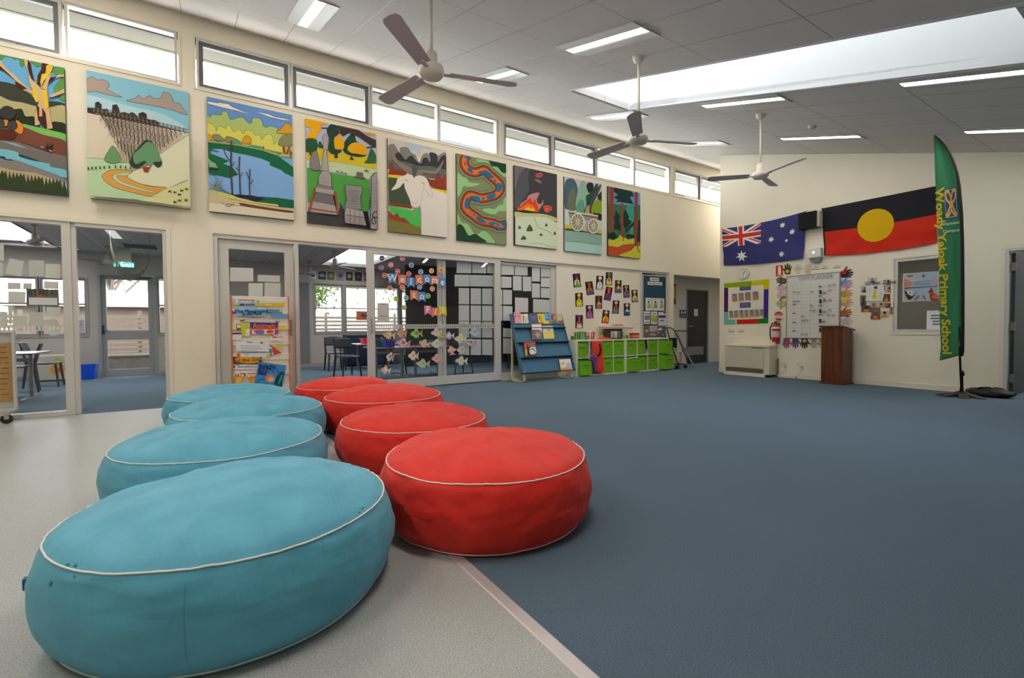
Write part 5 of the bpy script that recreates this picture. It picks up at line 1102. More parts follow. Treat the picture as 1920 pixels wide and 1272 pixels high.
for i in range(4): m.box(hx0 + .02, hx1 - .12, hy - .004, hy + .003, .085 + i * .018, .091 + i * .018, M('#8c8272', .5))
m.build('grille', t)
m = MB(); m.box(hx0 - .015, hx1 - .08, hy - .03, hy + .02, 0, .05, M('#efe9d6', .4)); m.build('plinth', t, bevel=.004)
m = MB(); m.box(hx1 + .002, hx1 + .03, YB - .06, YB - .004, .03, .36, M('#8d8672', .6)); m.build('side_duct', t)

# extinguisher, signs
t = thing('fire_extinguisher', (2.68, YB - .09, .70), 'red fire extinguisher hanging on the back wall right of the heater', 'fire extinguisher'); RE = M('#c8211c', .3)
ex, ey = 2.665, YB - .085
m = MB(); m.lathe([(.05, .70), (.062, .705), (.064, .72), (.064, 1.0), (.058, 1.03), (.03, 1.06), (.02, 1.07)], RE, (ex, ey, 0), 24); m.build('cylinder_body', t, True)
m = MB(); m.lathe([(.0655, .80), (.0655, .92)], M('#d9c8c0', .5), (ex, ey, 0), 24); m.build('instruction_label', t)
m = MB(); m.lathe([(.066, .965), (.066, 1.005)], M('#f0eeea', .5), (ex, ey, 0), 24); m.build('white_band', t)
m = MB(); m.box(ex - .015, ex + .015, ey - .015, ey + .015, 1.06, 1.11, '#3a3530'); m.box(ex - .01, ex + .085, ey - .01, ey + .01, 1.10, 1.115, '#2c2926'); m.box(ex - .01, ex + .07, ey - .01, ey + .01, 1.065, 1.08, '#2c2926'); m.build('handle', t)
m = MB(); m.tube([(ex, ey - .01, 1.08), (ex - .06, ey - .02, 1.07), (ex - .10, ey - .02, .98), (ex - .10, ey - .02, .82), (ex - .075, ey - .02, .74)], .011, '#26231f', 8); m.build('hose', t, True)
m = MB(); m.box(ex - .04, ex + .04, YB - .02, YB, .66, 1.08, '#8a8478'); m.build('wall_bracket', t)
board('fire_sign', P('square red fire extinguisher sign under the dark blue flag', 'sign'), (1440, 460, 6.36), '95,243 178,238 175,363 92,370', 'B', .006, .005, '#d42a20', '#a02018', [L_('#f1ece4', '122,262 128,250 146,250 152,262 152,345 122,347', 's'), L_('#f1ece4', '105,357 165,354', 'l', 4)])
board('fire_sign', P('round red and white fire point sign above the extinguisher', 'sign'), (1440, 460, 6.36), '72,790 182,788 182,900 72,902', 'B', .006, .0045, '#e3dcc6', '#ddd6c0', [L_('#cf3327', ell(127, 845, 52, 54)), L_('#efe8dc', '74,838 182,836 182,872 74,874'), L_('#cf3327', '95,856 160,855', 'l', 5), L_('#f3ded4', '95,822 160,820', 'l', 5)])

# paper hands round the planner
HAND = '-.22,-.5 -.30,-.25 -.42,-.08 -.56,.04 -.60,.13 -.52,.17 -.38,.08 -.28,.05 -.29,.26 -.28,.42 -.21,.47 -.15,.41 -.12,.12 -.08,.34 -.06,.52 .01,.58 .07,.51 .07,.12 .12,.30 .15,.45 .21,.49 .26,.43 .22,.08 .27,.16 .33,.30 .39,.31 .41,.23 .34,-.02 .30,-.28 .24,-.5'
def paper_hand(cx, cy, a, s, col, col2, label, d=.005, mode=1):
    h = [(x * s, -y * s) for x, y in smooth_(pts_(HAND), 2)]; pl = rot_(h, cx, cy, a)
    W = [Vector(ony(u, v, YB - d)) for u, v in pl]; m = MB(); m.prism([tuple(p) for p in W], (0, d - .001, 0), M(col, .8))
    q = {1: [(x * s, -y * s) for x, y in ell(0, -.22, .2, .17)], 2: [(x * s, -y * s) for x, y in pts_('-.22,-.5 -.30,-.25 -.56,.04 -.52,.17 -.28,.05 .0,-.05 .02,-.5')], 3: [(x * s, -y * s) for x, y in pts_('-.26,-.02 .32,-.02 .34,.04 -.27,.05')]}[mode]
    m.poly([Vector(ony(u, v, YB - d - .0008)) for u, v in rot_(q, cx, cy, a)], M(col2, .8))
    m.build('paper_hand', None, **P(label, 'paper hand', 'painted paper hands round the term planner'))
HS = [(1476.5, 505, 0, 19, '#3f4a2c', '#d8c62a', 'dark paper hand with a yellow palm above the planner, beside the red sign', 1), (1496.5, 505, 0, 17, '#d9d2bc', '#d88a4a', 'pale paper hand with orange dots above the planner, second in the row', 3), (1514.5, 505, 0, 18, '#d9c6b4', '#cbb6a6', 'pale pink paper hand above the planner, third in the row', 1),
      (1465, 526.5, -80, 18, '#54504a', '#8c5a58', 'dark grey paper hand left of the planner, topmost of that column', 1), (1465, 541, -85, 17, '#d4bcc4', '#b8b4d0', 'lilac paper hand left of the planner, second in that column', 3), (1465, 555, -85, 17, '#dfc2b8', '#8a8460', 'pink paper hand left of the planner, third in that column', 2), (1465, 570.5, -85, 18, '#a9aa88', '#d4cc50', 'green and yellow paper hand left of the planner, lowest of that column', 1),
      (1587.5, 513, 78, 22, '#3a2a2a', '#c02a2a', 'red and black paper hand at the top right corner of the planner', 2), (1587, 532, 84, 21, '#c49ac0', '#4aa2d8', 'blue and pink paper hand right of the planner', 2), (1587.5, 551, 84, 21, '#d2a070', '#c8925e', 'light tan paper hand right of the planner', 1), (1587, 567.5, 88, 21, '#d49a86', '#d8d02a', 'pink and yellow paper hand right of the planner', 2), (1586, 587, 82, 21, '#b8713c', '#ae6834', 'darker orange brown paper hand right of the planner', 1), (1587, 603, 88, 20, '#c6bcc4', '#a8a4bc', 'pale lilac paper hand right of the planner, just above the lectern', 3),
      (1474.5, 643.5, 180, 19, '#8a5a8c', '#c84a3a', 'purple paper hand with red thumb below the planner', 2), (1491.5, 643, 180, 19, '#5a5a86', '#b05a68', 'navy striped paper hand below the planner', 3), (1508.5, 643.5, 180, 19, '#3a3430', '#d2b45a', 'dark paper hand with a gold palm below the planner', 1), (1526, 644, 180, 18, '#b4b2ac', '#9a9aa4', 'pale grey paper hand below the planner', 1), (1541, 643, 180, 17, '#d2c02a', '#d8cc40', 'yellow paper hand below the planner, half behind the lectern', 1)]
for x, y, a, s, c1, c2, l, md in HS: paper_hand(x, y, a, s, c1, c2, l, mode=md)

# term planner whiteboard
c8 = (1465, 500, 8.481)
pc_ = onz; m, tf, nrm, sub = board('', {}, c8, '92,165 925,92 918,1140 82,1135', 'B', .022, .02, M('#e4e2da', .3), '#c9c6bc', [], rect=True, build=False)
t = thing('term_planner', (3.27, YB - .02, .78), 'large whiteboard headed TERM PLANNER on the back wall behind the lectern', 'whiteboard')
ly = [L_('#b9b7b4', [(x + (92 - x) * 0, 270 - (x - 92) * .06), (x - 4, 1132)], 'l', 3) for x in (190, 325, 460, 600, 740)] + [L_('#c2c0bb', [(95, y), (920, y - (y < 600) * (600 - y) * .06)], 'l', 2.5) for y in (300, 345, 395, 445, 495, 550, 610, 660, 712, 770, 840, 910, 978, 1048)]
for x, y, c in ((215, 410, '#6b6a48'), (275, 420, '#6b6a48'), (490, 400, '#5a5c7a'), (780, 300, '#a04a5a'), (840, 292, '#4a5a7a'), (780, 378, '#b0705a'), (215, 558, '#4a506e'), (270, 555, '#8a4a52'), (780, 535, '#a0484c'), (490, 628, '#8c3c3c'), (485, 700, '#9a4a44'), (540, 700, '#9a4a44'), (775, 690, '#5a5c7a'), (765, 778, '#4a4a5e'), (835, 778, '#4a4a5e'), (350, 795, '#4c4a5e'), (350, 862, '#9a4440'), (408, 860, '#9a4440'), (695, 552, '#4a4a5e'), (345, 1082, '#a0443c'), (405, 1085, '#5a5a5a')):
    ly += [L_(c, [(x - 26, y + 12), (x - 4, y - 12), (x + 8, y - 12), (x + 28, y + 10)], 'l', 8), L_('#bdb9be', [(x - 24, y + 24), (x + 24, y + 24)], 'l', 6)]
for y in (405, 552, 708, 862, 1012): ly.append(L_('#3a3030', quadc(632, y, 34, 62)))
for x, y in ((630, 318), (695, 420), (630, 470), (695, 522), (630, 620), (695, 718), (628, 766), (690, 876)): ly.append(L_('#8288a8', quadc(x, y, 50, 28)))
for y in (604, 745, 890, 1026): ly.append(L_('#5c5c60', [(190, y), (245, y)], 'l', 14))
paint(m, ly, tf, nrm, .0004, sub)
p1_, p2_ = Vector(tf(*sub(268, 205))), Vector(tf(*sub(825, 190)))
i0 = len(m.v); m.text('TERM PLANNER', '#8c90a8', Matrix.Identity(4), 1.0, 'LEFT', 0.0); V = np.array(m.v[i0:]); a0, a1 = V[:, 0].min(), V[:, 0].max(); kk = (p2_.x - p1_.x) / (a1 - a0)
for i in range(i0, len(m.v)): a, b_, c = m.v[i]; m.v[i] = (p1_.x + (a - a0) * kk, p1_.y - .006, p1_.z + b_ * .11 + a * 0)
m.build('writing_surface', t)
q = [Vector(tf(*a)) for a in ((0, 0), (1, 0), (1, 1), (0, 1))]
m = MB(); wx0, wx1, wz0, wz1 = q[0].x, q[1].x, q[3].z, q[0].z
ringy(m, wx0 - .012, wx1 + .012, wz0 - .012, wz1 + .012, .018, YB - .03, YB, M('#a9a79e', .4, metal=.4)); m.build('frame', t)
for i, (u0, u1) in enumerate(((1523, 1536), (1539, 1552), (1562, 1576))):
    board('name_strip', P(('white name strip above the planner beside the pale hand', 'white name strip in the middle above the planner', 'white name strip at the right end above the planner')[i], 'notice', 'name strips above the term planner'), (0, 0, 1), [(u0, 500.5 - i * 1.2), (u1, 499.5 - i * 1.6), (u1, 505 - i * 1.6), (u0, 506 - i * 1.2)], 'B', .005, .004, '#e9e6dc', '#c9c5b8', [L_('#7c7a72', [(u0, 505.4 - i * 1.4), (u1, 504.4 - i * 1.6)], 'l', 1.2), L_('#6a6860', [(u0 + 4, 501.6 - i * 1.4), (u1 - 4, 501.2 - i * 1.6)], 'l', .9)])
for i, (x, z) in enumerate(((2.78, .27), (3.08, .29))):
    t = thing('power_outlet', (x, YB, z - .04), ('wall power outlet nearer the heater' if i == 0 else 'wall power outlet midway between heater and lectern'), 'power outlet', 'power outlets on the back wall')
    m = MB(); m.box(x - .055, x + .055, YB - .01, YB, z - .035, z + .035, M('#e6e3da', .4)); m.build('plate', t)
    m = MB(); m.box(x + .02, x + .055, YB - .05, YB - .01, z - .05, z - .02, M('#e2d820' if i == 0 else '#e9e6dc', .5)); m.build('plug', t)
    m = MB(); m.tube([(x + .04, YB - .04, z - .05), (x + .05, YB - .03, z - .12), (x - .02, YB - .03, .10), (x - .03 if i == 0 else x + .1, YB - .03, .09)], .004, M('#c9c4b4', .5), 6); m.build('lead', t, True)
t = thing('power_board', (2.83, YB - .04, 0), 'long white cable duct on the floor right of the heater', 'cable duct'); m = MB(); m.box(2.70, 3.02, YB - .06, YB - .017, 0, .05, M('#e9e4d4', .4)); m.build('duct_body', t, bevel=.005)
m = MB(); m.box(3.02, 3.04, YB - .055, YB - .017, .005, .045, '#c9c3b0'); m.build('end_cap', t)

# lectern
t = thing('lectern', (3.85, 9.3, 0), 'dark wooden lectern standing before the planner', 'lectern')
WD = bpy.data.materials.new('dark_wood'); WD.use_nodes = True; _n = WD.node_tree; _b = _n.nodes['Principled BSDF']; _b.inputs['Roughness'].default_value = .35
_t = _n.nodes.new('ShaderNodeTexCoord'); _mp = _n.nodes.new('ShaderNodeMapping'); _mp.inputs['Scale'].default_value = (14, 14, .8); _w = _n.nodes.new('ShaderNodeTexNoise'); _w.inputs['Scale'].default_value = 2.2; _w.inputs['Detail'].default_value = 6
_r = _n.nodes.new('ShaderNodeValToRGB'); _r.color_ramp.elements[0].color = lin('#4e220b'); _r.color_ramp.elements[1].color = lin('#763a12'); _r.color_ramp.elements[0].position = .35; _r.color_ramp.elements[1].position = .65
_n.links.new(_t.outputs['Object'], _mp.inputs[0]); _n.links.new(_mp.outputs[0], _w.inputs[0]); _n.links.new(_w.outputs['Fac'], _r.inputs[0]); _n.links.new(_r.outputs[0], _b.inputs['Base Color'])
ax0, ax1, ay0, ay1 = 3.67, 3.98, 9.12, 9.46
def corner(x, y, a):
    c, s = math.cos(a), math.sin(a); ox, oy = 3.83, 9.29; return (ox + (x - ox) * c - (y - oy) * s, oy + (x - ox) * s + (y - oy) * c)
A_ = R(-2)
def lbox(m, x0, x1, y0, y1, z0, z1, mt, z1b=None):
    c = [corner(x, y, A_) for x, y in ((x0, y0), (x1, y0), (x1, y1), (x0, y1))]; z1b = z1 if z1b is None else z1b
    m.hexa([(*p, z0) for p in c] + [(*c[0], z1), (*c[1], z1), (*c[2], z1b), (*c[3], z1b)], mt)
m = MB(); lbox(m, 3.66, 4.0, 9.12, 9.145, .03, 1.0, WD); m.build('front_panel', t)
for x in (3.66, 3.975): m = MB(); lbox(m, x, x + .025, 9.147, 9.47, .03, 1.0, WD, .92); m.build('side_panel', t)
m = MB(); lbox(m, 3.65, 4.01, 9.11, 9.49, 0, .03, WD); m.build('base', t)
m = MB(); lbox(m, 3.64, 4.02, 9.08, 9.52, .995, 1.02, WD); m.xf(Matrix.Translation((0, 9.1, 1.0)) @ Matrix.Rotation(R(-9), 4, 'X') @ Matrix.Translation((0, -9.1, -1.0))); m.build('reading_top', t)
m = MB(); lbox(m, 3.68, 3.98, 9.15, 9.45, .5, .52, WD); m.build('shelf', t)

# green zone poster, window posters
rnd = random.Random(11); c6 = (1600, 510, 12.72)
m, tf, nrm, sub = board('', {}, c6, '180,130 1000,130 1000,1140 180,1140', 'B', -.002, .001, '#f1ead6', '#f1ead6', [], rect=False, build=False)
m = MB(); nrm = Vector((0, -1, 0))
def ph(x, y, w_, h_, bgc, c1, c2, a=0):
    return [L_(bgc, quadc(x, y, w_, h_, a)), L_(c1, [(x - w_ * .33, y + h_ * .48), (x - w_ * .25, y + h_ * .12), (x, y + h_ * .02), (x + w_ * .25, y + h_ * .12), (x + w_ * .34, y + h_ * .48)]), L_(c2, ell(x, y - h_ * .16, w_ * .2, h_ * .2))]
ly = ph(460, 210, 220, 150, '#cfc8b4', '#2c2a2c', '#b88a78') + ph(840, 250, 170, 160, '#d8d0c0', '#c07a50', '#6a4030') + ph(270, 420, 180, 150, '#b8b4ae', '#3a344a', '#8a6a5c') + ph(680, 390, 150, 130, '#6a4640', '#8c4a3a', '#4a2c24') + ph(860, 415, 170, 160, '#b4bab4', '#e0742a', '#7a4a30') + ph(240, 690, 150, 260, '#77756e', '#4a4040', '#5a4a44') + ph(310, 880, 240, 160, '#5a6262', '#d8801c', '#4a3424') + ph(490, 790, 160, 110, '#b0b4ac', '#d87048', '#8c4a34') + ph(670, 790, 150, 120, '#b8b6a8', '#e08a1c', '#5a3a24') + ph(860, 800, 220, 120, '#8c7a6a', '#6a4a30', '#7a4c30') + ph(790, 620, 170, 180, '#4a4440', '#e88414', '#8c5a3a') + ph(540, 950, 220, 200, '#7a6c62', '#9a5230', '#70808c') + ph(750, 1000, 200, 150, '#c4c2bc', '#e0a418', '#4a3024') + ph(910, 930, 90, 180, '#a8a48a', '#d86a20', '#8a5028') + ph(530, 1090, 230, 90, '#9a4a34', '#c0785a', '#c8b4a4')
ly += [L_('#eceade', '300,290 420,250 740,290 750,500 700,700 400,715 300,700 310,600'), L_('#9aa0a4', '410,370 310,480', 'l', 6), L_('#9aa0a4', '440,420 330,520', 'l', 6), L_('#4a4aa8', '485,380 520,345 575,350 580,400 540,410', 's'), L_('#d9c9a8', ell(515, 430, 35, 28)), L_('#ddd21c', '495,450 545,450 560,635 460,635'), L_('#8f9496', '400,585 330,600', 'l', 6), L_('#6a6c70', '640,520 700,520', 'l', 12), L_('#7c7e80', '590,577 700,575', 'l', 7), L_('#6a6c70', '620,630 700,630', 'l', 9), L_('#88898a', '310,700 700,698', 'l', 6)]
def tfp(s, t): return tuple(ony(1600 + s / 12.72, 510 + t / 12.72, YB - .004))
paint(m, ly, tfp, nrm, .0002, lambda x, y: (x, y), (0, 1272, 0, 1272))
pg = ony(1600 + 285 / 12.72, 510 + 335 / 12.72); 
m.text('Green Zone', '#2a2c3c', mB(float(pg[0]), float(pg[2]) + .035, YB - .026), .088, 'LEFT', .001)
m.build('photo_collage', None, **P('irregular photo collage headed Green Zone beside the reading window', 'poster'))
c9 = (1670, 470, 7.48); t = None
ly = [L_('#a9bccb', '185,330 670,290 680,700 180,705'), L_('#8a6a4a', '230,350 310,345 300,365 240,370', 's'), L_('#c98f80', '190,400 260,420 300,460 250,520 190,540', 's'), L_('#e0b4ac', '200,380 290,400 420,385 300,440', 's'), L_('#5a4438', '200,560 280,640 240,680 200,600', 's'), L_('#4a3428', '240,600 300,640 380,560 340,620 300,670 250,690', 's'), L_('#efe4da', ell(272, 590, 38, 30)), L_('#4a3c34', ell(272, 590, 14, 12)), L_('#b4583c', '460,620 500,680 480,690 450,640'), L_('#a8452c', '560,520 600,580 510,585 640,610 670,700 560,690', 's'), L_('#c87a4c', ell(630, 650, 45, 32)), L_('#b85a48', '330,690 390,620 400,640 350,700'), L_('#d9a498', '600,380 670,420 660,480 610,450', 's'), L_('#7a7a74', ell(460, 355, 20, 20)), L_('#8a92a8', '330,440 560,425', 'l', 8), L_('#7c86a4', '330,475 560,462', 'l', 8), L_('#5a5c74', '200,525 330,515 560,505 660,500', 'l', 10)]
board('window_poster', P('poster of many painted hands on pale blue inside the reading window', 'poster'), c9, '175,325 720,285 720,702 165,718', 'B', -.048, .0015, '#ece8e4', '#d8d4d0', ly)
board('window_notice', P('white printed notice in the lower right of the reading window', 'notice'), c9, '512,845 720,838 720,1105 498,1108', 'B', -.048, .0015, '#eceef0', '#d8d8d8', [L_('#4a4a4e', '570,910 720,905', 'l', 14), L_('#4a4a4e', '560,950 720,945', 'l', 14), L_('#4a4a4e', '585,990 720,986', 'l', 14), L_('#4a4a4e', '585,1030 720,1028', 'l', 14)])

# ---------------------------------------------------------------- portrait cards on the sliding panel
PX = -.016
def card(cx, cy, w_, h_, a, hat, face, body, acc, base_, label, tall=0):
    q = quadc(cx, cy, w_, h_, a)
    def T(p): return rot_([(x * w_, y * h_) for x, y in pts_(p)], cx, cy, a)
    def TE(x, y, rx, ry): return rot_([(x * w_ + rx * w_ * math.cos(k * .524), y * h_ + ry * h_ * math.sin(k * .524)) for k in range(12)], cx, cy, a)
    ly = [L_(base_, T('-.36,.47 -.33,.20 -.12,.10 .14,.10 .34,.22 .40,.47')), L_(body, T('-.40,.30 -.30,.02 -.10,-.06 .12,-.06 .30,.02 .42,.28 .22,.32 .16,.14 -.16,.14 -.22,.34')), L_(acc, TE(0, .08, .16, .11)), L_(face, TE(0, -.17, .16, .12)), L_(hat, TE(0, -.33, .27, .10 if not tall else .13)), L_(hat, T('-.2,-.34 -.12,-.46 .12,-.46 .2,-.34')), L_('#2a2226', TE(-.06, -.18, .025, .02)), L_('#2a2226', TE(.06, -.18, .025, .02)), L_(acc, TE(.28, .12, .07, .09))]
    board('portrait_card', P(label, 'picture card', 'cut paper portrait cards on the sliding panel'), (1065, 500, 10.6), q, 'L', PX, .003, M('#25202a', .8), '#3a2a30', ly, rect=False)
for a in [(175, 275, 145, 270, -5, '#5a3a78', '#b8703c', '#e8e4dc', '#d9a83a', '#6ab83a', 'portrait card with a purple hat and green base, top left of the cards'),
          (430, 430, 145, 265, -8, '#a8501e', '#c07a4a', '#e8642a', '#6a8a4a', '#6a4a8c', 'portrait card with orange hair and sleeves over a purple base'),
          (630, 320, 138, 268, 3, '#efeae8', '#c88a6a', '#eceae4', '#c8ccc8', '#e4e4de', 'portrait card all in white with a wide white hat'),
          (815, 245, 130, 262, 2, '#6a9a4a', '#b8703c', '#d8e0d0', '#e0342a', '#e4d42a', 'portrait card with a green cap, topmost of the cards'),
          (802, 540, 135, 268, 10, '#e0482a', '#d8a04a', '#d83a34', '#5a3a8a', '#5c48a8', 'portrait card with orange red hair, tilted, over a purple base'),
          (1000, 400, 130, 250, 1, '#a8c83a', '#8a6a78', '#f0602a', '#e8d82a', '#4a62b4', 'portrait card with a lime cap and orange sleeves, left of its lookalike'),
          (1160, 495, 124, 248, -4, '#8ab44a', '#b88a3a', '#f07038', '#3a4a9a', '#4a6ab0', 'portrait card with a sage cap and orange sleeves, right of its lookalike'),
          (1325, 590, 120, 246, -2, '#ecd81a', '#c88a5a', '#ece8de', '#e0c81a', '#b08a94', 'portrait card with a round yellow hat, farthest right of the cards'),
          (220, 660, 145, 268, -2, '#f0e01a', '#d89a7a', '#e8da1a', '#c8b81a', '#e4e01a', 'portrait card with a yellow helmet and yellow clothes'),
          (430, 900, 142, 262, -2, '#e8a8c8', '#b8705a', '#e8785a', '#7a4ab0', '#a86ac0', 'portrait card with a pink and white hat and salmon sleeves, lower left'),
          (611, 710, 134, 258, 0, '#8a4a1e', '#b8683a', '#a85a34', '#d8b8a8', '#b8785a', 'portrait card all in brown in the middle of the cards'),
          (951, 807, 130, 262, 3, '#f0b8d0', '#a86a78', '#f0682a', '#5a3aa0', '#5a9a8a', 'portrait card with a pink hat, orange sleeves and teal base, right half'),
          (1170, 856, 120, 248, 0, '#dedce4', '#c0582a', '#2a9a6a', '#e8ecec', '#2a48b8', 'portrait card with a white cap, green sleeve and blue base'),
          (748, 1000, 134, 262, 6, '#d8c8b8', '#b8642a', '#eedc2a', '#e87a1e', '#e8601e', 'portrait card with a pale crown and yellow top, lowest in the middle'),
          (222, 1097, 148, 262, 0, '#8a4a98', '#d8642a', '#f0602a', '#4a48a8', '#e4e8e0', 'portrait card with a purple bun, lowest left, just above the green tins')]: card(*a)

# pin board with its sheets
c7 = (1200, 510, 9.086)
t = thing('pin_board', (PX, 9.08, .78), 'tall dark blue pin board at the far end of the left wall', 'pin board')
q = [onx(1206.5, 516.5, -.022), onx(1248.5, 520, -.022), onx(1248.5, 633, -.022), onx(1206.5, 633, -.022)]; y0, y1 = float(q[0][1]), float(q[1][1])
m = MB(); m.box(-.045, -.024, y0, y1, .62, float(q[0][2]), M('#254a60', .9)); m.build('felt', t); m = MB(); zt = float(q[0][2]); m.box(-.045, -.021, y0 - .02, y0, .62, zt + .02, '#c9c5b8'); m.box(-.045, -.021, y1, y1 + .02, .62, zt + .02, '#c9c5b8'); m.box(-.045, -.021, y0, y1, zt, zt + .02, '#c9c5b8'); m.build('frame', t)
def sheet(label, corners, ly=(), colr='#e6e4de', grp='sheets on the blue pin board', cat='notice', name='pinned_sheet', crop=c7, d=-.020, rect=True):
    return board(name, P(label, cat, grp), crop, corners, 'L', d, .0025, colr, '#c9c7c0', list(ly), rect=rect)
sheet('small white label at the top of the blue pin board', '172,98 322,102 322,160 172,156', [L_('#6a6a6a', '190,128 305,132', 'l', 16)])
sheet('white label on the blue pin board, lower left of the top one', '130,165 240,170 240,225 130,222', [L_('#7a7a8a', '145,195 230,198', 'l', 14)])
sheet('white label with reddish print on the blue pin board, lower right of the top one', '250,172 378,176 378,230 250,226', [L_('#c07a6a', '262,200 366,204', 'l', 14)])
for i, (x0, x1, c) in enumerate(((95, 200, '#c8bc5a'), (208, 312, '#b09a7a'), (314, 415, '#c8b070'))):
    sheet('white sheet with a small seated figure on the pin board, ' + ('left of three', 'middle of three', 'right of three')[i], [(x0, 440 + i * 5), (x1, 444 + i * 5), (x1, 662), (x0, 662)], [L_(c, [(x0 + 30, 610), (x0 + 35, 545), (x0 + 60, 500), (x0 + 80, 545), (x0 + 85, 610)], 's'), L_('#3a3a3c', ell((x0 + x1) / 2, 510, 16, 14)), L_('#8a8a8a', [(x0 + 25, 470), (x1 - 25, 472)], 'l', 10), L_('#6a6a68', [(x0 + 20, 605), (x1 - 20, 607)], 'l', 9)])
rnd = random.Random(8)
def speck(x0, y0, x1, y1, cols, n, s): return [L_(rnd.choice(cols), ell(rnd.uniform(x0, x1), rnd.uniform(y0, y1), s * rnd.uniform(.5, 1.3), s * rnd.uniform(.4, 1), 7)) for _ in range(n)]
sheet('grey sheet with a pink headline on the pin board, below the seated figures, left', '68,672 172,676 172,888 68,888', [L_('#c88a8a', '78,715 165,718', 'l', 26), L_('#7a8498', '78,745 165,745 165,820 78,820'), L_('#8a8478', '78,860 165,862', 'l', 20)])
sheet('sheet of bright pink and green flowers on the pin board', '188,676 295,680 295,890 188,890', [L_('#a8b84a', '195,745 290,745 290,860 195,860')] + speck(200, 750, 285, 850, ['#e05a6a', '#f08aa0', '#a85ac0', '#e8d84a'], 16, 14) + [L_('#5a7a5a', '210,710 270,712', 'l', 14)])
sheet('white sheet with a dark blue band on the pin board, right side', '312,682 440,690 440,930 312,925', [L_('#2f4a86', '318,738 436,744 436,790 318,784'), L_('#c8d8d8', ell(375, 850, 55, 45)), L_('#5a7a70', ell(370, 830, 35, 12))])
sheet('grey collage sheet of small pictures at the foot of the pin board', '62,900 440,930 440,1112 62,1112', [L_('#6a6a72', '62,900 440,930 440,1112 62,1112'), L_('#e0b82a', ell(118, 998, 32, 22)), L_('#b8b0ac', '170,905 300,915 300,1020 170,1015'), L_('#d8dcdc', ell(345, 985, 38, 22)), L_('#c89a6a', ell(220, 1065, 45, 20)), L_('#c83a3a', '300,1080 340,1080 340,1105 300,1105')] + speck(80, 1030, 430, 1105, ['#3a5a9a', '#d86a4a', '#e4e0d8', '#4a4a5a', '#b04a4a'], 26, 10) + speck(175, 920, 295, 1010, ['#8a7a7a', '#d8ccc4', '#6a5a62'], 14, 9))
sheet('small orange note on the right edge of the pin board', '402,650 438,655 432,712 398,708', colr='#f0682a')

# ---------------------------------------------------------------- signs on the sliding glass: buntings, stickers, fish
GX = -.020
c4 = (700, 460, 7.95)
FL = [('W', 220, 418, 338, 580, '#5f9ade'), ('e', 368, 440, 490, 600, '#f08a62'), ('l', 502, 476, 612, 635, '#5f9ade'), ('c', 625, 442, 738, 602, '#f08a62'), ('o', 746, 436, 852, 588, '#5f9ade'), ('m', 860, 456, 966, 604, '#f08a62'), ('e', 978, 484, 1078, 636, '#5f9ade'),
      ('t', 548, 672, 662, 828, '#f08a62'), ('o', 667, 694, 775, 848, '#5f9ade'), ('F', 758, 900, 862, 1048, '#f078b0'), ('/', 868, 930, 980, 1080, '#f08a62'), ('1', 980, 908, 1088, 1055, '#e8de1e')]
NM = {0: 'blue pennant with letter W, first of the Welcome bunting', 1: 'orange pennant with letter e after the W', 2: 'blue pennant with letter l in the Welcome bunting', 3: 'orange pennant with letter c in the Welcome bunting', 4: 'blue pennant with letter o in the Welcome bunting', 5: 'orange pennant with letter m in the Welcome bunting', 6: 'blue pennant with letter e, last of the Welcome bunting',
      7: 'orange pennant with letter t in the middle row', 8: 'blue pennant with letter o in the middle row', 9: 'pink pennant with letter F in the lowest row', 10: 'orange pennant with a slash in the lowest row', 11: 'yellow pennant with figure 1 in the lowest row'}
for i, (ch, x0, y0, x1, y1, c) in enumerate(FL):
    sk = 6; out = [(x0, y0), (x1, y0 + sk), (x1 + 6, y1), ((x0 + x1) / 2 + 4, y1 - 38), (x0 + 6, y1 - 4)]
    W = [Vector(onx(700 + a / 7.95, 460 + b_ / 7.95, GX + .0022)) for a, b_ in out]
    m = MB(); m.prism([tuple(p) for p in W], (-.0015, 0, 0), M(c, .7))
    p = onx(700 + ((x0 + x1) / 2 + 3) / 7.95, 460 + (y0 + (y1 - y0) * .45) / 7.95, GX + .0028)
    m.text(ch, '#f4f0ea', mL(float(p[1]), float(p[2]), GX + .0034), .155, 'CENTER', .004)
    m.build('letter_pennant', None, **P(NM[i], 'pennant', 'letter pennants on the sliding glass'))
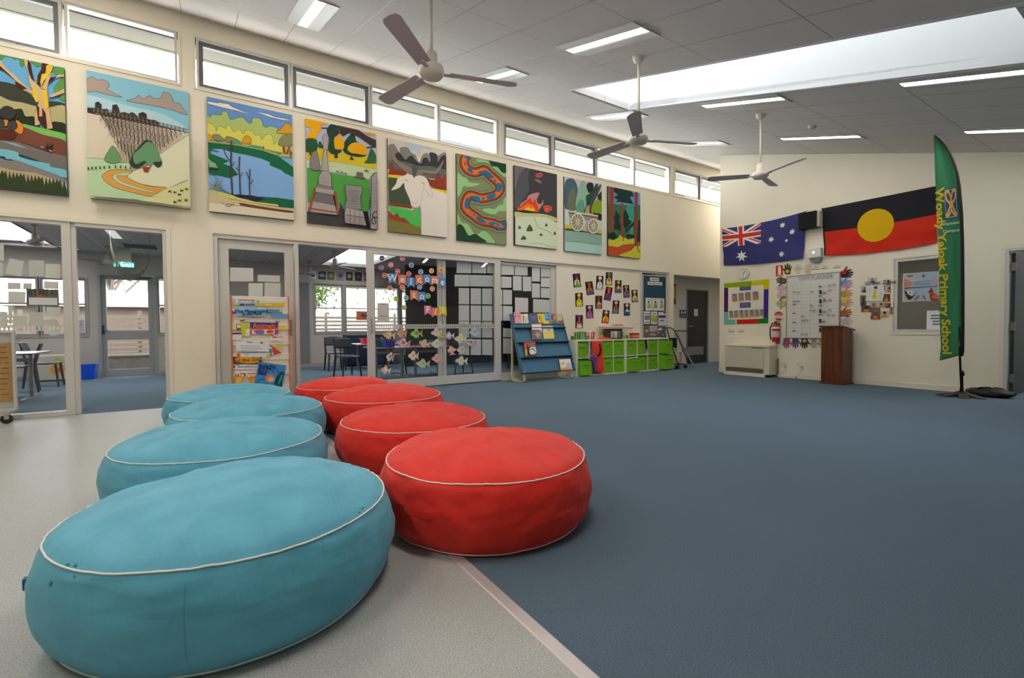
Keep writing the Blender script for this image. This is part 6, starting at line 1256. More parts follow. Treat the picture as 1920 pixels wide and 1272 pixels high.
for x, y, c1, c2, l in [(128, 195, '#6a4a9a', '#3a2a4a', 'dark violet dot sticker, topmost on the left'), (435, 195, '#f0c8c8', '#e0346a', 'crimson dot sticker, topmost in the middle'), (262, 293, '#f0c0c8', '#d87a98', 'pale pink dot sticker below the crimson one'), (568, 297, '#d0d4f0', '#2a44a8', 'navy dot sticker right of the crimson one'),
                        (120, 338, '#b0a0d8', '#5a4a7a', 'lavender ringed dot sticker at the left edge'), (362, 392, '#f0a8b8', '#e83a78', 'hot pink dot sticker above the first orange pennant'), (168, 450, '#f0b8b0', '#d82a2a', 'red dot sticker left of the W pennant'), (530, 428, '#f0b8a8', '#e0402a', 'red orange dot sticker above the l pennant'), (706, 398, '#c8dcf4', '#3a7ad0', 'blue dot sticker above the c pennant'), (868, 382, '#f4d0a8', '#f0782a', 'orange dot sticker above the m pennant'), (1012, 372, '#f0d8a0', '#f08a1e', 'amber dot sticker, topmost on the right'),
                        (248, 640, '#f0b8a8', '#e03a2a', 'red dot sticker under the W pennant'), (433, 627, '#f4d0c0', '#e8401e', 'scarlet dot sticker under the first orange pennant'), (690, 625, '#b8dcf4', '#3a9ae0', 'sky blue dot sticker under the c pennant'), (880, 650, '#f4d0b8', '#f0702a', 'orange dot sticker under the m pennant'), (337, 798, '#d8e03a', '#a8c02a', 'lime dot sticker left of the pale teal one'), (488, 783, '#d0e4e0', '#4aa0a0', 'pale teal dot sticker left of the t pennant'), (815, 757, '#b8e0a0', '#4aa03a', 'green dot sticker right of the middle row'), (458, 928, '#d8e48a', '#8ab83a', 'yellow green dot sticker, lowest of all')]:
    m = MB(); k = 0
    for rr_, cc, d in ((38, c1, .0014), (27, c2, .002)):
        m.prism([tuple(onx(700 + (x + rr_ * math.cos(a)) / 7.95, 460 + (y + rr_ * 1.02 * math.sin(a)) / 7.95, GX + d)) for a in np.linspace(0, 2 * math.pi, 20, endpoint=False)], (-.0008, 0, 0), M(cc, .6))
    p = onx(700 + x / 7.95, 460 + y / 7.95, GX + .0024); s_ = .022; m.box(GX + .002, GX + .0026, float(p[1]) - s_, float(p[1]) + s_, float(p[2]) - .005, float(p[2]) + .005, M('#f0e8e0' if c2 != '#f08a1e' else '#b04a1e', .6))
    m.build('dot_sticker', None, **P(l, 'sticker', 'round stickers on the sliding glass'))
# paper fish
FISH = '-.5,.02 -.36,-.16 -.18,-.26 -.14,-.42 .02,-.46 .16,-.30 .14,-.24 .26,-.10 .36,-.22 .50,-.36 .46,-.02 .52,.30 .36,.16 .26,.06 .18,.20 .24,.40 .10,.28 .02,.46 -.06,.30 -.14,.42 -.20,.24 -.36,.18'
c10 = (700, 600, 9.143)
FI = [(268, 262, 215, 190, 8, '#e8b88a', '#c8d8b0', 'paper fish in peach and green, top left of the shoal'), (485, 232, 180, 190, 10, '#c8a89a', '#e89a3a', 'brownish paper fish with a white tail, second in the top row'), (738, 240, 215, 190, 0, '#7ad86a', '#e83a5a', 'bright green paper fish with red spots'), (1085, 220, 200, 165, -5, '#e4ccd0', '#d8b8c4', 'pale pink paper fish in the top row, left of the frame bar'), (1170, 270, 80, 130, 60, '#d8cc2a', '#a8a82a', 'slim yellow paper fish tail below the pale pink fish'), (1300, 275, 180, 150, 0, '#c8b0d0', '#e4d8ea', 'lilac paper fish over the frame bar'), (1495, 330, 210, 190, 5, '#d0d8cc', '#e8e04a', 'grey paper fish with a yellow tail right of the frame bar'), (1740, 215, 190, 170, 0, '#9ad0ea', '#f07a5a', 'sky blue paper fish with orange fins, at the top right of the shoal'),
      (515, 400, 240, 190, 10, '#cfc0c8', '#e86a5a', 'paper fish with red patch above the table edge'), (875, 410, 190, 170, 15, '#d8b8b8', '#e8c04a', 'round paper fish with a pink cap'), (1090, 415, 220, 180, 5, '#d0d8ea', '#e8c43a', 'white and blue paper fish with yellow stripe, left of the frame bar'), (1670, 390, 190, 150, 0, '#c0b8d8', '#b8744a', 'violet and brown paper fish, farthest right in the middle row'),
      (1340, 525, 160, 170, 80, '#e8b8a8', '#d8a890', 'salmon paper fish hanging over the frame bar'), (1520, 525, 190, 165, 10, '#c8c8d4', '#d8b03a', 'grey lilac paper fish with gold patch right of the frame bar'), (285, 640, 130, 190, 20, '#ece0d0', '#b86a4a', 'narrow cream paper fish at the left, middle height'), (685, 620, 180, 190, 5, '#f0ece4', '#f0a02a', 'white paper fish with orange and magenta tail'), (850, 755, 240, 185, 5, '#c8c8b0', '#a8c88a', 'pale green and pink paper fish near the bottom'), (1092, 665, 190, 180, 0, '#e8b0a8', '#d89aa8', 'plain pink paper fish near the bottom'), (1510, 705, 210, 190, 5, '#ccd4d8', '#f0d83a', 'light blue paper fish with a yellow tail, lowest on the right'), (208, 865, 170, 190, 12, '#e0c8a8', '#f0ece4', 'cream paper fish, lowest on the left')]
for x, y, w_, h_, a, c1, c2, l in FI:
    o = rot_([(u * w_, v * h_) for u, v in smooth_(pts_(FISH), 2)], x, y, a)
    m = MB(); m.prism([tuple(onx(700 + u / 9.143, 600 + v / 9.143, GX + .0022)) for u, v in o], (-.0012, 0, 0), M(c1, .75))
    for pp, cc, d in (('-.1,-.2 .1,-.22 .16,-.05 .05,.12 -.12,.05', c2, .003), ('.30,-.06 .46,-.26 .42,.0 .46,.2', c2, .003), ('-.30,.02 -.2,.14 .02,.18 -.12,.22 -.3,.12', '#e8dcc8', .003)):
        m.poly([tuple(onx(700 + u / 9.143, 600 + v / 9.143, GX + d)) for u, v in rot_([(u * w_, v * h_) for u, v in pts_(pp)], x, y, a)], M(cc, .75))
    m.poly([tuple(onx(700 + u / 9.143, 600 + v / 9.143, GX + .0035)) for u, v in rot_(ell(-.34 * w_, -.06 * h_, 6, 6, 8), x, y, a)], M('#4a4a4a', .7))
    m.build('paper_fish', None, **P(l, 'paper fish', 'paper fish on the lower sliding glass'))
board('code_poster', P('white notice at the left edge of the sliding glass, above the safety strip', 'notice'), c4, '55,865 238,858 240,1125 60,1135', 'L', GX + .002, .0012, '#d6d4cc', '#c8c6be', [L_('#8a8a88', '110,880 190,878', 'l', 10), L_('#9a9a96', '90,1060 205,1058', 'l', 14), L_('#a8a8a2', '100,1095 200,1092', 'l', 8)])

# ---------------------------------------------------------------- plain sheets taped on glass
def paper_mat(c):
    k = 'thin_paper_' + c
    if k in MC: return MC[k]
    m = bpy.data.materials.new('thin_paper'); m.use_nodes = True; N = m.node_tree.nodes; L = m.node_tree.links; b = N['Principled BSDF']; b.inputs['Base Color'].default_value = lin(c); b.inputs['Roughness'].default_value = .85
    tl = N.new('ShaderNodeBsdfTranslucent'); tl.inputs[0].default_value = lin(c); mx = N.new('ShaderNodeMixShader'); mx.inputs[0].default_value = .3
    L.new(b.outputs[0], mx.inputs[1]); L.new(tl.outputs[0], mx.inputs[2]); L.new(mx.outputs[0], N['Material Output'].inputs['Surface']); MC[k] = m; m.name = 'thin_paper_' + c[1:]; return m
def sheets(crop, quads, d, label, grp, cols=('#f0f4f2', '#eaf0ed', '#f4f6f4')):
    for i, q in enumerate(quads):
        board('paper_sheet', P(label[i] if isinstance(label, (list, tuple)) else label, 'paper sheet', grp), crop, q, 'L', d, .0012, paper_mat(cols[i % len(cols)]), '#b8bab8', [], rect=False)
c11 = (680, 450, 4.543)
rows = [(185, 283, [(800, 925), (932, 1052), (1060, 1120)]), (296, 396, [(783, 908), (911, 1118)]), (410, 548, [(818, 908), (920, 1008), (1018, 1105)]), (556, 690, [(818, 908), (920, 1008), (1018, 1105)]), (694, 716, [(818, 908), (920, 1008), (1018, 1105)]), (750, 832, [(818, 908), (920, 1008), (1018, 1105)]), (844, 980, [(818, 908), (920, 1008), (1018, 1105)])]
qs = []; lb = []
rn = ['topmost', 'second', 'third', 'fourth', 'fifth', 'sixth', 'lowest']; cn = ['left', 'middle', 'right']
for r_i, (a, c, cols) in enumerate(rows):
    for j, (x0, x1) in enumerate(cols): qs.append([(x0, a + (x0 - 800) * .02), (x1, a + (x1 - 800) * .02), (x1, c + (x1 - 800) * .01), (x0, c)]); lb.append('pale sheet on the rear glass behind the Welcome leaf, %s row, %s' % (rn[r_i], cn[j]))
sheets(c11, qs, -.088, lb, 'sheets on the rear sliding glass')
Q2 = [(1180, 195, 1290, 300, 'top row, first'), (1296, 208, 1405, 304, 'top row, second'), (1180, 312, 1268, 410, 'left column, second down'), (1280, 308, 1354, 432, 'second row, left tall one'), (1364, 312, 1436, 438, 'second row, right tall one'), (1442, 232, 1510, 356, 'upper right block, tall one'), (1442, 370, 1510, 494, 'upper right block, lower tall one'), (1518, 232, 1612, 318, 'right column, first'), (1518, 322, 1612, 404, 'right column, second'), (1518, 410, 1612, 496, 'right column, third'), (1196, 424, 1272, 552, 'left column, third down'), (1178, 424, 1190, 552, 'left column, thin strip'), (1298, 490, 1410, 618, 'framed by dark glass above the book rack'), (1452, 504, 1602, 622, 'large one above the right of the book rack'), (1196, 562, 1276, 690, 'left column, fourth down'), (1178, 562, 1190, 690, 'left column, lower thin strip'), (1196, 752, 1278, 830, 'left column, fifth down'), (1196, 838, 1278, 970, 'left column, lowest')]
sheets(c11, [[(a, b_), (c, b_ + (c - a) * .05), (c, d), (a, d - (c - a) * .02)] for a, b_, c, d, l in Q2], -.088, ['pale sheet on the end glass panel, ' + q[4] for q in Q2], 'sheets on the end glass panel', ('#f2f2ee', '#eceeea', '#f6f6f2'))
c12 = (0, 400, 4.24)
Q3 = [('75,358 190,382 168,500 42,480', 'tilted sheet high on the left glass'), ('228,372 350,376 352,500 232,500', 'square sheet high on the left glass beside the tilted one'), ('360,402 478,406 480,520 360,515', 'square sheet high on the left glass next to the frame post'), ('0,248 30,252 32,378 0,376', 'sheet at the picture edge, highest on the left glass'), ('0,390 20,392 24,500 0,505', 'sheet at the picture edge below the highest one'), ('350,540 465,545 465,604 350,602', 'low wide sheet above the WE ARE AT notice'), ('62,550 165,555 165,606 62,606', 'faint sheet left of the WE ARE AT notice, upper'), ('185,555 255,558 250,606 185,606', 'small faint sheet touching the WE ARE AT notice'), ('66,622 205,624 200,712 66,710', 'wide faint sheet left of the WE ARE AT notice'), ('370,745 482,748 482,822 370,822', 'sheet under the right end of the WE ARE AT notice'), ('230,786 350,788 350,892 230,892', 'sheet under the middle of the WE ARE AT notice'), ('98,815 216,818 216,890 98,890', 'sheet on the left glass, just above the safety strip'), ('0,780 60,786 62,890 0,890', 'sheet at the picture edge above the safety strip'), ('350,850 455,842 470,890 350,892', 'curled sheet right above the safety strip'), ('370,928 485,930 480,965 400,975', 'curled sheet below the safety strip'), ('62,730 108,742 90,890 70,880', 'slim pinkish sheet on the left glass')]
sheets(c12, [q[0] for q in Q3], -.057, [q[1] for q in Q3], 'sheets on the left glass', ('#eceee6', '#e4e6de', '#f2f2ea'))
m = board('', {}, c12, '210,605 468,605 468,740 210,740', 'L', -.055, .0015, '#5c5e60', '#4a4c4e', [], build=False)
mm, tf, nrm, sub = m; paint(mm, [L_('#7a7466', '215,612 463,612 463,668 215,668'), L_('#2f6f8a', '222,655 250,640 280,660 240,668'), L_('#b86a4a', '290,650 330,640 340,665 300,668'), L_('#dedede', '228,672 456,672 456,730 228,730')], tf, nrm, .0005, sub)
pa, pb = Vector(tf(*sub(218, 632))), Vector(tf(*sub(460, 632))); i0 = len(mm.v); mm.text('WE ARE AT', '#2a2c2e', Matrix.Identity(4), 1, 'LEFT', .01); V = np.array(mm.v[i0:]); kk = (pb.y - pa.y) / (V[:, 0].max() - V[:, 0].min())
for i in range(i0, len(mm.v)): a, b_, c = mm.v[i]; mm.v[i] = (-.051, pa.y + (a - V[:, 0].min()) * kk, pa.z + b_ * .11)
mm.build('printed_notice', None, **P('dark bordered notice reading WE ARE AT on the left glass', 'notice'))
sheets((300, 420, 3.976), ['522,325 695,330 695,430 522,428', '728,380 895,385 893,435 728,430', '660,442 768,444 765,540 660,540', '780,438 900,442 898,545 778,543'], -.070, ['wide sheet high on the glazed door, left', 'wide sheet high on the glazed door, right', 'sheet on the glazed door just above the book stand, left', 'sheet on the glazed door just above the book stand, right'], 'sheets on the glazed door', ('#f0efea', '#e8e8e4'))

# ---------------------------------------------------------------- cube shelves with green bins
def shelf_unit(y0, y1, label):
    t = thing('cube_shelf', (.16, (y0 + y1) / 2, 0), label, 'shelf unit', 'low white cube shelves'); WS = M('#ece9e0', .45); x0, x1, hh = .01, .32, .755
    for y in (y0, y1 - .03): m = MB(); m.box(x0, x1, y, y + .03, 0, hh - .03, WS); m.build('side_panel', t)
    m = MB(); m.box(x0, x1, y0, y1, hh - .03, hh, WS); m.build('top_panel', t); m = MB(); m.box(x0, x1, y0 + .03, y1 - .03, .0, .03, WS); m.build('bottom_panel', t)
    m = MB(); m.box(x0, x1 - .002, y0 + .03, y1 - .03, .37, .387, WS); m.build('middle_shelf', t)
    cw = (y1 - y0 - .06 - 3 * .016) / 4
    for i in range(1, 4): m = MB(); y = y0 + .03 + i * cw + (i - 1) * .016; m.box(x0, x1 - .001, y, y + .016, .03, .37, WS); m.box(x0, x1 - .001, y, y + .016, .387, hh - .03, WS); m.build('divider', t)
    m = MB(); m.box(x0 - .004, x0, y0, y1, 0, hh, M('#d9d5ca', .6)); m.build('back_panel', t)
    return [y0 + .03 + i * (cw + .016) for i in range(4)], cw
YA, cw = shelf_unit(6.34, 7.745, 'white cube shelf nearer the book rack, with a red costume hanging out'); YBB, _ = shelf_unit(7.755, 9.20, 'white cube shelf nearer the pin board, with bins pulled out at its far end')
GB = M('#76b81e', .75, var=.06, vs=9, bump=.1, bs=300); GBD = M('#3f6e10', .8)
def bin_(y, z, w_, h_, x1, label, rz=0.0, d=.26, hy=0.0, tilt=0):
    t = thing('storage_bin', (x1 - d / 2, y + w_ / 2, z), label, 'storage bin', 'green fabric storage bins')
    xc, yc = x1 - d / 2, y + w_ / 2; X = Matrix.Translation((xc, yc, z)) @ Matrix.Rotation(rz, 4, 'Z')
    m = MB(); th = .006
    m.box(-d / 2, d / 2, -w_ / 2, w_ / 2, 0, th, GB); m.box(d / 2 - th, d / 2, -w_ / 2, w_ / 2, th, h_, GB); m.box(-d / 2, -d / 2 + th, -w_ / 2, w_ / 2, th, h_, GB); m.box(-d / 2 + th, d / 2 - th, -w_ / 2, -w_ / 2 + th, th, h_, GB); m.box(-d / 2 + th, d / 2 - th, w_ / 2 - th, w_ / 2, th, h_, GB)
    m.xf(X); m.build('fabric_box', t, bevel=.003)
    m = MB(); m.tube([(d / 2, -.05 + hy, h_ * .72), (d / 2 + .018, -.035 + hy, h_ * .66), (d / 2 + .02, .035 + hy, h_ * .66), (d / 2, .05 + hy, h_ * .72)], .006, GBD, 5); m.xf(X); m.build('pull_handle', t, True)
    m = MB(); m.box(d / 2 - .001, d / 2 + .002, -w_ / 2, w_ / 2, h_ - .02, h_ - .004, GBD); m.xf(X); m.build('rim_binding', t)
zu, zl = .389, .0305
BN = [(YA[0] + .01, zu, cw * .74, .315, .315, 'green bin in the near shelf, upper row, first cell', 0), (YA[2] + .006, zu, cw - .012, .325, .318, 'green bin in the near shelf, upper row, third cell', 0), (YA[3] + .006, zu, cw - .012, .325, .318, 'green bin in the near shelf, upper row, last cell', 0),
      (YA[0] + .006, zl, cw - .012, .31, .40, 'green bin in the near shelf, lower row, pulled out of the first cell', 0), (YA[2] + .006, zl, cw - .012, .325, .318, 'green bin in the near shelf, lower row, third cell', 0), (YA[3] + .006, zl, cw - .012, .325, .318, 'green bin in the near shelf, lower row, last cell', 0),
      (YBB[0] + .006, zu, cw - .02, .325, .318, 'green bin in the far shelf, upper row, first cell', 0), (YBB[1] + .012, zu, cw * .72, .32, .318, 'green bin in the far shelf with a black cloth hanging beside it', 0), (YBB[2] + .006, zu, cw - .012, .325, .318, 'green bin in the far shelf, upper row, third cell', 0),
      (YBB[0] + .006, zl, cw - .012, .29, .42, 'green bin in the far shelf, lower row, pulled out under white papers', 0), (YBB[1] + .006, zl, cw - .02, .315, .318, 'green bin in the far shelf, lower row, second cell', 0), (YBB[2] + .006, zl, cw - .012, .32, .318, 'green bin in the far shelf, lower row, third cell', 0),
      (YBB[3] + .012, zu, cw - .02, .315, .47, 'green bin pulled far out of the last upper cell', 0), (YBB[3] + .008, zl, cw - .01, .33, .50, 'green bin pulled far out of the last lower cell', 0)]
for y, z, w_, h_, x1, l, rz in BN: bin_(y, z, w_, h_, x1, l, rz)
# costume, scarf, black cloth
def cloth_strip(name, label, cat, pts, col, seed, x0=.33, amp=.02, grp=None):
    """hanging cloth: outline of (y, z) with pleats"""
    t = thing(name, (x0, sum(p[0] for p in pts) / len(pts), min(p[1] for p in pts)), label, cat, grp); m = MB()
    zs = [p[1] for p in pts]; n, k = 26, 26; z0, z1 = min(zs), max(zs)
    def span(z):
        ys = []
        for a, c in zip(pts, pts[1:] + pts[:1]):
            if (a[1] - z) * (c[1] - z) <= 0 and a[1] != c[1]: ys.append(a[0] + (c[0] - a[0]) * (z - a[1]) / (c[1] - a[1]))
        return min(ys), max(ys)
    for j in range(k + 1):
        z = z0 + (z1 - z0) * (j / k * .998 + .001); a, c = span(z)
        for i in range(n + 1):
            s = i / n; m.v.append((x0 + amp * math.sin(s * 21 + seed) * (1 - j / k * .5) + amp * .6 * math.sin(s * 9 + j * .2), a + (c - a) * s, z))
    for j in range(k):
        for i in range(n): q = j * (n + 1) + i; m.f.append((q, q + 1, q + n + 2, q + n + 1)); m.fm.append(m.mi(col))
    o = m.build('cloth', t, True); so = o.modifiers.new('thickness', 'SOLIDIFY'); so.thickness = .006; so.offset = 1; return t
TU = M('#f04a34', .7, var=.08, vs=30)
t = cloth_strip('red_costume', 'red dress up costume hanging out of the near cube shelf', 'costume', [(YA[1] + .01, .72), (YA[1] + cw * .85, .72), (YA[1] + cw * 1.05, .40), (YA[1] + cw * 1.12, .08), (YA[1] + .25, .05), (YA[1] + .04, .14), (YA[1] + .03, .42)], TU, 1, .36, .018)
m = MB(); m.tube([(.385, YA[1] + cw * .62, .66), (.395, YA[1] + cw * .72, .56), (.395, YA[1] + cw * .6, .44), (.39, YA[1] + cw * .42, .42)], [.012, .022, .022, .014], M('#3a1c16', .8), 7); m.build('dark_trim', t, True)
t = cloth_strip('purple_scarf', 'purple scarf hanging between two green bins', 'scarf', [(YA[1] - .13, .40), (YA[1] - .02, .44), (YA[1] + .07, .36), (YA[1] + .09, .12), (YA[1] + .02, .10), (YA[1] - .03, .30)], M('#7a4aa8', .7), 4, .445, .012)
cloth_strip('black_cloth', 'black cloth strip hanging beside a bin in the far shelf', 'cloth', [(YBB[1] + cw * .70, .72), (YBB[1] + cw * .86, .72), (YBB[1] + cw * .95, .56), (YBB[1] + cw * .86, .50), (YBB[1] + cw * .76, .56)], M('#262428', .8), 2, .335, .006)
for i, y in enumerate((YBB[0] + .01, YBB[0] + .14)):
    t_ = ('white papers lying on the pulled out green bin, left bundle', 'white papers lying on the pulled out green bin, right bundle')[i]; m = MB()
    for k in range(4): m.box(.33, .41, y + k * .006, y + .11 + k * .004, .3215 + k * .004, .3245 + k * .004, M('#e8e6de' if k % 2 else '#c8c4ba', .8))
    m.build('paper_bundle', None, **P(t_, 'paper', 'papers on the pulled out bin'))
# things on top of the shelves
TP = .7555
def tin(y, x, r_, h_, c1, c2, label, stripes=True):
    t = thing('gift_tin', (x, y, TP), label, 'tin', 'decorated tins on the near cube shelf'); m = MB(); n = 18; k1, k2 = m.mi(c1), m.mi(c2)
    for z in (TP, TP + h_):
        for i in range(n): a = 2 * math.pi * i / n; m.v.append((x + r_ * math.cos(a), y + r_ * math.sin(a), z))
    for i in range(n): d = (i + 1) % n; m.f.append((i, d, n + d, n + i)); m.fm.append(k2 if i % 3 == 0 and stripes else k1)
    m.f.append(tuple(range(n))[::-1]); m.fm.append(k1); m.build('body', t)
    m = MB(); m.lathe([(r_ * 1.04, TP + h_ - .005), (r_ * 1.04, TP + h_ + .006), (r_ * .9, TP + h_ + .008)], c1, (x, y, 0), n); m.build('lid', t)
for i, (y, x, r_, h_, c1, c2, l) in enumerate([(6.40, .12, .035, .07, '#3a8a4a', '#2a6a3a', 'small green tin nearest the book rack'), (6.50, .14, .05, .15, '#2a8a3a', '#c8a83a', 'tall green and gold tin, first of the tall ones'), (6.62, .16, .055, .16, '#4aa85a', '#8ac88a', 'tall light green tin, second of the tall ones'), (6.73, .20, .036, .07, '#3a7a3a', '#d8b43a', 'short green and gold tin in front'), (6.75, .10, .05, .15, '#c8302a', '#efe8e0', 'red and white striped tin beside the green ones'), (6.87, .12, .05, .15, '#f0ece6', '#d0302a', 'white tin with red stripes, next one along'), (6.98, .11, .045, .15, '#cc2f2a', '#f0ece6', 'red and white striped tin, last of the row'), (6.84, .23, .03, .05, '#d8482a', '#e8c84a', 'tiny red and gold tin in front of the striped ones')]):
    tin(y, x, r_, h_, c1, c2, l)
t = thing('red_fabric', (.2, 7.1, TP), 'folded bright red fabric on top of the near cube shelf', 'fabric'); m = MB()
for j in range(13):
    for i in range(31):
        s, q = i / 30, j / 12; z = TP + .002 + .05 * math.sin(q * math.pi) * (1 - abs(s - .5) * 1.2) * (1 + .5 * noise.noise(Vector((s * 7, q * 4, 2)))); m.v.append((.18 + .12 * q, 7.04 + .30 * s if q < .5 else 6.98 + .36 * s, max(z, TP + .001)))
for j in range(12):
    for i in range(30): a = j * 31 + i; m.f.append((a, a + 31, a + 32, a + 1)); m.fm.append(m.mi(TU))
o = m.build('cloth', t, True)
t = thing('craft_tray', (.15, 7.6, TP), 'white tray raised over a dark craft jar stand on the cube shelf', 'tray stand')
m = MB(); m.hexa([(.02, 7.24, TP + .235), (.3, 7.24, TP + .225), (.3, 7.98, TP + .21), (.02, 7.98, TP + .22), (.02, 7.2, TP + .275), (.32, 7.2, TP + .265), (.32, 8.02, TP + .25), (.02, 8.02, TP + .26)], M('#e9e6de', .5)); m.build('tray', t)
m = MB(); m.box(.04, .26, 7.36, 7.72, TP, TP + .22, M('#5a4e40', .7)); m.build('stand', t)
for i, (y, c) in enumerate(((7.38, '#b8a88a'), (7.47, '#d8d0c0'), (7.56, '#8a7a5a'), (7.65, '#4a5a7a'))): m = MB(); m.lathe([(.035, TP + .02), (.038, TP + .03), (.038, TP + .15), (.028, TP + .17)], c, (.29, y, 0), 14); m.build('jar', t, True)
for x, y, c, l in ((.06, 7.30, '#e8c82a', 'small yellow pot left of the craft stand'), (.25, 7.80, '#e4d02a', 'small yellow pot right of the craft stand'), (.25, 7.88, '#5aa83a', 'small green pot right of the craft stand')):
    m = MB(); m.lathe([(.024, TP), (.03, TP + .07), (.03, TP + .08)], c, (x, y, 0), 12); m.build('paint_pot', None, True, **P(l, 'pot', 'small pots on the cube shelf'))
t = thing('red_box', (.15, 8.22, TP), 'red biscuit tin alone on the far cube shelf', 'tin'); m = MB(); m.lathe([(.11, TP), (.11, TP + .10)], M('#d0392a', .4), (.17, 8.2, 0), 22); m.build('body', t); m = MB(); m.lathe([(.114, TP + .09), (.114, TP + .115), (.1, TP + .12)], M('#b82a22', .4), (.17, 8.2, 0), 22); m.build('lid', t)
m = MB(); m.lathe([(.111, TP + .02), (.111, TP + .075)], M('#e88a6a', .5), (.17, 8.2, 0), 22); m.build('printed_band', t)
board('ceiling_card', P('flat red topped papers lying on the raised white tray', 'paper'), (0, 0, 1), [(1150, 609), (1168, 609.5), (1168, 611.5), (1150, 611)], 'L', .12, .06, '#c84a3a', '#d8c8b8', rect=True)

# ---------------------------------------------------------------- sloping blue book rack
RY0, RY1 = 4.89, 6.13; RT, RBt = np.array([.10, 0, 1.29]), np.array([.50, 0, .175])
t = thing('book_rack', (.3, (RY0 + RY1) / 2, 0), 'sloping blue book rack on cream legs before the end glass panel', 'book rack')
RB = M('#3f708c', .5, var=.03, vs=8); RBD = M('#244a62', .6)
dv = (RBt - RT) / 4; nz = np.array([dv[2], 0, -dv[0]]); nz = -nz / np.linalg.norm(nz); nz = np.array([abs(nz[0]), 0, abs(nz[2])])
def rk(y, s, off=0.0):
    p = RT + dv * s; return (float(p[0] + nz[0] * off), y, float(p[2] + nz[2] * off))
for i in range(4):
    m = MB(); a, c = i, i + 1
    m.hexa([rk(RY0, c, .0), rk(RY1, c, .0), rk(RY1, c, -.016), rk(RY0, c, -.016), rk(RY0, a, -.035), rk(RY1, a, -.035), rk(RY1, a, -.051), rk(RY0, a, -.051)], RB); m.build('sloping_panel', t)
    m = MB(); m.hexa([rk(RY0 - .01, c + .03, .035), rk(RY1 + .01, c + .03, .035), rk(RY1 + .01, c + .03, -.03), rk(RY0 - .01, c + .03, -.03), rk(RY0 - .01, c - .01, .035), rk(RY1 + .01, c - .01, .035), rk(RY1 + .01, c - .01, -.03), rk(RY0 - .01, c - .01, -.03)], RBD); m.build('ledge', t)
for y in (RY0 - .006, RY1 - .006):
    m = MB(); m.hexa([rk(y, 4.02, .03), rk(y + .012, 4.02, .03), rk(y + .012, 4.02, -.08), rk(y, 4.02, -.08), rk(y, 0, 0), rk(y + .012, 0, 0), rk(y + .012, 0, -.06), rk(y, 0, -.06)], M('#5a7f94', .6)); m.build('side_edge', t)
LG = M('#e3d8b4', .45)
for y in (RY0 + .03, RY1 - .06):
    m = MB(); m.box(.46, .49, y, y + .03, .0, .20, LG); m.box(.05, .49, y, y + .03, 0, .025, LG); m.box(.05, .08, y, y + .03, 0, 1.15, LG); m.build('leg', t)
m = MB(); m.box(.05, .075, RY0 + .05, RY1 - .05, .0, .025, LG); m.build('cross_bar', t)
def book(crop, q, base, ly, label, off, spine=None):
    ox, oy, sc = crop; P0 = np.array(rk(RY0, 2, off)); n_ = np.array([nz[0], 0, nz[2]])
    def bp(a):
        r = ray(ox + a[0] / sc, oy + a[1] / sc); return CAM + r * (np.dot(P0 - CAM, n_) / np.dot(r, n_))
    Q = [bp(a) for a in pts_(q)]; nrm = Vector(n_); sub = homog(pts_(q))
    def tf(s, t_): return tuple((Q[0] * (1 - s) + Q[1] * s) * (1 - t_) + (Q[3] * (1 - s) + Q[2] * s) * t_)
    m = MB(); f = [Vector(a) for a in Q]; k = [v - nrm * .006 for v in f]; m.face([f[3], f[2], f[1], f[0]], base)
    for i in range(4): j = (i + 1) % 4; m.face([f[i], f[j], k[j], k[i]], spine or '#e8e4da')
    m.face(k, base); paint(m, ly, tf, nrm, .0004, sub); return m.build('picture_book', None, **P(label, 'book', 'picture books on the blue rack'))
c13 = (955, 575, 8.776); r = random.Random(2)
book(c13, '75,92 185,85 192,277 95,280', '#e8a0a8', speck(85, 100, 180, 260, ['#d8405a', '#f4c8cc', '#e87a8a'], 18, 12), 'pink mottled picture book, first on the top ledge', .012)
book(c13, '188,124 300,120 322,277 196,280', '#ddd4bc', [L_('#f4efdc', '250,118 300,118 310,160 262,160'), L_('#a89a7a', '215,150 245,150 240,270 225,270'), L_('#6a5a4a', '262,200 275,270', 'l', 6)], 'cream picture book, second on the top ledge', .016)
book(c13, '330,112 455,112 470,280 345,280', '#51657c', [L_('#8a6a9a', ell(405, 180, 38, 30))], 'slate blue picture book with a violet patch on the top ledge', .012)
book(c13, '462,120 548,118 565,282 482,282', '#ecc83a', [L_('#3a3228', '485,150 500,160 505,225 492,215'), L_('#3a3228', '520,150 535,230 505,240', 'l', 5), L_('#d86a2a', '480,255 560,262 560,280 482,280')], 'yellow picture book with a black figure on the top ledge', .016)
book(c13, '550,118 665,114 692,284 567,284', '#e8d45a', [L_('#6ab4e0', '575,125 665,120 680,200 600,215', 's'), L_('#2a2a3a', ell(642, 150, 10, 14)), L_('#3a8ad0', '590,200 680,195 690,225 600,230', 's'), L_('#c84a4a', '640,240 690,240 690,270 650,270')], 'light blue and yellow picture book on the top ledge', .012)
book(c13, '674,118 752,114 782,284 697,284', '#d86a34', [L_('#4a5a9a', '690,150 725,140 735,200 700,210', 's'), L_('#f0a83a', ell(740, 180, 20, 25)), L_('#3a8a9a', '700,230 780,225 782,282 700,282')], 'orange and blue picture book, second from the end of the top ledge', .016)
book(c13, '768,122 858,120 885,284 788,284', '#b8b4c8', [L_('#c0d04a', '785,180 860,175 870,220 790,225', 's'), L_('#c8643a', '800,235 880,230 884,280 800,282', 's'), L_('#4a62a8', '790,250 880,255', 'l', 14)], 'lilac and green picture book, last on the top ledge', .012)
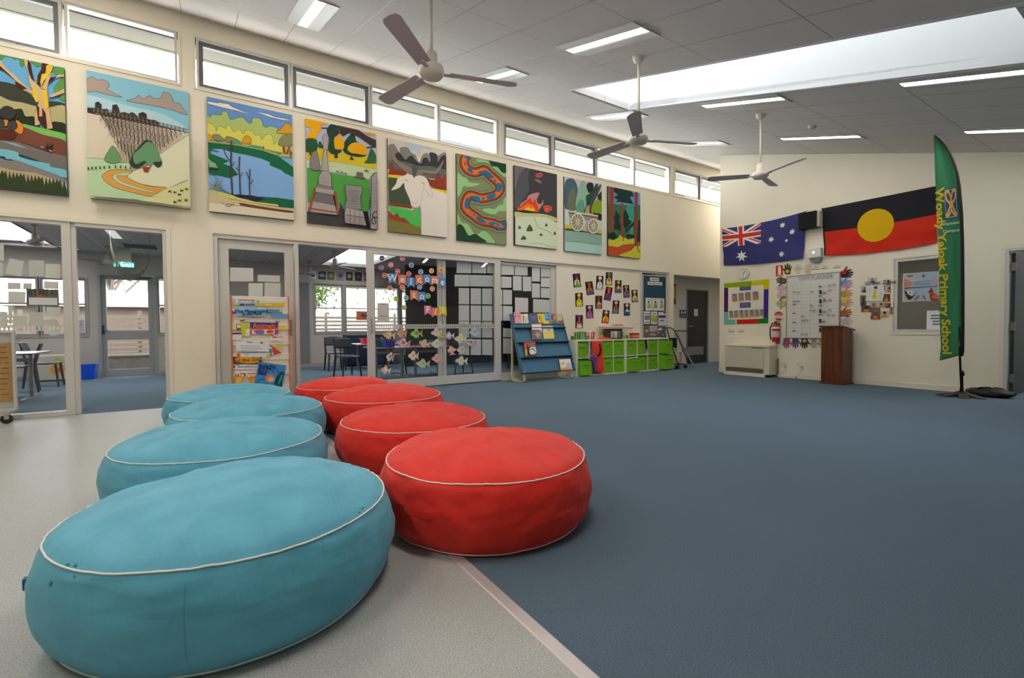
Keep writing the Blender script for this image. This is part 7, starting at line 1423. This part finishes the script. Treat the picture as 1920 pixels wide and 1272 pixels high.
book(c13, '358,292 526,290 552,540 386,545', '#efecec', [L_('#8a7c74', '372,400 420,380 520,400 545,535 388,540', 's'), L_('#5a4a44', '380,430 430,400', 'l', 8), L_('#b0a49c', ell(470, 470, 40, 40)), L_('#4a4040', '400,480 440,520', 'l', 8), L_('#d84a5a', '358,295 368,295 395,540 384,542')], 'white and grey picture book with red spine on the second ledge', .03)
book(c13, '540,320 714,318 745,532 568,537', '#dcdcc8', [L_('#e0d47a', '556,420 728,410 742,525 568,530', 's'), L_('#4a7a8a', '630,370 655,375 650,405 638,400', 's'), L_('#c8d0d0', '548,330 710,325 718,370 552,380')], 'pale yellow and grey picture book on the second ledge', .012)
book(c13, '240,576 425,571 456,806 268,816', '#e8523a', [L_('#4a3a3c', '285,625 425,610 450,800 300,810'), L_('#e8e0dc', '330,700 400,640 440,720 380,790 340,770', 's'), L_('#8a7a7c', '300,620 420,605 425,660 310,670'), L_('#d8c22a', '262,700 290,720 295,805 270,810'), L_('#3a2a30', '330,720 390,690 420,740', 'l', 12), L_('#f0ece8', '400,790 450,740', 'l', 16)], 'red bordered picture book with a striped animal on the third ledge', .03)
book(c13, '820,870 1002,862 1036,1052 850,1060', '#f0e4d2', [L_('#a8c8e4', ell(970, 965, 45, 42)), L_('#e8a85a', '845,1010 1025,1000 1032,1045 852,1052', 's'), L_('#e8c48a', '850,930 900,915 910,950 860,965', 's')], 'cream picture book with a pale blue patch on the lowest ledge', .03)

# ---------------------------------------------------------------- book display stand by the glazed door
DX = .42
t = thing('display_stand', (.30, .62, 0), 'tall white book display stand with orange edges before the glazed door', 'display stand')
ya, yb = .285, .985; OR_ = M('#d9783a', .6); CR = M('#efe8d8', .6)
m = MB(); m.box(.24, .40, ya + .01, yb - .01, .05, 1.47, CR); m.build('back_board', t, bevel=.004)
for y in (ya, yb - .01): m = MB(); m.box(.22, .43, y, y + .01, 0, 1.48, OR_); m.build('orange_edge', t)
m = MB(); m.box(.18, .48, ya + .01, yb - .01, 0, .05, CR); m.build('base', t)
for i in range(6): z = .18 + i * .21; m = MB(); m.box(.40, .414, ya + .01, yb - .01, z, z + .09, CR); m.build('pocket_front', t)
c14 = (425, 545, 6.876)
def dbook(q, base, ly, label, d): return board('picture_book', P(label, 'book', 'books on the display stand'), c14, q, 'L', d, .004, M(base, .6), '#e8e2d6', ly, rect=False)
D = .424
def txt_on(o_label, crop, q, base, txts, label, d, ly=()):
    m, tf, nrm, sub = board('', {}, crop, q, 'L', d, .004, M(base, .6), '#e8e2d6', [], rect=False, build=False); paint(m, list(ly), tf, nrm, .0004, sub)
    for tx, x, y, s_, c, rot in txts:
        p = Vector(tf(*sub(x, y))); m.text(tx, c, mL(p.y, p.z, d + .004 + .0004 * len(ly), R(rot)), s_, 'CENTER', .002)
    return m.build('picture_book', None, **P(label, 'book', 'books on the display stand'))
dbook('90,112 365,120 365,195 90,190', '#a8c0dc', [L_('#f0ece4', '110,120 150,118 152,160 112,162'), L_('#e0642a', '165,118 360,128', 'l', 10), L_('#e8c41a', '90,172 165,172 165,190 90,190'), L_('#2f3f8a', '168,172 230,172 230,192 168,192'), L_('#f4f0ea', '190,145 320,150', 'l', 12), L_('#3a4aa0', '240,180 360,180', 'l', 12)], 'pale blue and orange topped book in the highest pocket, left', D)
dbook('368,120 740,150 738,212 368,196', '#e8c41a', [L_('#dce4e8', '368,120 720,148 720,160 368,160'), L_('#8aa8c4', ell(410, 145, 24, 16)), L_('#f0e8a0', '510,182 600,185', 'l', 12)], 'yellow and white book in the highest pocket, right', D + .004)
txt_on('', c14, '120,205 512,212 512,335 120,330', '#8fc4e0', [('The Playground', 320, 268, .062, '#24407a', 2), ('in the Park', 325, 302, .052, '#24407a', 2)], 'light blue book titled The Playground in the Park', D + .010, [L_('#c8e0ec', '160,225 260,240', 'l', 14), L_('#e4f0f4', '400,225 500,235', 'l', 12)])
dbook('55,215 122,218 122,300 58,300', '#8a8aa8', [L_('#d8d4dc', '70,225 115,225 115,265 70,262'), L_('#d2302a', '60,278 122,275 122,300 60,300')], 'small grey and red book left of the light blue one', D)
dbook('516,240 720,245 720,300 516,300', '#5aa4b4', [L_('#3a7484', '530,285 590,285', 'l', 8), L_('#c86a6a', '600,278 640,280', 'l', 10), L_('#c8dce0', ell(698, 262, 16, 14))], 'teal topped book right of the light blue one', D)
dbook('560,305 778,302 778,356 560,350', '#6fa4dc', [], 'plain blue book below the teal one', D + .004)
dbook('170,335 690,390 690,415 170,405', '#ddd4c8', [L_('#e0602a', '170,335 380,325 380,345 180,350'), L_('#4a8a3a', '205,385 310,375 312,392 205,400'), L_('#c8b8a8', '320,375 550,368', 'l', 10), L_('#4a7a3a', '500,362 555,360', 'l', 14), L_('#7a4a4a', ell(675, 408, 10, 10)), L_('#e0642a', '172,375 200,372 200,403 172,403')], 'thin fan of books with orange and green edges in the second pocket', D)
dbook('120,430 180,428 182,512 124,512', '#7ab04a', [L_('#f0ece4', '135,445 178,445 178,480 135,480'), L_('#d2302a', '126,490 182,488 182,512 126,512')], 'small green and red book left of the Animals book', D)
dbook('182,432 300,430 298,590 196,592', '#c8d42e', [L_('#efe8dc', '245,505 300,500 300,592 245,592')], 'lime green book behind the Animals book', D + .003)
txt_on('', c14, '302,412 662,418 660,560 300,560', '#3f3f9c', [('Animals', 485, 458, .088, '#f0782a', 0)], 'dark blue book titled Animals', D + .008, [L_('#efe6da', '302,505 660,500 660,560 302,560'), L_('#e06a34', '302,480 662,478 662,500 302,504'), L_('#9a6ac8', '350,515 480,510 470,560 400,575 370,545', 's'), L_('#e8603a', '250,520 320,510 320,560 270,580', 's'), L_('#e0642a', ell(560, 530, 50, 24)), L_('#a04ab0', '620,505 660,505 660,560 620,560')])
dbook('665,450 752,452 752,510 665,510', '#ecd02a', [L_('#f8f0a8', '675,482 730,484', 'l', 12)], 'yellow book right of the Animals book', D)
dbook('60,545 190,545 192,640 60,640', '#e8e2d8', [L_('#3a3f70', '60,548 190,545 190,562 62,568')], 'white book with a navy top in the third pocket, left', D)
dbook('560,560 725,590 725,660 560,650', '#efe8e0', [L_('#e06a34', '560,565 610,572 612,595 570,590'), L_('#d8302a', '600,598 655,598 655,612 602,612'), L_('#e05a4a', '660,600 722,602', 'l', 8)], 'white and red book in the third pocket, right', D)
dbook('125,655 545,665 545,790 125,785', '#e8e9ea', [L_('#7a8ca8', '180,712 430,722', 'l', 5), L_('#7a8ca8', '185,742 465,752', 'l', 5), L_('#8a94a8', '175,772 400,775', 'l', 5), L_('#3a5a7a', '255,662 330,670', 'l', 8), L_('#8a7a3a', ell(452, 672, 18, 14))], 'white book with lines of print in the middle of the stand', D + .008)
dbook('545,700 708,705 708,800 548,850', '#d8d4c4', [L_('#d0d84a', '620,706 708,706 708,762 620,760'), L_('#d84a44', '530,680 560,690 720,810 620,822 600,740', ''), L_('#5a9ab4', '545,745 610,760 600,800 545,795'), L_('#5a9ab4', '560,795 592,798 590,850 560,850')], 'book with a red triangle and green corner', D + .002)
dbook('130,805 558,800 558,872 132,850', '#dfe6ea', [L_('#e0782a', '130,808 160,808 160,848 130,848'), L_('#7aa8d0', '170,806 460,795', 'l', 8), L_('#e8c01e', '488,830 556,826 556,872 488,872'), L_('#b05a4a', '200,828 240,826', 'l', 6)], 'pale book with a yellow corner below the printed white one', D)
txt_on('', c14, '78,855 455,860 452,948 80,945', '#7a3c38', [('at the Zoo', 285, 893, .07, '#a8641e', 2)], 'maroon book with a yellow oval titled at the Zoo', D + .006, [L_('#eab02a', ell(280, 895, 175, 45)), L_('#5a2c2a', '410,905 450,905 450,945 410,940')])
dbook('85,952 400,955 400,1020 88,1020', '#e4e6ea', [L_('#3a7ab8', '120,960 160,965 150,990 200,985 395,985', 'l', 9), L_('#b03a4a', '88,965 110,965 110,1000 88,1000'), L_('#e8a03a', '255,970 300,972', 'l', 8)], 'white and blue book above the orange titled one', D)
txt_on('', c14, '112,1040 375,1050 355,1250 118,1250', '#e8a43a', [('The Jigsaw', 262, 1092, .062, '#f8f2ea', -2)], 'orange and red book titled The Jigsaw, lower left of the stand', D + .008, [L_('#d8402a', '112,1072 375,1065 372,1115 115,1118'), L_('#efe4dc', '112,1040 375,1050 375,1066 112,1072'), L_('#f0c84a', '125,1140 200,1130 180,1200 130,1220', 's'), L_('#c8c0b8', '215,1160 250,1135 285,1160 300,1240 220,1240', 's')])
txt_on('', c14, '412,918 770,965 715,1262 352,1240', '#3f94d4', [('Rosie Ray', 530, 975, .052, '#2a2a6a', -7), ('and the', 500, 1003, .05, '#2a2a6a', -7), ('Story', 465, 1035, .05, '#2a2a6a', -7), ('Mat!', 460, 1070, .055, '#2a2a6a', -7)], 'bright blue picture book tilted at the foot of the display stand', D + .016, [L_('#e8866a', ell(560, 1135, 62, 52)), L_('#f4c0a4', ell(575, 1145, 38, 30)), L_('#1f4f5a', '640,1130 700,1050 740,1060 720,1160 700,1250 620,1245', 's'), L_('#4a9aa8', '660,1220 690,1120 720,1080 710,1150', 's'), L_('#1f3f7a', '600,1060 595,1020 640,1005 670,1040 660,1070', 'ls', 7), L_('#1f3f7a', '500,1140 440,1150 395,1190 420,1205', 'ls', 7)])

# ---------------------------------------------------------------- mobile board at the left edge
t = thing('mobile_board', (.24, -2.3, 0), 'grey framed mobile board with brown paper at the left picture edge', 'mobile board')
GM = M('#b4b5b4', .45, metal=.1)
m = MB(); m.box(.20, .235, -2.95, -1.80, .16, 1.0, GM); m.build('board_panel', t)
m = MB(); m.box(.19, .25, -2.97, -2.94, .14, 1.02, '#c4c4c2'); m.box(.19, .25, -1.81, -1.79, .14, 1.02, '#c4c4c2'); m.box(.19, .25, -2.94, -1.81, 1.0, 1.02, '#c4c4c2'); m.box(.19, .25, -2.94, -1.81, .14, .16, '#c4c4c2'); m.build('frame', t)
m = MB(); m.box(.14, .30, -2.9, -1.83, .10, .14, GM); m.build('lower_rail', t)
KP = M('#b08a58', .9, var=.06, vs=12)
m = MB(); m.box(.236, .238, -2.8, -1.815, .235, .89, KP); k = 0
rnd = random.Random(4)
for i in range(10):
    y = -2.78
    while y < -1.86:
        l_ = rnd.uniform(.03, .09); m.box(.2382, .2386, y, min(y + l_, -1.84), .84 - i * .058, .848 - i * .058, '#6a4a2c'); y += l_ + .025
m.build('brown_paper', t)
for y in (-2.85, -1.86):
    m = MB(); m.lathe([(.05, -.014), (.05, .014)], M('#2c2c2e', .5), (.27, y, .05), 18, 0); m.box(.25, .262, y - .02, y + .02, .05, .11, GM); m.box(.278, .29, y - .02, y + .02, .05, .11, GM); m.build('castor', t)

# ---------------------------------------------------------------- alcove things
board('toilet_sign', P('blue toilet sign with white figures beside the dark alcove door', 'sign'), (0, 0, 1), [(1275, 581), (1288, 582), (1288, 595), (1275, 595)], 'L', -.40, .018, '#3a5a86', '#2a4060', [L_('#e4ecf4', quadc(1278, 586, 1.7, 5)), L_('#e4ecf4', quadc(1281.5, 587, 2, 3)), L_('#e4ecf4', quadc(1285, 586, 1.7, 5)), L_('#b8c8dc', '1276,592.6 1287,593', 'l', .9)])
board('framed_picture', P('narrow orange and black framed picture at the edge of the alcove', 'picture'), (0, 0, 1), [(1257, 532), (1268.5, 533.5), (1268.5, 570), (1257, 571)], 'L', -.395, .022, '#2a241c', '#2a241c', [L_('#d8862a', '1258,536 1266.6,537 1266.6,560 1258,561'), L_('#e0b86a', '1266.9,534 1268.4,534 1268.4,569 1266.9,569')])
t = thing('handrail', (-.36, 10.35, .85), 'thin dark handrail on the alcove wall behind the folded step ladder', 'handrail'); m = MB(); m.tube([(-.37, 9.85, .9), (-.37, 10.80, .9)], .014, '#4a443c', 8); m.build('rail', t); 
for y in (9.95, 10.7): m = MB(); m.tube([(-.42, y, .86), (-.37, y, .9)], .009, '#4a443c', 6); m.build('bracket', t)
LD = M('#9a9a9c', .35, metal=.7); BKM = M('#222224', .5)
t = thing('step_ladder', (.30, 9.95, 0), 'folded aluminium step ladder leaning in the alcove mouth', 'ladder')
for dx in (0, .07):
    m = MB(); m.tube([(.50 - dx, 9.93 + dx, .02), (.12 - dx, 9.76 + dx, .86)], .016, LD, 6); m.build('rail', t)
for i in range(4): f = .15 + i * .2; m = MB(); m.tube([(.50 - .38 * f, 9.93 - .17 * f, .02 + .84 * f), (.43 - .38 * f, 10.0 - .17 * f, .02 + .84 * f)], .011, LD, 6); m.build('tread', t)
t = thing('folding_trolley', (.22, 9.72, 0), 'black folding hand trolley with papers beside the green bins', 'trolley')
m = MB(); m.tube([(.42, 9.42, .10), (.22, 9.36, .72), (.14, 9.36, .97), (.06, 9.44, .99), (.04, 9.60, .99), (.12, 9.62, .95), (.24, 9.66, .72), (.46, 9.78, .10)], .012, BKM, 8); m.build('handle_frame', t, True)
m = MB(); m.box(.16, .20, 9.40, 9.66, .50, .74, BKM); m.build('black_pouch', t)
for a, c in (((.16, 9.40, .06), (.44, 9.68, .50)), ((.44, 9.45, .06), (.16, 9.66, .50))): m = MB(); m.tube([a, c], .010, BKM, 6); m.build('cross_brace', t)
for y in (9.40, 9.72): m = MB(); m.lathe([(.045, -.012), (.045, .012)], BKM, (.40, y, .046), 16, 1); m.build('wheel', t)
m = MB(); m.box(.18, .40, 9.44, 9.70, .10, .12, BKM); m.build('foot_plate', t)
rnd = random.Random(6); y = 9.45
for i in range(5):
    hgt = rnd.uniform(.22, .32); m = MB(); m.box(.22, .38, y, y + .022, .121, .121 + hgt, M(rnd.choice(['#d8ccb8', '#c8b8a0', '#e4dcd0', '#b8a890']), .8)); y += .045
    m.build('paper_folder', None, **P('pale upright folders standing on the black folding trolley', 'folder', 'folders on the folding trolley'))

# ---------------------------------------------------------------- classroom furniture
def make_chair(label, col):
    t = thing('school_chair', (0, 0, 0), label, 'chair', 'moulded school chairs'); c = M(col, .45)
    m = MB(); n = 10; k = m.mi(c)
    for j in range(n + 1):
        v = -.2 + .4 * j / n
        for i in range(n + 1):
            u = -.2 + .4 * i / n; z = .43 - .02 * math.cos(u * 7) * math.cos(v * 7) + (.0 if v < .12 else .015); m.v.append((u, v, z))
    for j in range(n):
        for i in range(n): a = j * (n + 1) + i; m.f.append((a, a + 1, a + n + 2, a + n + 1)); m.fm.append(k)
    o = m.build('seat', t, True); so = o.modifiers.new('thickness', 'SOLIDIFY'); so.thickness = .02; so.offset = 0
    m = MB(); k = m.mi(c)
    for j in range(9):
        q = j / 8; z = .60 + .2 * q
        for i in range(13):
            u = -.19 + .38 * i / 12; m.v.append((u, .22 + .06 * q + .03 * math.cos(u * 8) , z + .02 * math.cos(u * 8) * q))
    for j in range(8):
        for i in range(12): a = j * 13 + i; m.f.append((a, a + 1, a + 14, a + 13)); m.fm.append(k)
    o = m.build('backrest', t, True); so = o.modifiers.new('thickness', 'SOLIDIFY'); so.thickness = .022; so.offset = 0
    for s_ in (-1, 1):
        m = MB(); m.tube([(s_ * .17, -.17, .41), (s_ * .2, -.21, 0)], [.02, .016], c, 6); m.build('leg', t)
        m = MB(); m.tube([(s_ * .18, .26, .72), (s_ * .175, .20, .44), (s_ * .2, .25, 0)], [.018, .024, .016], c, 6); m.build('leg', t)
    return t
ch0 = make_chair('dark chair seen through the left glass, its back just left of the doorway post', '#26303c')
def chairat(x, y, rz, label, first=False):
    if first: ch0.location = (x, y, 0); ch0.rotation_euler = (0, 0, R(rz)); return ch0
    return copy_tree(ch0, (x, y, 0), R(rz), label)
chairat(-4.1, -2.45, 200 - 180 + 160, '', True)
chairat(-3.3, -2.62, 10, 'dark chair behind the left glass, tucked under the blue edged table')
chairat(-4.25, 2.62, -110 + 200, 'dark chair alone in the open doorway, left of the small table in the classroom')
chairat(-2.55, 2.50, 100, 'dark chair in the open doorway, cut by the sliding door frame')
chairat(-2.6, 3.55, 170, 'dark chair behind the fish covered glass, left of the frame bar')
chairat(-1.7, 4.7, 185, 'dark chair behind the fish covered glass, right of the others')
chairat(-2.0, 6.4, 60, 'chair behind the glass below the papers, left of the book rack')
def table(x0, x1, y0, y1, top, edge, label, feet='x', hz=.70):
    t = thing('classroom_table', ((x0 + x1) / 2, (y0 + y1) / 2, 0), label, 'table', 'classroom tables')
    m = MB(); m.box(x0, x1, y0, y1, hz - .022, hz, M(top, .35)); m.build('tabletop', t, bevel=.004)
    m = MB(); m.box(x0 - .004, x1 + .004, y0 - .004, y1 + .004, hz - .024, hz - .004, M(edge, .4)); m.build('edge_band', t)
    ST = M('#8f9090', .35, metal=.6)
    for y in (y0 + .12, y1 - .12):
        xm = (x0 + x1) / 2; m = MB(); m.box(xm - .025, xm + .025, y - .02, y + .02, .04, hz - .024, ST); m.build('leg', t)
        m = MB(); m.box(x0 + .05, x1 - .05, y - .022, y + .022, 0, .04, M('#c4c6c8', .25, metal=.8)); m.build('foot_bar', t)
    m = MB(); m.box((x0 + x1) / 2 - .01, (x0 + x1) / 2 + .01, y0 + .14, y1 - .14, hz - .14, hz - .09, ST); m.build('cross_rail', t)
    return t
table(-2.66, -1.66, -3.5, -2.08, '#c9c9d6', '#2a3478', 'blue edged table behind the left glass, nearest the mobile board')
table(-3.9, -2.95, -4.4, -3.02, '#c4c4d2', '#2a3478', 'blue edged table behind the left glass, farther from the glass')
table(-2.2, -1.2, 2.72, 3.49, '#7a4a56', '#5a2a3a', 'maroon table behind the fish covered glass, next to the sliding door handle', hz=.64)
table(-2.2, -1.2, 3.55, 4.30, '#7a4a56', '#5a2a3a', 'maroon table behind the fish covered glass, nearer the frame bar', hz=.64)
table(-4.6, -3.6, 3.0, 4.0, '#a88a90', '#7a5a62', 'far pinkish table in the open doorway with a red tub on it', hz=.64)
def tub(x, y, z, w_, d, h_, col, label, name='plastic_tub'):
    t = thing(name, (x, y, z), label, 'tub', 'coloured tubs in the classrooms'); c = M(col, .35)
    m = MB(); a, b_ = w_ / 2, d / 2; s_ = .82; th = .006
    def ringp(k, z_): return [(x - a * k, y - b_ * k, z_), (x + a * k, y - b_ * k, z_), (x + a * k, y + b_ * k, z_), (x - a * k, y + b_ * k, z_)]
    lo, hi = ringp(s_, z), ringp(1, z + h_); li, hi2 = ringp(s_ - .05, z + .01), ringp(.94, z + h_)
    for i in range(4): j = (i + 1) % 4; m.face([lo[i], lo[j], hi[j], hi[i]], c); m.face([li[j], li[i], hi2[i], hi2[j]], c); m.face([hi[i], hi[j], hi2[j], hi2[i]], c)
    m.face(lo[::-1], c); m.face(li, c); m.build('tub_body', t)
    m = MB(); m.box(x - a - .012, x + a + .012, y - b_ - .012, y - b_ + .004, z + h_ - .02, z + h_, c); m.box(x - a - .012, x + a + .012, y + b_ - .004, y + b_ + .012, z + h_ - .02, z + h_, c); m.build('rim', t)
tub(-5.35, -2.13, 0, .36, .42, .30, '#1f55d8', 'bright blue tub on the classroom floor left of the glazed outer door')
tub(-1.55, 3.05, .64, .26, .2, .13, '#2a50c8', 'blue tub on the maroon table behind the fish')
tub(-1.85, 2.95, .64, .2, .18, .16, '#1f7a78', 'teal tub on the maroon table behind the blue tub')
tub(-1.7, 3.95, .64, .26, .3, .12, '#1f8a7a', 'green tub on the maroon table nearer the frame bar')
tub(-4.0, 3.35, .64, .3, .35, .13, '#d8203a', 'red tub on the far pinkish table in the open doorway')
t = thing('cardboard_box', (-5.4, -2.62, 0), 'white box with an orange cartoon sun picture beside the bright blue tub', 'box')
m = MB(); m.box(-5.62, -5.2, -2.86, -2.37, .03, .50, M('#bfbbae', .8)); m.build('carton', t); m = MB(); m.lathe([(.11, 0), (.11, .002)], '#d8a01e', (-5.198, -2.5, .24), 20, 0); m.lathe([(.05, 0), (.05, .002)], '#c8b83a', (-5.198, -2.5, .42), 16, 0); m.lathe([(.05, .002), (.05, .004)], '#c8541e', (-5.198, -2.49, .22), 16, 0); m.build('printed_picture', t)
m = MB(); m.box(-5.62, -5.2, -2.86, -2.37, .50, .52, M('#d8d4c8', .8)); m.build('carton_lid', t)
t = thing('exit_sign', (-2.6, -1.45, 2.36), 'lit green exit sign hanging from the classroom ceiling in the doorway', 'exit sign')
EX = -4.6; pq = onx(213, 491, EX); pr = onx(251, 501.5, EX)
m = MB(); m.box(EX - .03, EX, float(pq[1]), float(pr[1]), float(pr[2]) - .0, float(pq[2]), M('#1fc08a', .4, emit=2.2)); m.build('lit_panel', t)
m = MB(); ym = (float(pq[1]) + float(pr[1])) / 2; m.text('EXIT', M('#e8fff4', .5, emit=2.0), mL(ym + .06, (float(pq[2]) + float(pr[2])) / 2, EX + .003), .11, 'CENTER', .003); m.build('lit_lettering', t)
m = MB(); m.box(EX - .025, EX - .005, ym - .12, ym + .12, float(pq[2]), CZ, '#b8b8b6'); m.build('hanger', t)
t['label'] = 'lit green exit sign hanging from the classroom ceiling in the doorway'
# paper garland under the exit sign
t = thing('hanging_garland', (-2.4, -1.1, 2.1), 'dark paper garland hanging from the classroom ceiling before the exit sign', 'garland')
m = MB(); GX_ = -2.6; path = [(207, 458), (212, 480), (222, 502), (233, 514), (246, 519), (260, 517), (272, 507), (278, 492), (281, 482)]; PP = [onx(u, v, GX_) for u, v in path]
for i, (a, c) in enumerate(zip(PP[:-1], PP[1:])):
    for q in range(2):
        f0, f1 = q / 2, (q + .85) / 2; p, s_ = a * (1 - f0) + c * f0, a * (1 - f1) + c * f1; hh = .17 if i < 4 else .08
        m.hexa([(p[0] - .004, p[1], p[2] - hh / 2), (s_[0] - .004, s_[1], s_[2] - hh / 2), (s_[0] + .004, s_[1], s_[2] - hh / 2), (p[0] + .004, p[1], p[2] - hh / 2), (p[0] - .004, p[1], p[2] + hh / 2), (s_[0] - .004, s_[1], s_[2] + hh / 2), (s_[0] + .004, s_[1], s_[2] + hh / 2), (p[0] + .004, p[1], p[2] + hh / 2)], '#6c6a68')
m.build('paper_links', t); m = MB(); m.tube([tuple(PP[0]), (PP[0][0], PP[0][1], CZ)], .003, '#555555', 4); m.build('string', t); m = MB(); m.tube([tuple(PP[-1]), (PP[-1][0], PP[-1][1], CZ)], .003, '#555555', 4); m.build('string', t)
# pictures above the far windows, posters on the panes
for i, (u0, u1, c1, c2) in enumerate(((579, 593, '#d8d6d2', '#4a4a4c'), (597, 611, '#3a4a5a', '#7a8a9a'), (614, 627, '#6a6a3a', '#9aa05a'), (631, 645, '#8a8a98', '#5a5a6a'), (649, 661, '#3a2c2a', '#b8a08a'), (666, 678, '#2a2628', '#6a5a5a'), (683, 690, '#7a4a34', '#c08a6a'))):
    v0, v1 = 508 + (u0 - 579) * .03, 523 + (u0 - 579) * .04
    board('small_picture', P('%s small picture in the row above the far classroom windows' % ['first', 'second', 'third', 'fourth', 'fifth', 'sixth', 'seventh'][i], 'picture', 'pictures above the far classroom windows'), (0, 0, 1), [(u0, v0), (u1, v0 + .6), (u1, v1 + .6), (u0, v1)], 'L', CX_ + .012, .01, c1, '#2a2628', [L_(c2, ell((u0 + u1) / 2, (v0 + v1) / 2, (u1 - u0) * .3, 4))])
board('window_notice', P('orange notice with a grey drawing on the far right classroom pane', 'notice'), (0, 0, 1), [(667, 585), (690, 582.5), (690, 600), (669, 601.5)], 'L', CX_ + .03, .004, '#d8703c', '#b85a2c', [L_('#6a6a6c', ell(682, 592, 6, 4.5)), L_('#3a3a3c', '677,590 688,594', 'l', 1.4)])
board('window_notice', P('lilac printed notice low on the classroom pane left of the glazed outer door', 'notice'), (0, 0, 1), [(135, 600), (158, 600), (158, 625), (136, 625.5)], 'L', CX_ + .02, .004, '#b8b4c8', '#a8a4b8', [L_('#5a5868', '139,605 153,605', 'l', 1.6), L_('#5a5868', '139,610 153,610', 'l', 1.6), L_('#5a5868', '141,614.5 151,614.5', 'l', 1.4), L_('#5a5868', '141,618.5 150,618.5', 'l', 1.2)])
t = thing('low_cabinet', (-5.4, 3.5, 0), 'low dark navy cabinet under the far classroom windows', 'cabinet'); m = MB(); m.box(-5.65, -5.2, 3.14, 4.38, .02, .84, M('#1f2a40', .5)); m.build('carcass', t)
for i in range(2): m = MB(); m.box(-5.198, -5.18, 3.16 + i * .61, 3.74 + i * .61, .05, .80, M('#24304a', .5)); q = m.build('cabinet_door', t); m = MB(); m.tube([(-5.18, 3.68 + i * .1, .4), (-5.15, 3.68 + i * .1, .42), (-5.15, 3.68 + i * .1, .52), (-5.18, 3.68 + i * .1, .54)], .006, '#8a8c90', 6); m.build('door_handle', q)
for x, y, l in ((-4.2, -1.05, 'grey air vent in the left classroom ceiling seen in the doorway'), (-3.4, .75, 'grey air vent in the classroom ceiling seen through the glazed door')):
    t = thing('ceiling_vent', (x, y, CZ), l, 'air vent', 'classroom ceiling vents'); m = MB(); m.box(x - .3, x + .3, y - .3, y + .3, CZ - .012, CZ - .001, M('#a8a6a2', .5)); m.build('frame', t)
    for k in range(6): m = MB(); m.box(x - .24 + k * .09, x - .20 + k * .09, y - .26, y + .26, CZ - .02, CZ - .012, '#5a5a5a'); m.build('slat', t)
for x0, x1, y, l in ((-3.6, -2.5, .92, 'lit ceiling light in the classroom seen through the glazed door'), (-2.3, -1.2, 3.9 + .2, 'lit ceiling light behind the Welcome bunting'), (-3.4, -2.3, -1.3, 'ceiling light in the left classroom above the doorway')):
    t = thing('ceiling_light', ((x0 + x1) / 2, y, CZ), l, 'ceiling light', 'classroom ceiling lights')
    m = MB(); m.box(x0 - .02, x1 + .02, y - .17, y - .07, CZ - .01, CZ - .001, '#b8b8b4'); m.box(x0 - .02, x1 + .02, y + .07, y + .17, CZ - .01, CZ - .001, '#b8b8b4'); m.build('frame', t)
    m = MB(); m.box(x0, x1, y - .066, y + .066, CZ - .009, CZ - .002, PINK if y > 0 else OFFT); m.build('diffuser', t)
    area('classroom_lamp', ((x0 + x1) / 2, y, CZ - .013), (0, 0, 0), x1 - x0, .1, 18)
